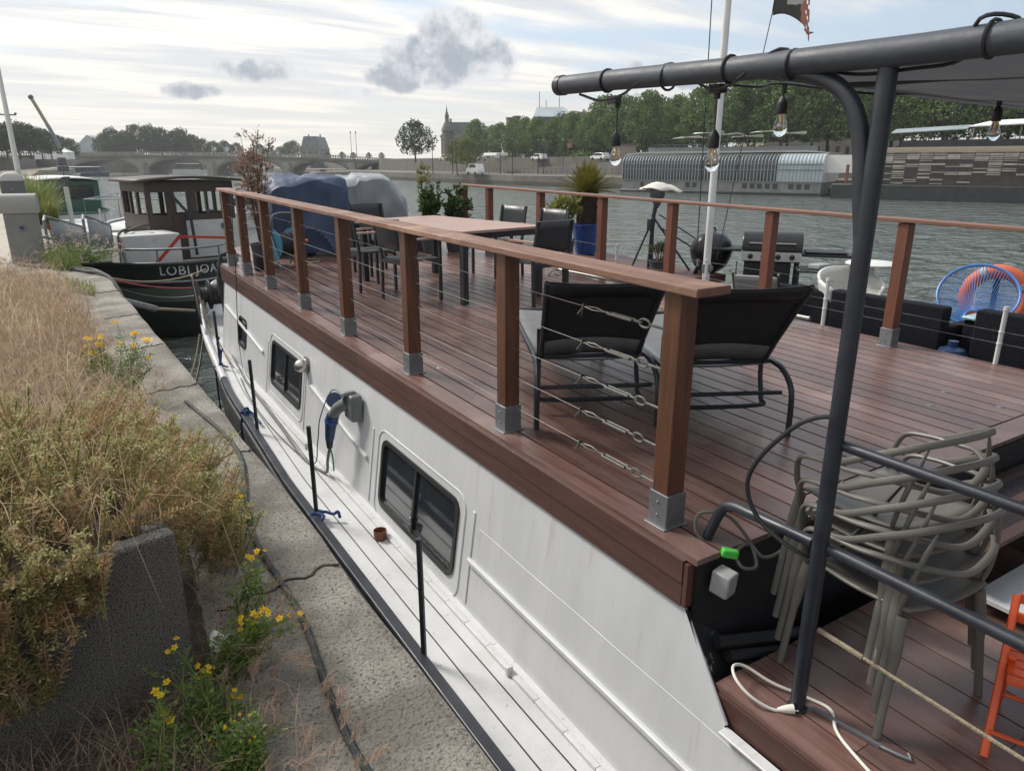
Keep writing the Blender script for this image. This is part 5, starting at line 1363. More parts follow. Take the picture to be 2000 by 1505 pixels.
x, y = scatter([(-.12, 13.6), (.25, 13.4), (.30, 14.3), (.0, 15.4), (-.25, 14.6)], 1600)
B2 = blades(np.stack([x, y, np.full(len(x), QZ)], 1), RNG.uniform(.12, .42, len(x)), RNG.uniform(0, 6.28, len(x)), RNG.uniform(.2, 1.2, len(x)), RNG.uniform(.006, .012, len(x)))
x, y = scatter([(.0, 11.2), (.30, 10.6), (.36, 11.4), (.05, 12.3), (-.3, 12.4)], 700)
B3 = blades(np.stack([x, y, np.full(len(x), QZ)], 1), RNG.uniform(.04, .16, len(x)), RNG.uniform(0, 6.28, len(x)), RNG.uniform(.4, 1.4, len(x)), RNG.uniform(.006, .012, len(x)))
mm = MB(); add_blades(mm, B); add_blades(mm, B2); add_blades(mm, B3)
tag(build(mm, 'green_grass', M['greengrass'], smooth=False), 'tufts of fresh green grass among the straw and by the grey pedestal', 'grass', kind='stuff')


# stonecrop: stems covered in needle leaves
def sedum(name, stems, leafm, label, per=120, ln=.023):
    mm = MB(); Q = []
    for (p, d, L_) in stems:
        p = np.array(p); d = np.array(d) / np.linalg.norm(d); k = int(per * L_ / .28)
        s_ = np.sort(RNG.uniform(.08, 1, k)); bend = np.array([RNG.normal(0, .05), RNG.normal(0, .05), .06])
        pts = p + np.outer(s_ * L_, d) + np.outer(s_ ** 2 * L_, bend)
        a = np.arange(k) * 2.4 + RNG.uniform(0, .5, k); e1 = np.cross(d, (0, 0, 1.)) + 1e-3; e1 /= np.linalg.norm(e1); e2 = np.cross(d, e1)
        dirs = np.outer(np.cos(a), e1) + np.outer(np.sin(a), e2) + d * .45
        Q.append(leaf_quads(pts, dirs, ln * (1.15 - .3 * s_) * RNG.uniform(.7, 1.3, k), np.full(k, ln * .22)))
        tp = p + d * L_ + bend * L_ ; 
        mm.tube([tuple(p), tuple(p + d * L_ * .5 + bend * L_ * .25), tuple(tp)], .0022, 4)
    mm.quads(np.concatenate(Q)); return tag(build(mm, name, leafm, smooth=False), label, 'ground cover', kind='stuff')


M['sed_o'] = leafmat('stonecrop_orange', [(.44, .30, .155), (.54, .37, .20), (.34, .225, .12), (.48, .345, .195), (.31, .245, .12)], .6, .42)
M['sed_g'] = leafmat('stonecrop_green', [(.20, .21, .08), (.32, .28, .11), (.42, .34, .16), (.16, .175, .065), (.46, .36, .19)], .6, .42)
M['sed_t'] = leafmat('stonecrop_buds', [(.42, .42, .18), (.54, .51, .26), (.32, .34, .13), (.62, .58, .36)], .7, .4)
so_, sg_, tops = [], [], []
for i in range(900):
    u = RNG.uniform(-1.25, .0); v = RNG.uniform(.03, 1.15)
    X_, Y_ = pl2w(u, v); d = np.array([RNG.normal(.12, .35), RNG.normal(-.12, .35), 1.0]); z = TOPZ; L_ = RNG.uniform(.16, .32)
    front = v < .16; right = u > -.16
    if front and u < -.22: d = np.array([RNG.normal(.05, .25), RNG.uniform(-1.0, -.3), RNG.uniform(-.1, .9)]); L_ *= .95
    if right: d = np.array([RNG.uniform(.3, 1.2), RNG.normal(.15, .4), RNG.uniform(.2, 1.0)])
    if u > -.20 and v < .10: continue
    o = (mnoise.noise((u * 2.2, v * 2.2, 4)) + RNG.normal(0, .28)) > .02
    (so_ if o else sg_).append(((X_, Y_, z), d, L_))
    tops.append(np.array((X_, Y_, z)) + d / np.linalg.norm(d) * L_ + np.array((0, 0, .06 * L_)))
# curtains hanging down the front of the box
for i in range(240):
    u = -1.15 + .93 * RNG.uniform() ** .9; X_, Y_ = pl2w(u, -.02); ln_ = RNG.uniform(.12, .30) * (1.0 if u < -.45 else .7)
    dn = RNG.uniform(.05, .40 if u < -.36 else .2); up_ = RNG.uniform() < .72
    d = np.array([RNG.normal(0, .18), RNG.uniform(-.45, -.12), (1.0 if up_ else -1.0)]); p = (X_, Y_ - .015, QZ + .555 - (dn if up_ else .0))
    (so_ if RNG.uniform() < .6 else sg_).append((p, d, ln_))
    if RNG.uniform() < .4: tops.append(np.array(p) + d / np.linalg.norm(d) * ln_)
# spilling over the right hand side of the box on to the stone
for i in range(210):
    X_ = RNG.uniform(.12, .42); Y_ = RNG.uniform(2.75, 4.0); zz = QZ + RNG.uniform(0, .26) * (1 - (X_ - .1) / .5)
    d = np.array([RNG.uniform(.1, .75), RNG.normal(-.05, .3), RNG.uniform(.5, 1.0)]); L_ = RNG.uniform(.16, .34)
    (so_ if RNG.uniform() < .38 else sg_).append(((X_, Y_, zz), d, L_)); tops.append(np.array((X_, Y_, zz)) + d / np.linalg.norm(d) * L_ + np.array((0, 0, .06 * L_)))
for i in range(210):
    X_ = RNG.uniform(-1.2, .25); Y_ = RNG.uniform(3.3, 4.6)
    d = np.array([RNG.normal(.1, .4), RNG.normal(-.1, .4), 1.0]); L_ = RNG.uniform(.18, .34); zz = QZ + RNG.uniform(.0, .22)
    (so_ if RNG.uniform() < .45 else sg_).append(((X_, Y_, zz), d, L_)); tops.append(np.array((X_, Y_, zz)) + d / np.linalg.norm(d) * L_)
sedum('stonecrop', so_, M['sed_o'], 'orange brown needle-leaved stonecrop stems spilling over the planter')
sedum('stonecrop', sg_, M['sed_g'], 'dull green needle-leaved stonecrop stems filling the planter')
Q = []
for p in tops:
    if RNG.uniform() < .45: continue
    k = 26; P = p + RNG.normal(0, 1, (k, 3)) * np.array((.013, .013, .006)); Q.append(leaf_quads(P, RNG.normal(0, 1, (k, 3)) + np.array((0, 0, .8)), RNG.uniform(.006, .013, k), RNG.uniform(.004, .008, k)))
m = MB(); m.quads(np.concatenate(Q)); tag(build(m, 'stonecrop_buds', M['sed_t'], smooth=False), 'pale yellow green bud clusters topping the stonecrop stems', 'ground cover', kind='stuff')
# last year's straws leaning across the box, with one plume
m = MB(); m.tube(smoothpath([pl2w(-.9, .0) + (QZ + .50,), pl2w(-.75, -.06) + (QZ + .48,), pl2w(-.62, -.10) + (QZ + .42,), pl2w(-.50, -.10) + (QZ + .30,)], 5), .0016, 4)
az = np.full(26, -.3); P = np.array([pl2w(-.50, -.10) + (QZ + .30,)] * 26) + np.outer(np.linspace(0, .06, 26), (.4, -.05, -.9))
add_blades(m, blades(P, RNG.uniform(.03, .06, 26), az + RNG.normal(0, .5, 26), RNG.uniform(2.2, 3.0, 26), np.full(26, .0016), segs=(0, .5, 1.)))
tag(build(m, 'dry_straw', M['straw'], smooth=False), 'single pale straw with feathery plume hanging over the front of the planter', 'straw')

# St John's wort: upright leafy plants with yellow star flowers
M['lf_wort'] = leafmat('wort_leaves', [(.10, .18, .04), (.15, .24, .055), (.21, .28, .07), (.075, .14, .035), (.28, .29, .09)], .6, .35)
M['petal'] = leafmat('yellow_petals', [(.80, .52, .015), (.85, .58, .02), (.74, .44, .01), (.88, .62, .04)], .5, .35)


def wort(label, base, heads, seed, fill=3, fs=1.):
    t = thing('yellow_flower_plant', label, 'flowering plant', base, 0, 'yellow flowering weeds on the quay'); b0 = Vector(base); r = random.Random(seed)
    st = MB(); LP = []; LD = []; LL = []; heads_ = []
    hs = [Vector(h) - b0 for h in heads]
    extra = [h * r.uniform(.55, .9) + Vector((r.gauss(0, .05), r.gauss(0, .05), 0)) for h in hs for _ in range(fill)]
    for idx, h in enumerate(hs + extra):
        p0 = Vector((r.gauss(0, .03), r.gauss(0, .03), 0)); mid = p0.lerp(h, .55) + Vector((r.gauss(0, .02), r.gauss(0, .02), .03)); path = smoothpath([p0, mid, h], 7)
        st.tube(path, [.0028 - .0015 * i / (len(path) - 1) for i in range(len(path))], 4)
        n = int(80 * max(.5, h.length / .4))
        for k in range(n):
            f = r.uniform(.12, .97) * (len(path) - 1); q = path[int(f)].lerp(path[min(len(path) - 1, int(f) + 1)], f - int(f)); a = r.uniform(0, 6.28)
            LP.append(q + Vector((math.cos(a), math.sin(a), 0)) * r.uniform(0, .022)); LD.append((math.cos(a), math.sin(a), r.uniform(.1, .8))); LL.append(r.uniform(.010, .024))
        if idx < len(hs):
            FQ = []; heads_.append(FQ)
            for k in range(r.randint(2, 4)):
                c = h + Vector((r.gauss(0, .016), r.gauss(0, .016), r.gauss(.004, .008))); up = Vector((r.gauss(0, .5), r.gauss(-.3, .4), 1)).normalized(); e1 = up.orthogonal().normalized(); e2 = up.cross(e1); a0 = r.uniform(0, 6.28); R_ = r.uniform(.011, .0155) * fs
                for j in range(5):
                    a = a0 + j * 1.2566; dv = e1 * math.cos(a) + e2 * math.sin(a); s_ = e1 * -math.sin(a) + e2 * math.cos(a)
                    FQ.append([c, c + dv * R_ * .6 + s_ * R_ * .36, c + dv * R_ + up * .002, c + dv * R_ * .6 - s_ * R_ * .36])
                for j in range(9):
                    a = r.uniform(0, 6.28); dv = (e1 * math.cos(a) + e2 * math.sin(a)) * r.uniform(.2, .55) + up; q = c + dv.normalized() * R_ * .75; w_ = e1 * .0006
                    FQ.append([c - w_, c + w_, q + w_ * 1.6, q - w_ * 1.6])
    build(st, 'stem', M['lf_wort'], t); k = len(LP)
    m = MB(); m.quads(leaf_quads([tuple(p) for p in LP], LD, LL, [l * .42 for l in LL])); build(m, 'foliage', M['lf_wort'], t, smooth=False)
    for FQ in heads_: m = MB(); m.quads(np.array([[tuple(v) for v in q] for q in FQ])); build(m, 'flower_head', M['petal'], t, smooth=False)


def GG(l, d): return [tuple(G(px, py, d)) for px, py in l]


for _k in (): pass
wort('tall clump of yellow star flowers standing in the dry grass at the quay edge', (.22, 5.50, QZ), GG([(228, 630), (265, 652), (238, 668), (291, 664), (266, 678), (291, 697)], 5.0), 1, 4, 1.8)
wort('yellow star flowers in the dry grass just left of the tallest clump', (.12, 5.6, QZ), GG([(175, 662), (166, 678), (195, 660), (200, 671), (178, 692)], 5.05), 2, 4, 1.8)
wort('single yellow flower in the straw at the left edge above the planter', (-.42, 4.9, QZ), GG([(28, 769)], 4.4), 3, 5, 1.6)
wort('yellow flowers beside the dark hose, topmost on the bare stone', (.44, 3.02, QZ), GG([(467, 968), (470, 985), (458, 1010), (468, 1013)], 2.82), 4, 3)
wort('slender yellow flowers by the hose, below the topmost ones', (.36, 2.50, QZ), GG([(500, 1083), (489, 1097)], 2.42), 5, 6)
wort('biggest bunch of yellow flowers leaning over the stone towards the hose', (.27, 2.22, QZ), GG([(491, 1203), (500, 1215), (521, 1196), (516, 1210), (568, 1203), (467, 1228), (460, 1290), (450, 1275)], 2.08), 6, 5)
wort('yellow flowers in front of the planter corner among green stems', (.16, 1.95, QZ), GG([(391, 1310), (342, 1266), (402, 1318), (455, 1360), (430, 1390)], 1.83), 7, 5, .8)
wort('pair of single yellow flowers low in front of the planter face', (.03, 1.80, QZ), GG([(307, 1347), (327, 1389)], 1.68), 8, 5)
wort('pale green bushy weed with tiny yellow buds at the bottom edge', (.20, 1.72, QZ), GG([(445, 1420), (480, 1400), (420, 1450), (465, 1465), (500, 1440)], 1.62), 9, 7, .4)

# valerian by the quay kink
t = thing('pink_flower_plant', 'pale pink flowered valerian spilling over the quay edge by the grey pedestal', 'flowering plant', (.22, 14.3, QZ)); r = random.Random(4)
st = MB(); Q = []; P = []; D = []
for i in range(90):
    a = r.uniform(0, 6.28); h = Vector((r.uniform(-.55, .75), r.uniform(-.6, .7), r.uniform(.08, .62))); h.z *= max(.2, 1 - .6 * abs(h.x))
    b_ = h * .25; b_.z = 0; st.tube([b_, b_.lerp(h, .5) + Vector((0, 0, .04)), h], .003, 4)
    for k in range(10): q = b_.lerp(h, r.uniform(.1, .9)); P.append(q); D.append((r.gauss(0, 1), r.gauss(0, 1), .4))
    k = 14; c = np.array(h); Q.append(leaf_quads(c + RNG.normal(0, .02, (k, 3)), RNG.normal(0, 1, (k, 3)), np.full(k, .026), np.full(k, .018)))
build(st, 'stem', M['lf_wort'], t); m = MB(); m.quads(leaf_quads([tuple(p) for p in P], D, [.06] * len(P), [.022] * len(P))); build(m, 'foliage', M['lf_wort'], t, smooth=False)
m = MB(); m.quads(np.concatenate(Q)); build(m, 'flower_heads', leafmat('pale_pink_petals', [(.55, .40, .38), (.62, .50, .46), (.42, .26, .26), (.6, .55, .5)]), t, smooth=False)

# hoses
s = MB(); hp = [(.30, -3.5), (.42, -1.5), (.60, .2), (.56, 1.2), (.505, 1.61), (.515, 1.94), (.555, 2.32), (.56, 2.6), (.55, 2.87), (.555, 3.19), (.62, 3.6), (.705, 4.09), (.70, 4.6), (.60, 5.4)]
s.tube(smoothpath([(x, y, QZ + .012) for x, y in hp], 7), .0125, 10)
M['hose'] = mat('dark_braided_hose', (.014, .017, .018), (.04, .045, .045), 90, (1, 1, 1), rough=.5, bump=.5, bscale=240)
tag(build(s, 'garden_hose', M['hose']), 'dark braided hose snaking along the stone quay beside the yellow flowers', 'hose')
s = MB(); s.tube(smoothpath([(-.62, 14.7, QZ + .03), (-.4, 14.2, QZ + .03), (.0, 13.75, QZ + .03), (.30, 13.1, QZ + .03), (.50, 12.6, QZ + .04), (.64, 12.2, QZ - .1), (.78, 11.7, QZ - .6), (.95, 11.4, QZ - 1.3)], 6), .028, 8)
s.tube(smoothpath([(-.1, 14.0, QZ + .03), (.2, 13.4, QZ + .05), (.44, 12.95, QZ + .05), (.60, 12.5, QZ - .08), (.74, 12.0, QZ - .6), (.92, 11.6, QZ - 1.3)], 6), .022, 8)
tag(build(s, 'supply_hose', M['hose']), 'thick dark hoses running from the grey pedestal over the quay edge', 'hose')
# a scrap of white paper and a bit of rubbish
s = MB(); s.grid(lambda u, v: Vector((.22 + .07 * u, 2.26 + .06 * v, QZ + .10 + .03 * math.sin(5 * u + 3) * math.cos(4 * v))), 6, 6); tag(build(s, 'paper_scrap', M['cable_white'], solid=.001), 'crumpled white paper scrap caught by the planter corner', 'litter')

# grey service pedestal
M['pedestal'] = mat('grey_pedestal_paint', (.205, .205, .19), (.165, .165, .155), 3, rough=.5, bump=.06, bscale=30)
t = thing('service_pedestal', 'grey metal service pedestal with curved hood and round lock on the quay', 'pedestal', (-.46, 15.0, QZ), R(-6))
m = MB(); m.span((-.235, -.14, 0), (.235, .18, .86)); build(m, 'body', M['pedestal'], t, bevel=.012)
m = MB(); m.prism([(-.27, .20, .84)] + [(-.27, -.16 - .06 * math.sin(a) * 1.0 + .36 * (1 - math.cos(a)) * .5, .84 + .31 * math.sin(a)) for a in [R(90) * i / 8 for i in range(9)]] + [(-.27, .20, 1.15)], (0, 0, 0), (.54, 0, 0)); build(m, 'hood', mat('light_grey_paint', (.27, .27, .255), rough=.45), t)
m = MB(); m.tube([(.0, -.142, .60), (.0, -.152, .60)], [.062, .058], 20); lk = build(m, 'lock', M['galv'], t)
m = MB(); m.tube([(.0, -.153, .60), (.0, -.162, .60)], [.036, .03], 16); build(m, 'keyhole', M['navy'], lk)
t = thing('quay_pillar', 'dark grey square pillar with pale domed cap behind the service pedestal', 'pillar', (-.78, 24, QZ))
m = MB(); m.span((-.27, -.27, 0), (.27, .27, 1.18)); build(m, 'shaft', mat('slate_paint', (.10, .108, .12), rough=.55), t, bevel=.01)
m = MB(); m.lathe([(.40, 1.18), (.40, 1.22), (.33, 1.33), (.16, 1.41), (.001, 1.43)], n=4, M=Matrix.Rotation(R(45), 3, 'Z')); build(m, 'cap', mat('pale_cap', (.40, .40, .38), rough=.6), t, bevel=.03)
m = MB(); m.box((-.02, -.275, .98), (.07, .012, .05)); build(m, 'plate', M['galv'], t)


def tuft(name, label, loc, h, w, n, leafm, kind='plant'):
    t = thing(name, label, 'plant', loc); a = RNG.uniform(0, 6.28, n); rr_ = w * np.sqrt(RNG.uniform(0, 1, n)) * .45
    B = blades(np.stack([np.cos(a) * rr_, np.sin(a) * rr_, np.zeros(n)], 1), h * RNG.uniform(.55, 1.05, n), a + RNG.normal(0, .5, n), RNG.uniform(.1, 1.15, n), RNG.uniform(.012, .028, n))
    build(add_blades(MB(), B), 'foliage', leafm, t, smooth=False); m = MB(); m.lathe([(w * .3, -.02), (w * .32, .03), (.001, .05)], n=10); build(m, 'root', M['earth'], t); return t


tuft('ornamental_grass', 'bushy green ornamental grass behind the grey pedestal', (-.38, 27.5, QZ), 1.5, 1.1, 900, M['greengrass'])
tuft('ornamental_grass', 'straw tinged grass clump in front of the green bush by the gangway', (-.18, 24.5, QZ), .95, .7, 500, M['lf_oleander'])
tuft('ornamental_grass', 'pinkish brown weeds higher up the quay behind the domed pillar', (-1.0, 36.5, QZ), 1.5, 1.2, 700, M['lf_dead'])
tuft('ornamental_grass', 'yellow green bush at the foot of the white pole', (-.95, 34, QZ), 1.45, .9, 600, M['lf_oleander'])
t = thing('white_pole', 'tall slim white pole with small crossarm on the quay at the left edge', 'pole', (-.9, 35.9, QZ))
m = MB(); m.tube([(0, 0, 0), (0, 0, 5.2)], [.11, .075], 12); build(m, 'shaft', mat('offwhite_paint', (.62, .63, .62), rough=.5), t)
m = MB(); m.tube([(-.28, 0, 3.45), (.30, 0, 3.45)], .028, 8); m.ball((-.26, 0, 3.50), .05, 8, 6); m.ball((.28, 0, 3.50), .05, 8, 6); build(m, 'crossarm', M['galv'], t)
# ------------------------------------------------------------------ the black barge moored ahead, and smaller boats
def text_mesh(txt, size, depth):
    c = bpy.data.curves.new('lettering', 'FONT'); c.body = txt; c.size = size; c.extrude = depth / 2; c.align_x = 'CENTER'; c.align_y = 'CENTER'; c.space_character = 1.12
    o = bpy.data.objects.new('lettering', c); COL.objects.link(o); dg = bpy.context.evaluated_depsgraph_get(); me = o.evaluated_get(dg).to_mesh()
    v = [tuple(q.co) for q in me.vertices]; f = [tuple(p.vertices) for p in me.polygons]; o.evaluated_get(dg).to_mesh_clear(); bpy.data.objects.remove(o); bpy.data.curves.remove(c); return v, f


BB = thing('barge', 'black and green barge with brown wheelhouse and white lettering moored ahead of the houseboat', 'barge', (2.75, 18.6, WZ), R(10))
LB, WB = 15.0, 2.35                          # local: stern at y=0, axis +y


def beam(s):                                 # half beam
    return WB * min(1, (max(s, 0) / 3.4)) ** .5 if s < 3.4 else WB


def gz(s): return 1.80 + .12 * max(0, 1 - s / 5.5) ** 2


ss = [0, .06, .18, .38, .7, 1.1, 1.6, 2.2, 3.0, 4, 5.5, 8, 11, LB]
lev = [(1.0, 1.0, 0), (.985, .86, .05), (.97, .78, .07), (.955, .70, .1), (.92, .52, .16), (.88, .30, .3), (.80, .04, .7), (.72, -.12, 1.0)]
rows = []
for fr, hz, back in lev:
    left = [(-beam(s) * fr, s + back * (1 - min(1, s / 4)), gz(s) * hz + (0 if hz > .3 else 0)) for s in ss]
    rows.append(left[::-1] + [(-x, y, z) for x, y, z in left[1:]])
k = len(rows[0])


def hullstrip(i, j, name, m, off=0.):
    V = [p for r_ in rows[i:j + 1] for p in r_]; F = []
    for a in range(j - i):
        for b in range(k - 1): F.append((a * k + b, (a + 1) * k + b, (a + 1) * k + b + 1, a * k + b + 1))
    return build(MB().add(V, F), name, m, BB)


M['bargeblack'] = mat('barge_black', (.014, .016, .019), (.03, .033, .036), 1.5, rough=.42, bump=.08, bscale=3)
hullstrip(0, 3, 'hull', M['bargeblack']); hullstrip(3, 4, 'green_band', mat('barge_green', (.09, .13, .10), (.12, .155, .12), 2, rough=.55)); hullstrip(4, 7, 'hull', M['bargeblack'])
m = MB(); m.tube([(x * 1.01, y - .02 * (abs(x) < WB * .98), z + .01) for x, y, z in rows[0]], .05, 8); build(m, 'gunwale', M['bargeblack'], BB)
m = MB(); m.tube([(x * 1.01, y - .03, z) for x, y, z in rows[2]], .025, 8); build(m, 'rubbing_strake', mat('pale_strake', (.30, .30, .29), rough=.6), BB)
m = MB(); V = [(x * .97, y + .04, z - .25) for x, y, z in rows[0]]; m.add(V, [(b, b + 1, k - 2 - b, k - 1 - b) for b in range(k // 2)]); build(m, 'deck', mat('barge_deck', (.10, .11, .105), rough=.7), BB)
# lettering wrapped round the stern
v, f = text_mesh('LOBI JOAN', .30, .01); pth = [Vector((x, y, z * .915)) for x, y, z in [(-beam(s) * .992, s + .03, gz(s)) for s in ss][::-1] + [(beam(s) * .992, s + .03, gz(s)) for s in ss[1:]]]
cum = [0]
for a, b_ in zip(pth[:-1], pth[1:]): cum.append(cum[-1] + (b_ - a).length)
mid_ = cum[len(ss) - 1] - .05
vv = []
for x, y, z in v:
    s_ = mid_ + x; i = max(j for j in range(len(cum)) if cum[j] <= s_); f_ = (s_ - cum[i]) / (cum[i + 1] - cum[i]); p = pth[i].lerp(pth[i + 1], f_); tdir = (pth[i + 1] - pth[i]).normalized(); nrm = tdir.cross(Vector((0, 0, 1))).normalized()
    q = p + Vector((0, 0, y)) + nrm * (.02 + z - .05 * y); vv.append(q)
m = MB(); m.add(vv, f); build(m, 'name_lettering', mat('white_lettering', (.62, .62, .60), rough=.6), BB, smooth=False)
M['bargewhite'] = mat('barge_white', (.58, .59, .58), (.50, .51, .50), 2.5, rough=.6, dirt=((.38, .36, .32), 6, .60, .8))
M['darkwood'] = mat('dark_varnished_wood', (.070, .048, .038), (.045, .032, .027), 4, (8, 8, 1), rough=.5, bump=.1, bscale=10)
# stern rail
m = MB(); m.tube(smoothpath([(-beam(2.0) * .95, 2.0, gz(2) + .30)] + [(x * .9, y + .12, z + .34) for x, y, z in rows[0][8:-8]] + [(beam(2) * .95, 2.0, gz(2) + .3)], 3), .028, 8); build(m, 'stern_rail', M['galv'], BB)
for s_ in (-1, 1):
    for q in (.4, 1.3): m = MB(); m.tube([(s_ * beam(q) * .9, q + .1, gz(q)), (s_ * beam(q) * .9, q + .1, gz(q) + .34)], .022, 6); build(m, 'rail_post', M['galv'], BB)
# white engine casing and cabin
m = MB(); m.span((-1.15, 1.6, 1.6), (.20, 2.85, 2.50)); build(m, 'engine_casing', M['bargewhite'], BB, bevel=.03)
m = MB(); m.span((-1.95, 4.2, 1.6), (-.2, 9.5, 2.45)); cb_ = build(m, 'cabin', M['bargewhite'], BB, bevel=.04)
for y in (4.9, 6.0, 7.1, 8.2): m = MB(); m.span((-1.965, y, 1.95), (-1.94, y + .55, 2.25)); build(m, 'cabin_window', M['glass'], cb_)
m = MB(); m.tube(smoothpath([(-.9, 2.3, 2.53), (-.75, 2.1, 2.62), (-.4, 2.2, 2.68), (-.3, 2.5, 2.6), (-.6, 2.6, 2.55), (-.8, 2.3, 2.6), (-1.1, 2.0, 2.54), (-1.20, 1.75, 2.2)], 5), .035, 8); build(m, 'coiled_hose', M['darkwood'], BB)
# wheelhouse
wh = MB(); X0, X1, Y0, Y1, Z0, Z1 = -.12, 2.2, 2.95, 5.2, 1.65, 3.72
wh.span((X0, Y0, Z0), (X0 + .62, Y0 + .06, 2.86)); wh.span((X0, Y0 + .065, Z0), (X0 + .06, Y1, 2.86)); wh.span((X0 + .63, Y0, Z0), (X1, Y0 + .06, 2.86)); wh.span((X1 - .06, Y0 + .065, Z0), (X1, Y1, 2.86)); wh.span((X0, Y0, 3.45), (X1, Y0 + .06, Z1)); wh.span((X0, Y0 + .065, 3.45), (X0 + .06, Y1, Z1)); wh.span((X1 - .06, Y0 + .065, 3.45), (X1, Y1, Z1)); wh.span((X0 + .07, Y1 - .06, 3.45), (X1 - .07, Y1, Z1)); wh.span((X0 + .07, Y1 - .06, Z0), (X1 - .07, Y1, 2.80))
for x, w_ in ((X0, .14), (X0 + .50, .24), (X0 + 1.05, .24), (X1 - .12, .12)): wh.span((x, Y0, 2.862), (x + w_, Y0 + .07, 3.448))
for y in (Y0 + .75, Y0 + 1.4, Y1 - .15): wh.span((X0, y, 2.862), (X0 + .07, y + .14, 3.448)); wh.span((X1 - .07, y, 2.862), (X1, y + .14, 3.448))
for x in (X0 + .1, X0 + .95, X1 - .3): wh.span((x, Y1 - .07, 2.80), (x + .12, Y1, 3.448))
build(wh, 'wheelhouse', M['darkwood'], BB)
m = MB(); m.grid(lambda u, v: Vector((X0 - .22 + (X1 - X0 + .44) * u, Y0 - .25 + (Y1 - Y0 + .5) * v, Z1 + .02 + .09 * math.sin(math.pi * u))), 14, 4); build(m, 'wheelhouse_roof', M['darkwood'], BB, solid=.06)
m = MB(); m.add([(X0 + .02, Y0 + .03, 2.86), (X1 - .02, Y0 + .03, 2.86), (X1 - .02, Y0 + .03, 3.45), (X0 + .02, Y0 + .03, 3.45)], [(0, 1, 2, 3)]); build(m, 'window_pane', mat('clear_pane', (.9, .95, .95), rough=.03, trans=1., ior=1.05), BB)
m = MB(); m.span((X0 + .95, Y0 - .03, 1.7), (X1 + .1, Y0 - .006, 2.70)); pn = build(m, 'white_panel', M['bargewhite'], BB)
m = MB(); m.box((X0 + 1.95, Y0 - .05, 2.52), (.14, .05, .14)); build(m, 'grey_box', M['hull'], pn)
m = MB(); m.tube([(X0 + .52, Y0 - .15, 3.5), (X0 + 1.0, Y0 - .25, 2.85), (X0 + 1.02, Y0 - .35, 1.8)], .04, 8); m.box((X0 + 1.0, Y0 - .26, 2.85), (.2, .12, .22)); build(m, 'boat_hook_bracket', M['bargeblack'], BB)
# signal mast with lamp
m = MB(); m.tube([(-1.25, 6.2, 2.44), (-1.25, 6.2, 3.55)], .065, 10); mp_ = build(m, 'signal_mast', M['bargewhite'], BB)
m = MB(); m.box((-1.2, 6.2, 3.72), (.15, .14, .22)); m.tube([(-1.25, 6.2, 3.85), (-1.25, 6.2, 4.2)], .012, 6); m.lathe([(.001, -.03), (.09, -.02), (.09, .02), (.001, .03)], (-1.31, 6.02, 3.74), 16, Matrix.Rotation(R(90), 3, 'X')); build(m, 'signal_lamp', M['hull'], mp_, bevel=.02)
m = MB(); m.tube([(-.85, 4.6, 2.45), (-.86, 4.6, 3.0)], .03, 8); build(m, 'thin_post', M['bargewhite'], BB)
t = thing('red_strap', 'broad red strap slung over the barge rail and down the stern', 'strap', (2.6, 18.3, -2.0))
s = MB(); s.bar(G(442, 464, 17.6), G(352, 462, 17.9), .01, .06); s.bar(G(352, 460, 17.9), G(303, 518, 17.6), .01, .08); s.bar(G(303, 518, 17.6), G(262, 540, 17.2), .01, .06); build(s, 'band', mat('red_webbing', (.42, .035, .03), rough=.7), t, w=True)

# mooring lines between the quay and the boats
def line(name, label, pts, r_, m): return tag(build(MB().tube(pts, r_, 6), name, m), label, 'rope', 'mooring lines across the gap between the boats')


line('mooring_line', 'slack dark mooring line along the barge stern, the upper one', sag((.05, 15.6, -1.75), (2.4, 15.2, -2.0), .30), .018, M['rope'])
line('mooring_line', 'slack dark mooring line along the barge stern, the lower one', sag((.1, 15.2, -1.75), (2.2, 14.4, -2.35), .28), .016, M['cable_black'])
line('mooring_line', 'taut pale line running from the quay edge to the bow of the houseboat', [(.60, 10.45, -1.70), (1.05, 11.2, -1.98), (1.7, 12.4, -2.28)], .022, M['rope'])
s = MB(); s.tube([(.58, 10.4, -1.69), (1.02, 11.15, -1.965)], .045, 10); tag(build(s, 'fender_sleeve', M['galv']), 'grey tube sleeve round the taut line at the quay edge', 'sleeve')
line('mooring_line', 'loose line dipping to the water by the bow of the houseboat', sag((.66, 9.4, -1.9), (1.62, 11.6, -2.5), .75), .014, M['rope'])
line('mooring_line', 'second loose line dipping towards the bow below the first', sag((.62, 8.6, -2.4), (1.64, 11.4, -2.5), .60), .014, M['cable_black'])
line('mooring_line', 'red line from the pink flowers across the barge stern', sag((.12, 14.4, -1.7), (2.2, 15.9, -2.45), .12), .016, mat('red_rope', (.30, .05, .05), rough=.8))
line('mooring_line', 'pale line hanging from the far end of the houseboat to its bow', [(1.62, 11.2, -1.85), (1.70, 11.0, -2.3), (1.66, 9.6, -2.5)], .012, M['rope'])

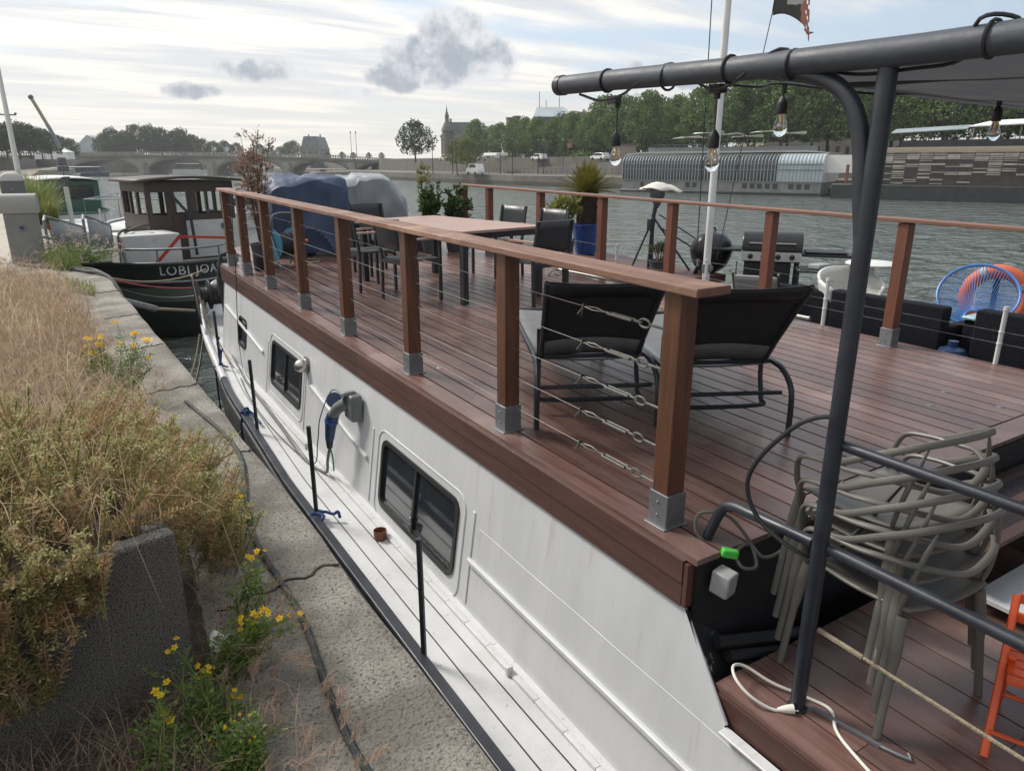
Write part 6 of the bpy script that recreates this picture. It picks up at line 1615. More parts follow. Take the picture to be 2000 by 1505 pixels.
# gangway with its rails and red strap
t = thing('gangway', 'sloping metal gangway with grey mesh sides leading to the barge', 'gangway', (-.2, 17.2, QZ))
ga, gb_ = Vector((-.15, 15.6, QZ + .02)), Vector((.55, 20.6, -2.05)); side = Vector((.55, -.08, 0))
m = MB()
m.add([ga, gb_, gb_ + side * 1.1, ga + side * 1.1], [(0, 3, 2, 1)]); build(m, 'walkway', M['galv'], t, w=True, solid=.04)
for o_, hh_ in ((Vector((0, 0, 0)), .72), (side * 1.1, .72)):
    m = MB(); a, b_ = ga + o_, gb_ + o_; up = Vector((0, 0, hh_)); m.tube([a, a + up * .9, a + up + (b_ - a) * .03, b_ + up * .8, b_ + up * .2], .025, 8); build(m, 'handrail', M['galv'], t, w=True)
    m = MB(); m.add([a + (b_ - a) * .12 + up * .12, b_ + up * .05, b_ + up * .78, a + (b_ - a) * .12 + up * .92], [(0, 1, 2, 3)]); build(m, 'mesh_panel', mat('grey_mesh_panel', (.27, .28, .28), (.20, .21, .21), 9, (1, 6, 1), rough=.6), t, w=True, solid=.01)
t = thing('red_strap', 'narrow red strap stretched along the gangway side', 'strap', (.1, 17, -1.4)); m = MB(); m.bar(ga + Vector((-.02, .5, .55)), gb_ + Vector((-.05, -.6, .12)), .012, .11); build(m, 'band', mat('red_strap', (.45, .07, .05), rough=.7), t, w=True)
for i, (a, b_) in enumerate((((-.40, 15.1, -.75 - .4), (.35, 19.4, -1.62)), ((-.4, 15.1, -1.45), (.2, 18.6, -1.58)))):
    line('shore_line', ('dark cable from the pedestal to the gangway foot, the upper one', 'dark cable from the pedestal to the gangway foot, the lower one')[i], sag(a, b_, .08), .022, M['cable_black'])


def small_boat(name, label, loc, rz, L_, W_, fb, hullm, deckm, cab=None, cabm=None, roofm=None, frame=None, cat='boat', group=None):
    t = thing(name, label, cat, loc, rz, group); rows_ = []
    st_ = [0, .04, .15, .35, .6, .85, .96, 1.0]
    hb_ = lambda s: W_ / 2 * (min(1, .55 + s * 3.0) if s < .15 else 1) * (1 if s < .6 else max(.02, 1 - ((s - .6) / .4) ** 1.8))
    for fr, z, bk_ in ((1, fb, 0), (.97, fb * .6, .01), (.88, -.1, .03), (.6, -.35, .08)):
        left = [(-hb_(s) * fr, s * L_ * (1 - bk_ * (s > .6)), z + (fb * .22 * max(0, s - .5) if z > 0 else 0)) for s in st_]; rows_.append(left[::-1] + [(-x, y, z_) for x, y, z_ in left])
    k_ = len(rows_[0]); V = [p for r_ in rows_ for p in r_]; F = [(a * k_ + b, (a + 1) * k_ + b, (a + 1) * k_ + b + 1, a * k_ + b + 1) for a in range(3) for b in range(k_ - 1)]
    build(MB().add(V, F), 'hull', hullm, t)
    m = MB(); m.tube([(x * 1.01, y, z + .01) for x, y, z in rows_[0]], .05, 6); build(m, 'gunwale', deckm, t)
    m = MB(); V = [(x * .98, y, z - .08) for x, y, z in rows_[0]]; m.add(V, [(b, b + 1, k_ - 2 - b, k_ - 1 - b) for b in range(k_ // 2 - 1)]); build(m, 'deck', deckm, t)
    if cab:
        y0, y1, h = cab; w_ = W_ * .40
        m = MB(); m.prism([(-w_, y0, fb - .1), (-w_, y0, fb + h), (-w_, y1 - h * .35, fb + h), (-w_, y1, fb - .1)], (0, 0, 0), (2 * w_, 0, 0)); c_ = build(m, 'cabin', cabm or deckm, t, bevel=.04)
        n = max(2, int((y1 - y0) / 1.1))
        for i in range(n):
            a = y0 + .2 + (y1 - y0 - .6) * i / n; b_ = a + (y1 - y0 - .6) / n - .2
            for sx in (-1, 1): m = MB(); m.span((sx * w_ - .012, a, fb + h * .45), (sx * w_ + .012, b_, fb + h * .86)); build(m, 'cabin_window', M['glass'], c_)
        m = MB(); m.span((-w_ * .8, y0 - .012, fb + h * .4), (w_ * .8, y0 + .012, fb + h * .85)); build(m, 'cabin_window', M['glass'], c_)
        m = MB(); m.grid(lambda u, v: Vector((-w_ * 1.12 + 2.24 * w_ * u, y0 - .25 + (y1 - y0 + .1) * v, fb + h + .03 + .10 * math.sin(math.pi * u))), 8, 3); build(m, 'roof', roofm or deckm, t, solid=.05)
    if frame:
        y0, y1, h = frame; m = MB(); w_ = W_ * .44
        for y in (y0, (y0 + y1) / 2, y1): m.tube([(-w_, y, fb - .05), (-w_, y, fb + h), (w_, y, fb + h), (w_, y, fb - .05)], .03, 6)
        for sx in (-1, 1): m.tube([(sx * w_, y0, fb + h), (sx * w_, y1, fb + h)], .03, 6)
        build(m, 'tube_frame', M['galv'], t)
    return t


M['boatgreen'] = mat('boat_green', (.03, .10, .075), rough=.5); M['boatred'] = mat('boat_red', (.30, .04, .03), rough=.5); M['boatblue'] = mat('boat_blue', (.03, .055, .10), rough=.5); M['boatwhite'] = mat('boat_white', (.66, .67, .66), rough=.45); M['boatbrown'] = mat('boat_brown', (.13, .095, .075), rough=.6)
small_boat('cabin_boat', 'green and white cabin boat moored at the quay beyond the ornamental grass', (1.15, 44, WZ), R(4), 16, 3.4, 1.7, M['boatwhite'], M['boatgreen'], (2, 12, 1.6), M['boatgreen'], M['boatwhite'])
small_boat('open_boat', 'brown open boat with tubular awning frame behind the barge mast', (2.4, 34.5, WZ), R(-16), 9, 3.2, 1.5, M['boatbrown'], M['boatwhite'], None, frame=(.5, 6.5, 1.25))
small_boat('dinghy', 'low white dinghy with green seats beside the brown open boat', (4.6, 40.5, WZ), R(-40), 6, 2.2, .9, M['boatwhite'], M['boatgreen'])
small_boat('motor_boat', 'white motor boat seen through the barge wheelhouse windows', (8.3, 51, WZ), R(-60), 8, 2.8, 1.0, M['boatwhite'], M['boatwhite'], (2.2, 5.5, 1.1), M['boatwhite'], M['boatwhite'])
small_boat('motor_boat', 'red and white motor boat behind the right window of the wheelhouse', (12.2, 56, WZ), R(-70), 8, 2.8, 1.2, M['boatwhite'], M['boatwhite'], (2, 5.2, 1.5), M['boatred'], M['boatwhite'])
small_boat('motor_boat', 'low white motor boat between the dry shrub and the blue tarpaulin', (24, 88, WZ), R(-75), 11, 3.2, 1.5, M['boatwhite'], M['boatwhite'], (3, 8, 1.5), M['boatwhite'], M['boatbrown'])
# ------------------------------------------------------------------ bridge, banks, trees, buildings, far boats
RT = Vector((math.cos(YAW), -math.sin(YAW), 0)); FW = Vector((math.sin(YAW), math.cos(YAW), 0))


def A(px, py, d): return G(px, py, d).dot(RT)


def Z(px, py, d): return G(px, py, d).z


M['bridge'] = stone_mat('bridge_stone', (.34, .32, .28), (.25, .24, .21), (.15, .14, .125), scale=.12)
M['bridgedk'] = stone_mat('bridge_cornice', (.19, .185, .17), (.14, .135, .125), (.08, .078, .07), scale=.12)
BD, BW = 256., 15.
t = thing('stone_bridge', 'long pale stone bridge with low arches crossing the river', 'bridge', L2(-80, BD, WZ))
bp_ = [120, 282, 415, 563, 689, 800]
ba = [A(p, 343, BD) for p in bp_]; ba[0] = -152
top = lambda a: np.interp(a, [-175, -125, -105, -73, -57, -35], [Z(100, 298, BD), Z(282, 296.5, BD), Z(415, 297, BD), Z(563, 301, BD), Z(689, 304, BD), Z(800, 312, BD)])


def wl(p): return L2(*p)


def arch(a0, a1, zc, pw):
    m = MB(); n = 18; f0 = []
    for i in range(n + 1):
        a = a0 + pw + (a1 - a0 - 2 * pw) * i / n; u = 2 * i / n - 1; z = -2.9 + (zc + 2.9) * math.sqrt(max(0, 1 - u * u * .985)); f0.append((a, z))
    for i in range(n):
        (a, z), (b_, z2) = f0[i], f0[i + 1]; ta, tb2 = top(a) - 1.6, top(b_) - 1.6
        m.add([wl((a, BD, z)), wl((b_, BD, z2)), wl((b_, BD, tb2)), wl((a, BD, ta)), wl((a, BD + BW, z)), wl((b_, BD + BW, z2)), wl((b_, BD + BW, tb2)), wl((a, BD + BW, ta))], [(0, 1, 2, 3), (4, 7, 6, 5), (0, 4, 5, 1)])
    # voussoir ring standing proud
    build(m, 'arch', M['bridge'], t, w=True, smooth=False)
    m = MB()
    for i in range(n):
        (a, z), (b_, z2) = f0[i], f0[i + 1]; m.add([wl((a, BD - .15, z)), wl((b_, BD - .15, z2)), wl((b_, BD - .15, z2 + .8)), wl((a, BD - .15, z + .8)), wl((a, BD, z)), wl((b_, BD, z2))], [(0, 1, 2, 3), (0, 4, 5, 1)])
    build(m, 'arch_ring', M['bridgedk'], t, w=True, smooth=False)


for i in range(5):
    zc = (Z(215, 313, BD), Z(345, 311, BD), Z(490, 313, BD), Z(628, 316, BD), Z(740, 319, BD))[i]
    arch(ba[i], ba[i + 1], zc, 1.7)
for a in ba:
    m = MB(); p = [wl((a - 1.7, BD, -6)), wl((a - 1.7, BD + BW, -6)), wl((a + 1.7, BD + BW, -6)), wl((a + 1.7, BD, -6))]; m.prism(p, (0, 0, 0), (0, 0, 6 + top(a) - 1.6)); m.prism([wl((a - 1.6, BD, -6)), wl((a + 1.6, BD, -6)), wl((a + .9, BD - 1.6, -6)), wl((a - .9, BD - 1.6, -6))], (0, 0, 0), (0, 0, 6.2)); build(m, 'pier', M['bridge'], t, w=True, smooth=False)
dk = MB(); pr = MB(); bl_ = MB(); aa = [-190 + 5 * i for i in range(33)]
for a, b_ in zip(aa[:-1], aa[1:]):
    za, zb = top(a), top(b_)
    dk.add([wl((x, BD + dy, z)) for dy in (-.7, BW + .7) for x, z in ((a, za - 1.6), (b_, zb - 1.6), (b_, zb - .95), (a, za - .95))], [(0, 1, 2, 3), (4, 7, 6, 5), (3, 2, 6, 7), (0, 4, 5, 1)])
    pr.add([wl((x, BD + dy, z)) for dy in (-.4, 0) for x, z in ((a, za - .25), (b_, zb - .25), (b_, zb), (a, za))], [(0, 1, 2, 3), (4, 7, 6, 5), (3, 2, 6, 7), (0, 4, 5, 1)])
    for j in range(6): c = a + 5 * j / 6; bl_.box(wl((c, BD - .2, top(c) - .6)), (.42, .3, .7), rz=-YAW)
build(dk, 'deck', M['bridgedk'], t, w=True, smooth=False); build(pr, 'parapet', M['bridge'], t, w=True, smooth=False); build(bl_, 'balustrade', M['bridge'], t, w=True, smooth=False)
# quay walls seen beyond the arches
m = MB(); m.bar(L2(-215, 330, -1.2), L2(-118, 338, -1.2), 6, 6.4); tag(build(m, 'quay_wall', M['farquay'], smooth=False), 'dim stone quay wall beyond the left bridge arches', 'wall')
m = MB(); m.bar(L2(-118, 420, -1.2), L2(-30, 430, -1.2), 6, 6.4); tag(build(m, 'quay_wall', M['farquay'], smooth=False), 'dim stone quay wall beyond the right bridge arches', 'wall')

# ---- trees
M['lf_a'] = leafmat('plane_leaves', [(.044, .088, .022), (.082, .15, .036), (.135, .215, .052), (.058, .115, .03), (.20, .275, .075), (.10, .175, .044)], .6, .35)
M['lf_b'] = leafmat('dark_leaves', [(.020, .042, .016), (.032, .062, .022), (.050, .085, .03), (.026, .05, .018)], .65, .3)
M['lf_y'] = leafmat('yellow_green_leaves', [(.09, .12, .025), (.14, .17, .04), (.18, .20, .055), (.07, .10, .02)], .6, .35)


def tree_proto(name, h, w, leafm, seed, nclump=66, per=105, leaf=.44, trunk=.25, label='', base=.22, group=None):
    t = thing(name, label, 'tree', (0, 0, 0), 0, group); r = random.Random(seed); rg = np.random.default_rng(seed)
    st = MB(); ch = h * base; st.tube([(0, 0, -.3), (.05, 0, ch * .6), (.1, .05, ch * 1.2), (.0, .1, h * .55)], [trunk * 1.15, trunk, trunk * .85, trunk * .4], 8)
    Q = []
    for i in range(nclump):
        th = i * 2.399 + r.uniform(-.4, .4); f = (i + .5) / nclump; zz = ch + (h - ch) * (.04 + .94 * f)
        prof = math.sin(math.pi * min(1, (.10 + .90 * f)) ** .85) ** .6 * (1 if f < .85 else .9); rad = w * prof * (r.uniform(.25, 1) ** .5) * r.uniform(.85, 1.12)
        c = np.array((rad * math.cos(th), rad * math.sin(th), zz)); rc = w * r.uniform(.20, .36)
        if i % 4 == 0: st.tube([(0.05, 0, ch * r.uniform(.8, 1.3)), tuple(c * np.array((.45, .45, .80))), tuple(c)], [trunk * .4, trunk * .2, trunk * .06], 5)
        n = per; p = rg.normal(size=(n, 3)); p /= np.linalg.norm(p, axis=1, keepdims=True); p *= (rg.uniform(.25, 1, (n, 1)) ** .45) * rc * np.array((1, 1, .72))
        Q.append(leaf_quads(c + p, p + rg.normal(0, .4 * rc, (n, 3)) + np.array((0, 0, -.12 * rc)), leaf * rg.uniform(.6, 1.3, n), leaf * rg.uniform(.5, .95, n)))
    build(st, 'trunk', M['bark'], t); m = MB(); m.quads(np.concatenate(Q)); build(m, 'crown', leafm, t, smooth=False); return t


RB_G = 'plane trees along the far embankment road'
protos = [tree_proto('plane_tree', 14, 4.6, M['lf_a'], s_, label='tall full-crowned green plane tree in the row above the far quay wall', group=RB_G) for s_ in (1, 2, 3, 4)]
used = set(); r = random.Random(12)


def place(pr_i, loc, scl, label=None, group=None, plist=None):
    pl_ = plist or protos; p = pl_[pr_i % len(pl_)]; key = p.name
    sx = (scl * r.uniform(.92, 1.1), scl * r.uniform(.92, 1.1), scl)
    if key not in used:
        used.add(key); p.location = loc; p.scale = sx; p.rotation_euler = (0, 0, r.uniform(0, 6.28))
        if label: p['label'] = label
        if group: p['group'] = group
        return p
    return dup(p, loc, r.uniform(0, 6.28), label, group, sx)


def bank_x(y): return float(np.interp(y, [q[1] for q in rb], [q[0] for q in rb]))


LAB1 = 'tall full-crowned green plane tree in the row above the far quay wall'; LAB2 = 'green tree rising behind the front row above the far quay'
i = 0; y = -8.
while y < 178:
    place(i, (bank_x(y) + 23 + r.uniform(-1, 1), y, .35), r.uniform(.62, .74) if y > 125 else (r.uniform(.80, .92) if y > 100 else r.uniform(1.0, 1.15)), LAB1, RB_G); i += 1; y += r.uniform(5.0, 6.4)
y = -10.
while y < 172:
    place(i, (bank_x(y) + 34 + r.uniform(-2, 2), y, .5), r.uniform(1.02, 1.28) if y < 100 else r.uniform(.62, .78), LAB2, 'trees behind the far embankment row'); i += 1; y += r.uniform(7, 10)
protos_d = [tree_proto('broad_tree', 12, 5.4, M['lf_b'], s_, nclump=52, per=75, leaf=.55, label='dark broad tree') for s_ in (21, 22, 23)]
for px, py, d, lab in ((812, 238, 182, 'large dark round tree standing alone at the right end of the bridge'),):
    b0 = G(px, 318, d); place(0, (b0.x, b0.y, .3), (Z(px, py, d) - .3) / 12, lab, None, protos_d)
protos_y = [tree_proto('young_tree', 7, 2.6, M['lf_y'], 31, nclump=36, per=75, leaf=.34, trunk=.13, label='young yellow green tree', base=.34)]
place(0, (G(913, 342, 158).x, G(913, 342, 158).y, -2.3), 1.0, 'yellow green young tree on the far quay in front of the turreted house', None, protos_y)
place(0, (G(893, 342, 164).x, G(893, 342, 164).y, -2.3), .98, 'greener young tree on the far quay left of the yellow green one', None, protos_y)
for k_, (px, py, d) in enumerate(((-10, 245, 170), (14, 243, 172), (38, 240, 178), (60, 244, 176), (82, 252, 184), (100, 258, 190), (122, 268, 215), (138, 272, 225))):
    b0 = G(px, 300, d); place(k_, (b0.x, b0.y, .9), (Z(px, py, d) - .9) / 12, 'dark tree in the row behind the white tents on the left bank', 'dark trees behind the white tents', protos_d)
for k_, (px, py, d) in enumerate(((205, 262, 290), (222, 252, 300), (248, 258, 305), (272, 246, 300), (296, 247, 300), (318, 252, 305), (340, 258, 310), (356, 253, 310), (378, 265, 315), (398, 272, 320), (418, 277, 325), (440, 276, 330), (462, 280, 330), (240, 262, 320), (310, 262, 320), (360, 268, 322))):
    b0 = G(px, 300, d); place(k_ + 1, (b0.x, b0.y, 1.5), (Z(px, py, d) - 1.5) / 12, 'hazy dark tree rising beyond the left half of the bridge', 'hazy trees beyond the left half of the bridge', protos_d)
for k_, (px, py, d) in enumerate(((508, 283, 360), (528, 288, 370), (546, 288, 380), (562, 280, 380), (574, 276, 385), (640, 297, 390), (668, 297, 390), (690, 298, 390), (720, 301, 400), (745, 301, 400))):
    b0 = G(px, 300, d); place(k_, (b0.x, b0.y, 1.5), max(.3, (Z(px, py, d) - 1.5) / 12), 'small hazy tree beyond the right half of the bridge by the grey palace', 'hazy trees beyond the right half of the bridge', protos_d)
for k_, (px, py, d) in enumerate(((1275, 192, 185), (1302, 200, 175), (1205, 222, 200), (1100, 226, 215), (1165, 222, 205))):
    b0 = G(px, 300, d); place(k_ + 2, (b0.x, b0.y, .5), (Z(px, py, d) - .5) / 12, 'darker tall tree standing high behind the far embankment trees', 'darker trees high behind the embankment', protos_d)

# hedge along the embankment
m = MB(); P = []
hy = RNG.uniform(86, 152, 5200); hx = np.array([bank_x(v) for v in hy]) + 21.2 + RNG.uniform(-.9, .9, 5200); hz = RNG.uniform(.4, 2.7, 5200)
m.quads(leaf_quads(np.stack([hx, hy, hz], 1), RNG.normal(0, 1, (5200, 3)), np.full(5200, .5), np.full(5200, .4))); tag(build(m, 'hedge', M['lf_b'], smooth=False), 'long clipped dark hedge between the far road and the plane trees', 'hedge')

# bushes and a darker ramp in front of the retaining wall
for k_, yb in enumerate((100, 108, 117, 127, 134, 143, 156, 165)):
    n = 420; p = RNG.normal(0, 1, (n, 3)) * np.array((1.0, 2.4, .9)); bt = thing('bush', 'low dark bush on top of the far retaining wall', 'bush', (bank_x(yb) + 19.2, yb, .9), 0, 'bushes along the far retaining wall')
    m = MB(); m.quads(leaf_quads(p * .6 + np.array((0, 0, .35)), RNG.normal(0, 1, (n, 3)), np.full(n, .45), np.full(n, .36))); build(m, 'foliage', M['lf_b'] if k_ % 3 else M['lf_a'], bt, smooth=False); m = MB(); m.tube([(0, 0, -.6), (0, 0, .3)], .08, 5); build(m, 'stem', M['bark'], bt)
m = MB(); V = []; 
for y_, z_ in ((92, .9), (112, .2), (132, -.9), (150, -2.2)): x_ = bank_x(y_) + 13.5; V += [(x_, y_, -2.4), (x_, y_, z_), (x_ + 4, y_, z_)]
m.add(V, [(3 * i_, 3 * i_ + 3, 3 * i_ + 4, 3 * i_ + 1) for i_ in range(3)] + [(3 * i_ + 1, 3 * i_ + 4, 3 * i_ + 5, 3 * i_ + 2) for i_ in range(3)]); tag(build(m, 'access_ramp', M['bridgedk'], smooth=False), 'stone ramp sloping from the road down to the far quay', 'ramp')

# ---- buildings
M['slate'] = mat('slate_roof', (.10, .11, .125), (.075, .08, .09), .6, rough=.6); M['facade'] = mat('limestone_facade', (.30, .265, .21), (.25, .22, .175), .3, rough=.85); M['winfar'] = mat('far_window', (.04, .045, .05), rough=.2)
M['glassroof'] = mat('glazed_roof', (.36, .41, .43), (.28, .33, .35), .3, rough=.25)


def block(name, label, px0, px1, ytop, d, depth, floors, cols, roof, zb=.5, mat_=None, cat='building', rz=0.):
    a0, a1 = A(px0, 300, d), A(px1, 300, d); zt = Z((px0 + px1) / 2, ytop, d); c = L2((a0 + a1) / 2, d + depth / 2, zb); t = thing(name, label, cat, c, -YAW + rz)
    w = abs(a1 - a0); H = zt - zb; wallh = H - roof
    m = MB(); m.span((-w / 2, -depth / 2, -4), (w / 2, depth / 2, wallh)); build(m, 'wall', mat_ or M['facade'], t)
    m = MB(); m.span((-w / 2 - .3, -depth / 2 - .3, wallh), (w / 2 + .3, depth / 2 + .3, wallh + .5)); build(m, 'cornice', mat_ or M['facade'], t)
    if roof > .6:
        i_ = min(w, depth) * .16; z0, z1 = wallh + .5, wallh + roof
        m = MB(); q = [(-w / 2, -depth / 2), (w / 2, -depth / 2), (w / 2, depth / 2), (-w / 2, depth / 2)]; V = [(x, y, z0) for x, y in q] + [(x - math.copysign(i_, x), y - math.copysign(i_, y), z1) for x, y in q]
        m.add(V, [(0, 1, 5, 4), (1, 2, 6, 5), (2, 3, 7, 6), (3, 0, 4, 7), (4, 5, 6, 7)]); build(m, 'roof', M['slate'], t, smooth=False)
    for f_ in range(floors):
        for c_ in range(cols):
            x = -w / 2 + w * (c_ + .5) / cols; z = wallh * (f_ + .45) / floors; ww, hh = w / cols * .36, wallh / floors * .5
            m = MB(); m.span((x - ww / 2, -depth / 2 - .06, z - hh / 2), (x + ww / 2, -depth / 2 + .05, z + hh / 2)); build(m, 'window', M['winfar'], t)
    for s_ in (-1, 1):
        m = MB(); m.box((s_ * w * .32, 0, wallh + roof + .5), (w * .05, 1.2, 1.8)); build(m, 'chimney', mat_ or M['facade'], t)
    return t


tb = block('turreted_house', 'tall grey stone house with slate mansard and pointed corner turret', 862, 945, 238, 236, 18, 5, 6, 4.5)
w_ = abs(A(945, 300, 236) - A(862, 300, 236)); H_ = Z(900, 238, 236) - .5
m = MB(); m.lathe([(1.5, -2), (1.5, H_ - 3), (1.8, H_ - 2.9), (1.8, H_ - 2.2), (1.2, H_ - .8), (.6, H_ + .2), (.6, H_ + 1.4), (.75, H_ + 1.5), (.25, H_ + 3), (.04, H_ + 4.8), (.001, H_ + 5)], (-w_ / 2 + 2.0, -9, 0), 12); build(m, 'turret', M['bridgedk'], tb)
block('grey_palace', 'distant grey palace pavilion with steep roof and corner chimneys above the bridge', 588, 624, 266, 425, 24, 2, 3, 7, 1.5, M['bridgedk'])
t = block('flat_building', 'long low flat-topped building above the trees right of the glazed roof', 1128, 1215, 219, 240, 20, 1, 6, .4)
t = thing('glass_roof_hall', 'hall with sloping glazed roof and aerials rising above the far trees', 'building', L2(A(1083, 300, 235), 240, .5), -YAW)
w_ = abs(A(1124, 300, 235) - A(1043, 300, 235)); zt = Z(1083, 207, 235) - .5; zm = Z(1083, 229, 235) - .5
m = MB(); m.span((-w_ / 2, -7, -2), (w_ / 2, 7, zm)); build(m, 'wall', M['slate'], t)
m = MB(); m.add([(-w_ / 2 - .3, -7.4, zm), (w_ / 2 + .3, -7.4, zm), (w_ / 2 + .3, 7.4, zm), (-w_ / 2 - .3, 7.4, zm), (-w_ * .42, 0, zt), (w_ * .22, 0, zt)], [(0, 1, 5, 4), (1, 2, 5), (2, 3, 4, 5), (3, 0, 4)]); build(m, 'roof', M['glassroof'], t, smooth=False)
for x, h_ in ((-w_ * .36, 4.5), (w_ * .12, 3.0), (-w_ * .2, 2.)): m = MB(); m.tube([(x, 0, zt - .5), (x, 0, zt + h_)], .10, 6); build(m, 'aerial', M['slate'], t)
for px, hh in ((996, 232), (1009, 229)):
    b0 = G(px, 300, 230); t = thing('chimney_stack', ('left' if px < 1000 else 'right') + ' one of two brick chimney stacks above the trees beside the glazed roof', 'chimney', (b0.x, b0.y, 0)); m = MB(); m.span((-.8, -.8, -3), (.8, .8, Z(px, hh, 230))); build(m, 'stack', mat('brick_stack', (.16, .10, .08), rough=.9), t); m = MB(); m.span((-.95, -.95, Z(px, hh, 230)), (.95, .95, Z(px, hh, 230) + .35)); build(m, 'cap', M['slate'], t)
block('stone_palace', 'large warm stone building half hidden behind the tall plane trees', 1490, 1760, 168, 160, 20, 3, 14, 2.5)
t = thing('domed_hall', 'distant grey hall with shallow vaulted roof left of the bridge trees', 'building', L2(A(192, 300, 420), 430, 1), -YAW)
w_ = abs(A(245, 300, 420) - A(143, 300, 420)); zt = Z(192, 263, 420) - 1
m = MB(); m.span((-w_ / 2, -12, -2), (w_ / 2, 12, zt * .30)); build(m, 'wall', M['bridgedk'], t)
m = MB(); m.prism([(-w_ / 2 + w_ * i / 16, -12.5, zt * .30 + zt * .70 * min(1, 2.6 * i / 16, 1.6 * (16 - i) / 16)) for i in range(17)], (0, 0, 0), (0, 25, 0)); build(m, 'roof', M['glassroof'], t)

# tents on the left bank
M['tent'] = mat('white_tent', (.78, .78, .77), rough=.7)
for k_, (px, pk, wd) in enumerate(((82, 289, 13), (95, 288, 10), (108, 290, 12), (128, 286, 22), (72, 291, 8))):
    d = 205; b0 = G(px, 300, d); wd_ = wd / 1400 * d; z0, z1, zb = Z(px, 297.5, d), Z(px, pk, d), .9
    t = thing('marquee', 'pointed white marquee in the row under the dark trees' if k_ != 3 else 'largest pointed white marquee at the left end of the bridge', 'tent', (b0.x, b0.y, zb), -YAW, 'white marquees on the left bank' if k_ != 3 else None)
    m = MB(); q = [(-wd_ / 2, -wd_ / 2), (wd_ / 2, -wd_ / 2), (wd_ / 2, wd_ / 2), (-wd_ / 2, wd_ / 2)]; V = [(x, y, z0 - zb) for x, y in q] + [(x * .25, y * .25, z0 - zb + (z1 - z0) * .5) for x, y in q] + [(0, 0, z1 - zb)]
    m.add(V, [(i_, (i_ + 1) % 4, 4 + (i_ + 1) % 4, 4 + i_) for i_ in range(4)] + [(4 + i_, 4 + (i_ + 1) % 4, 8) for i_ in range(4)]); build(m, 'roof', M['tent'], t, smooth=False)
    m = MB(); m.span((-wd_ / 2 + .1, -wd_ / 2 + .1, 0), (wd_ / 2 - .1, wd_ / 2 - .1, z0 - zb)); build(m, 'side_wall', M['tent'], t)
# crane
t = thing('mobile_crane', 'slender crane boom leaning over the left bank trees', 'crane', G(118, 300, 122))
m = MB(); a, b_ = G(60, 190, 122), G(92, 243, 122); m.bar(a, b_, .38, .38); build(m, 'upper_boom', mat('crane_yellow', (.30, .25, .16), rough=.5), t, w=True)
m = MB(); m.bar(b_, G(107, 268, 122), .42, .42); m.bar(G(107, 268, 122), G(117, 290, 122), .50, .50); build(m, 'lower_boom', M['galv'], t, w=True)
m = MB(); m.box((0, 0, -1.2), (1.2, 3, 1.2)); m.box((0, 0, -2.3), (1.6, 6, .8)); build(m, 'cab', M['slate'], t, bevel=.1)
m = MB(); m.ball(a, .4, 8, 6); build(m, 'boom_head', M['slate'], t, w=True)

# boats under the bridge
small_boat('tour_boat', 'long dark tour boat with flat canopy under the left bridge arch', L2(A(118, 343, 240), 240, WZ), -YAW - R(90), 16, 4.5, 1.2, M['boatblue'], M['boatwhite'], (2, 14, 1.7), M['boatblue'], M['boatwhite'])
small_boat('motor_boat', 'small white boat left of the long tour boat near the bridge', L2(A(92, 345, 215), 215, WZ), -YAW - R(80), 9, 3.2, 1.2, M['boatwhite'], M['boatwhite'], (2, 6, 1.6), M['boatwhite'], M['boatwhite'])
small_boat('tour_boat', 'pale passenger boat beneath the second bridge arch', L2(A(340, 340, 300), 300, WZ), -YAW - R(90), 16, 5, 1.6, M['boatwhite'], M['boatwhite'], (2, 13, 2.2), M['boatbrown'], M['boatwhite'])
small_boat('barge', 'dark distant barge in the middle of the fourth bridge arch', L2(A(600, 338, 330), 330, WZ), -YAW - R(90), 16, 5, 2.0, M['boatblue'], M['boatblue'], (2, 8, 2.2), M['boatblue'], M['boatblue'])
small_boat('motor_boat', 'white cruiser moored at the far quay under the last bridge arch', L2(A(712, 342, 262), 275, WZ), -YAW - R(90), 14, 4.5, 1.8, M['boatwhite'], M['boatwhite'], (2, 11, 2.0), M['boatwhite'], M['boatwhite'])

# far bank street things
def lamp_post(px, d, zb, h, label): 
    b0 = G(px, 320, d); t = thing('street_lamp', label, 'lamp post', (b0.x, b0.y, zb), 0, 'lamp posts along the far quay'); m = MB(); m.tube([(0, 0, 0), (0, 0, h)], [.11, .06], 6); build(m, 'pole', M['black'], t); m = MB(); m.lathe([(.05, h), (.22, h + .15), (.28, h + .5), (.1, h + .7), (.001, h + .75)], n=8); build(m, 'lantern', M['slate'], t)


for px in (845, 884, 917, 1001, 1051, 1062, 1145, 1100, 977): lamp_post(px, 158 if px != 1001 else 150, -2.3, 6.3, 'thin dark lamp post standing on the far quay')
for px in (688, 698): lamp_post(px, BD + 8, 2.2, 7.5, 'slim lamp post on the bridge near its right end')


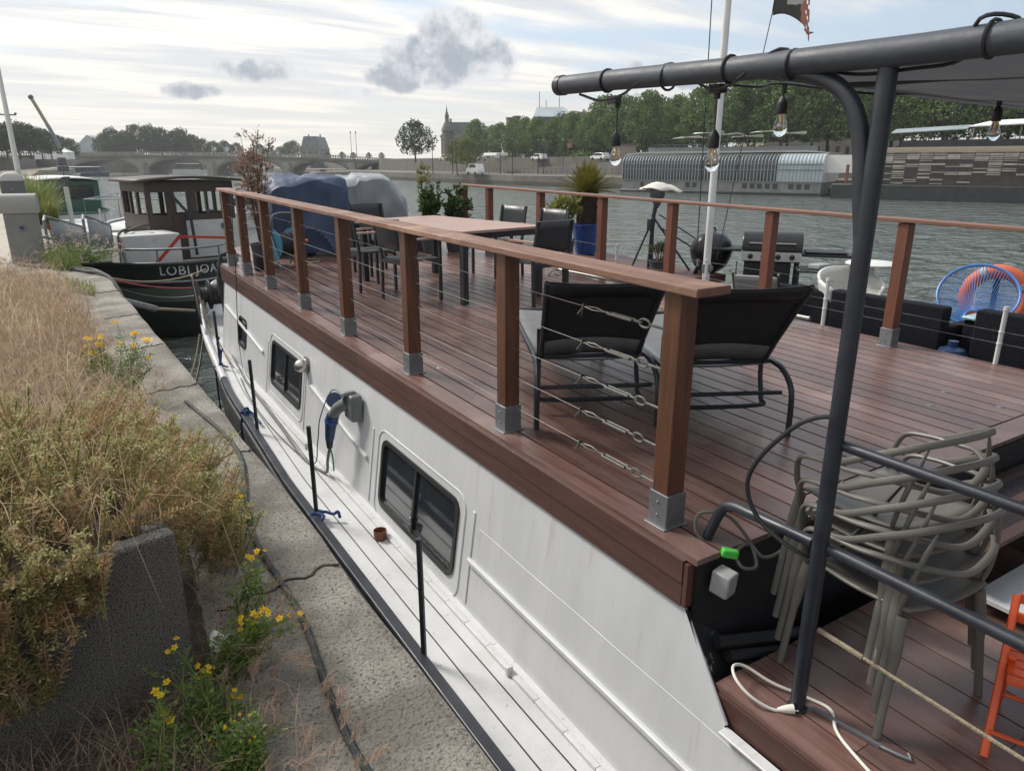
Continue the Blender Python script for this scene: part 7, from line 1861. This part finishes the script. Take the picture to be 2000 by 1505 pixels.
def car(px, d, zb, label, col, van=False, rz=0.):
    b0 = G(px, 320, d); t = thing('parked_car' if not van else 'parked_van', label, 'van' if van else 'car', (b0.x, b0.y, zb), R(90) + rz); L_ = 4.4 if not van else 4.9; h = 1.45 if not van else 2.1; bm = mat('car_paint', col, rough=.3, coat=.5)
    pr = [(-L_ / 2, .3), (-L_ / 2, .85), (-L_ / 2 + .3, h * .62), (-L_ * .36, h), (L_ * .15 if not van else L_ * .25, h), (L_ * .30 if not van else L_ * .40, h * .62), (L_ / 2 - .1, h * .55), (L_ / 2, .75), (L_ / 2, .3)]
    m = MB(); m.prism([(x, -.88, z) for x, z in pr], (0, 0, 0), (0, 1.76, 0)); build(m, 'body', bm, t, bevel=.08)
    m = MB(); m.prism([(x, -.90, z) for x, z in ((-L_ * .36, h * .64), (-L_ * .31, h * .94), (L_ * .13, h * .94), (L_ * .26, h * .64))], (0, 0, 0), (0, 1.8, 0)); build(m, 'window', M['winfar'], t)
    for x in (-L_ * .3, L_ * .31):
        for y in (-.80, .80): m = MB(); m.lathe([(.001, -.11), (.32, -.11), (.33, 0), (.32, .11), (.001, .11)], (x, y, .32), 14, Matrix.Rotation(R(90), 3, 'X')); build(m, 'wheel', M['blackrub'], t)


car(928, 156, -2.3, 'white van parked on the far quay beside the young trees', (.72, .72, .72), True)
car(1053, 168, .46, 'white car on the embankment road above the sago palm', (.70, .70, .70))
car(1172, 150, .46, 'white car on the embankment road left of the glass boat', (.70, .70, .72))
car(872, 185, .46, 'white car on the road near the young trees', (.7, .7, .7)); car(936, 180, .46, 'silver car on the road behind the white canopy', (.45, .46, .48))
t = thing('white_canopy', 'low white canopy on poles beside the far road', 'canopy', G(968, 311, 172)); m = MB(); m.box((0, 0, 1.0), (3, 6, .7)); build(m, 'roof', M['tent'], t, bevel=.15)
for x, y in ((-1.3, -2.8), (1.3, -2.8), (-1.3, 2.8), (1.3, 2.8)): m = MB(); m.tube([(x, y, -.4), (x, y, .7)], .06, 6); build(m, 'pole', M['galv'], t)
t = thing('red_banner', 'small red and white banner hung among the far trees', 'banner', G(1113, 280, 166), R(-60)); m = MB(); m.box((0, 0, 0), (1.1, .05, 1.9)); build(m, 'cloth', mat('banner_red', (.35, .06, .06), (.55, .40, .38), 1.2, rough=.8), t); m = MB(); m.tube([(-.6, 0, -4), (-.6, 0, 1.1)], .05, 6); build(m, 'pole', M['galv'], t)
rl = thing('quay_railing', 'thin dark railing along the sloping ramp of the far quay', 'railing', (92, 130, -2.3))
m = MB()
for i in range(40): y = 96 + i * 1.6; x = bank_x(y) + 10; m.tube([(x, y, -2.3), (x, y, -1.2)], .04, 5)
build(m, 'posts', M['black'], rl, w=True)['kind'] = 'stuff'
m = MB()
for z in (-1.2, -1.7): m.tube([(bank_x(96 + i * 6.4) + 10, 96 + i * 6.4, z) for i in range(11)], .035, 5)
build(m, 'rails', M['black'], rl, w=True)
rl = thing('kiosk', 'small pale kiosk under the far trees left of the glass boat roof', 'kiosk', G(1222, 310, 140), -YAW); m = MB(); m.span((-1.6, -1.2, -.5), (1.6, 1.2, 2.4)); build(m, 'walls', M['facade'], rl); m = MB(); m.span((-1.9, -1.5, 2.4), (1.9, 1.5, 2.6)); build(m, 'roof', M['slate'], rl)

# ---- the two restaurant boats
def along(p, q): d = (Vector(q) - Vector(p)); d.z = 0; return d.length, math.atan2(d.y, d.x)


P0, P1 = Vector((74.6, 87.6, WZ)), Vector((85.0, 60.5, WZ)); ln, an = along(P0, P1)
t = thing('glass_boat', 'long restaurant boat with curved ribbed glass sides and white roof moored at the far quay', 'boat', P0, an)        # local x along, -y... faces us at y=0, depth +y
H0, H1, H2 = .8, 1.75, 5.35
m = MB(); m.span((-.3, -.25, -.6), (ln + .3, 8.2, H0 * .5)); build(m, 'hull', M['bargeblack'], t, bevel=.1)
m = MB(); m.span((0, 0, H0 * .5), (ln, 8, H1)); build(m, 'lower_wall', mat('grey_white_panel', (.22, .225, .215), (.15, .155, .15), .8, rough=.6), t)
for i in (9, 10, 13, 17, 18, 19, 20, 21, 23, 24, 25, 2, 5): x = 1 + i * (ln - 2) / 26; m = MB(); m.span((x, -.04, H0 + .05), (x + .62, .02, H1 - .25)); build(m, 'port_window', M['winfar'], t)
prof_ = [(0, H1), (0, 4.0), (.12, 4.5), (.5, 5.0), (1.2, 5.3), (2.2, 5.42)]
gm = mat('greenhouse_glass', (.015, .022, .026), (.045, .06, .062), 1.6, (1, 1, 1), rough=.16, spec=.5)


def curtain(x0, x1, m_, nm):
    mm = MB(); n = max(2, int((x1 - x0) / .5))
    mm.grid(lambda u, v: Vector((x0 + (x1 - x0) * u, prof_[int(min(v * 5, 4.999))][0] + (prof_[int(min(v * 5, 4.999)) + 1][0] - prof_[int(min(v * 5, 4.999))][0]) * (min(v * 5, 4.999) % 1), prof_[int(min(v * 5, 4.999))][1] + (prof_[int(min(v * 5, 4.999)) + 1][1] - prof_[int(min(v * 5, 4.999))][1]) * (min(v * 5, 4.999) % 1))), n, 5)
    return build(mm, nm, m_, t)


curtain(.02, ln * .80, gm, 'glass_side'); curtain(ln * .80, ln, mat('pale_blue_panel', (.42, .48, .52), (.36, .42, .46), .6, rough=.4), 'panelled_side')
m = MB(); m.prism([(ln + .01, y, z) for y, z in prof_] + [(ln + .01, 8, 5.42), (ln + .01, 8, H1)], (0, 0, 0), (.06, 0, 0)); build(m, 'end_wall', M['boatwhite'], t); m = MB(); m.prism([(-.05, y, z) for y, z in prof_] + [(-.05, 8, 5.42), (-.05, 8, H1)], (0, 0, 0), (.06, 0, 0)); build(m, 'end_wall', M['boatwhite'], t)
m = MB(); ribs = 62
for i in range(ribs + 1):
    x = ln * i / ribs
    for a, b_ in zip(prof_[:-1], prof_[1:]): m.bar((x, a[0] - .04, a[1]), (x, b_[0] - .04, b_[1] + .02), .09, .08, (1, 0, 0))
build(m, 'ribs', mat('aluminium_rib', (.36, .40, .40), rough=.4, metal=.3), t, smooth=False)['kind'] = 'stuff'
m = MB()
for z in (H1 + .02, 3.3, 4.02): m.bar((0, -.06, z), (ln, -.06, z), .10, .10)
build(m, 'mullion', M['galv'], t)
m = MB(); m.prism([(-.2, 1.6, 5.38), (2.5, 1.5, 5.62), (ln - 2.5, 1.5, 5.62), (ln + .2, 1.6, 5.38), (ln + .2, 8.2, 5.38), (-.2, 8.2, 5.38)], (0, 0, 0), (0, 0, .12)); build(m, 'roof', mat('pale_roof', (.46, .46, .42), rough=.6), t, smooth=False)
m = MB()
for i in range(30): m.tube([(4 + i * .8, 2.2, 5.6), (4 + i * .8, 2.2, 6.7)], .03, 5)
for z in (6.2, 6.7): m.bar((4, 2.2, z), (ln - 1.5, 2.2, z), .05, .05)
m.bar((3, 2.25, 6.0), (ln - 1.5, 2.25, 6.0), .03, .7); build(m, 'terrace_rail', M['galv'], t)['kind'] = 'stuff'
for i in range(6):
    x = 8.5 + i * 2.9; tt = thing('parasol', 'pale square sun shade in the group on the glass boat terrace', 'parasol', t.location + Matrix.Rotation(an, 3, 'Z') @ Vector((x, 4.5, 5.6)), an + .3 * (i % 2), 'sun shades on the glass boat terrace'); hz_ = 2.0 + .28 * ((i * 5) % 3)
    mm = MB(); mm.add([(-2.1, -1.6, hz_), (2.1, -1.6, hz_ + .35), (2.1, 1.6, hz_ + .1), (-2.1, 1.6, hz_ + .3), (0, 0, hz_ + .22)], [(0, 1, 4), (1, 2, 4), (2, 3, 4), (3, 0, 4)]); build(mm, 'shade', M['cable_white'], tt, smooth=False, solid=.05); mm = MB(); mm.tube([(0, 0, 0), (0, 0, hz_ + .18)], .05, 6); build(mm, 'pole', M['galv'], tt)

P0, P1 = Vector((82.4, 56.2, WZ)), Vector((96.5, 17.0, WZ)); ln, an = along(P0, P1)
t = thing('timber_boat', 'long restaurant boat clad in slatted timber panels above a black hull', 'boat', P0, an)
m = MB(); m.prism([(-.8, -.3, -.6), (-.8, -.3, 1.75), (ln, -.3, 1.75), (ln, -.3, -.6)], (0, 0, 0), (0, 8.6, 0)); build(m, 'hull', M['bargeblack'], t, bevel=.1)
m = MB(); m.span((2.8, .12, 1.75), (ln, 8, 5.3)); build(m, 'core', mat('dark_timber_core', (.035, .028, .025), (.06, .05, .045), 1.2, rough=.4), t)
M['slat'] = mat('grey_timber_slats', (.36, .335, .29), (.24, .22, .195), 1.2, rough=.7, island=.28)
m = MB(); r = random.Random(8); ncol = int((ln - 3) / 1.35)
for c_ in range(ncol):
    for rw in range(17):
        z = 1.85 + rw * .21; keep = 1 if rw > 12 else .14 + .035 * rw
        if r.random() < keep + .12 * ((c_ * 3 + rw // 2) % 3 == 0): m.span((3 + c_ * 1.35 + .03, -.02 + .035 * max(0, rw - 12), z), (3 + c_ * 1.35 + 1.31, .10 + .035 * max(0, rw - 12), z + (.12 if r.random() < .6 else .19)))
build(m, 'slat_cladding', M['slat'], t, smooth=False)['kind'] = 'stuff'
m = MB(); m.prism([(2.8, .15, 5.3), (2.8, 1.3, 5.9), (2.8, 8, 5.9), (2.8, 8, 5.3)], (0, 0, 0), (ln - 2.8, 0, 0)); build(m, 'roof', M['slat'], t)
m = MB()
for i in range(7): m.span((3, .2 + i * .17, 5.36 + i * .085), (ln, .28 + i * .17, 5.42 + i * .085))
build(m, 'roof_slats', mat('pale_slat', (.40, .35, .27), rough=.6), t)
m = MB()
for i in range(28): m.tube([(6 + i * 1.1, 1.8, 5.9), (6 + i * 1.1, 1.8, 7.0)], .035, 5)
for z in (6.4, 7.0): m.bar((6, 1.8, z), (ln, 1.8, z), .06, .06)
m.bar((6, 1.85, 6.3), (ln, 1.85, 6.3), .03, .8); build(m, 'terrace_rail', M['bargeblack'], t)['kind'] = 'stuff'
m = MB(); m.add([(12.5, 1.6, 8.0), (ln, 1.6, 8.9), (ln, 8, 9.5), (14, 8, 8.8), (12.5, 1.6, 8.12), (ln, 1.6, 9.02), (ln, 8, 9.62), (14, 8, 8.92)], [(0, 3, 2, 1), (4, 5, 6, 7), (0, 1, 5, 4), (1, 2, 6, 5), (2, 3, 7, 6), (3, 0, 4, 7)]); build(m, 'terrace_roof', M['tent'], t, smooth=False)
m = MB()
for i in range(12): m.tube([(13 + i * 2.2, 2.0, 5.9), (13 + i * 2.2, 2.0, 8.1 + .07 * i)], .06, 6)
build(m, 'roof_post', M['facade'], t)['kind'] = 'stuff'
m = MB(); m.prism([(4, 5.0, 7.6), (12, 5.0, 7.9), (12, 7.5, 8.4), (4, 7.5, 8.1)], (0, 0, 0), (0, 0, .1)); build(m, 'grey_awning', M['glassroof'], t, smooth=False)
m = MB(); m.span((.4, .8, 1.75), (.7, 1.1, 4.0)); m.tube([(1.2, 1, 1.75), (1.3, 1, 2.9), (2.3, 1, 3.0), (2.5, 1, 1.75)], .08, 6); build(m, 'foredeck_gear', M['terra'], t)
t = thing('white_screen', 'plain white tarpaulin screen between the two restaurant boats', 'screen', G(1650, 352, 96), an + R(3)); m = MB(); m.span((-2.6, 0, .9), (2.6, .08, 3.1)); build(m, 'sheet', M['tent'], t)
for x in (-2.5, 0, 2.5): m = MB(); m.tube([(x, .15, -2), (x, .15, 3.1)], .06, 6); build(m, 'pole', M['galv'], t)
small_boat('pontoon', 'low dark landing pontoon under the white screen', G(1605, 384, 100) , R(-72), 10, 3.5, 1.2, M['bargeblack'], M['bargewhite'])

# ---- the air over the river
hz = MB(); hz.span((-420, -90, WZ - 1.2), (620, 620, 60))
ho = build(hz, 'haze', bpy.data.materials.new('river_haze'), smooth=False); ho['kind'] = 'stuff'; ho['label'] = 'thin pale haze over the river'
hm_ = ho.data.materials[0]; hm_.use_nodes = True; nt = hm_.node_tree; nt.nodes.clear(); o_ = nt.nodes.new('ShaderNodeOutputMaterial'); v_ = nt.nodes.new('ShaderNodeVolumePrincipled'); v_.inputs['Color'].default_value = (.95, .97, 1, 1); v_.inputs['Density'].default_value = .00036; v_.inputs['Anisotropy'].default_value = .25; nt.links.new(v_.outputs[0], o_.inputs['Volume'])
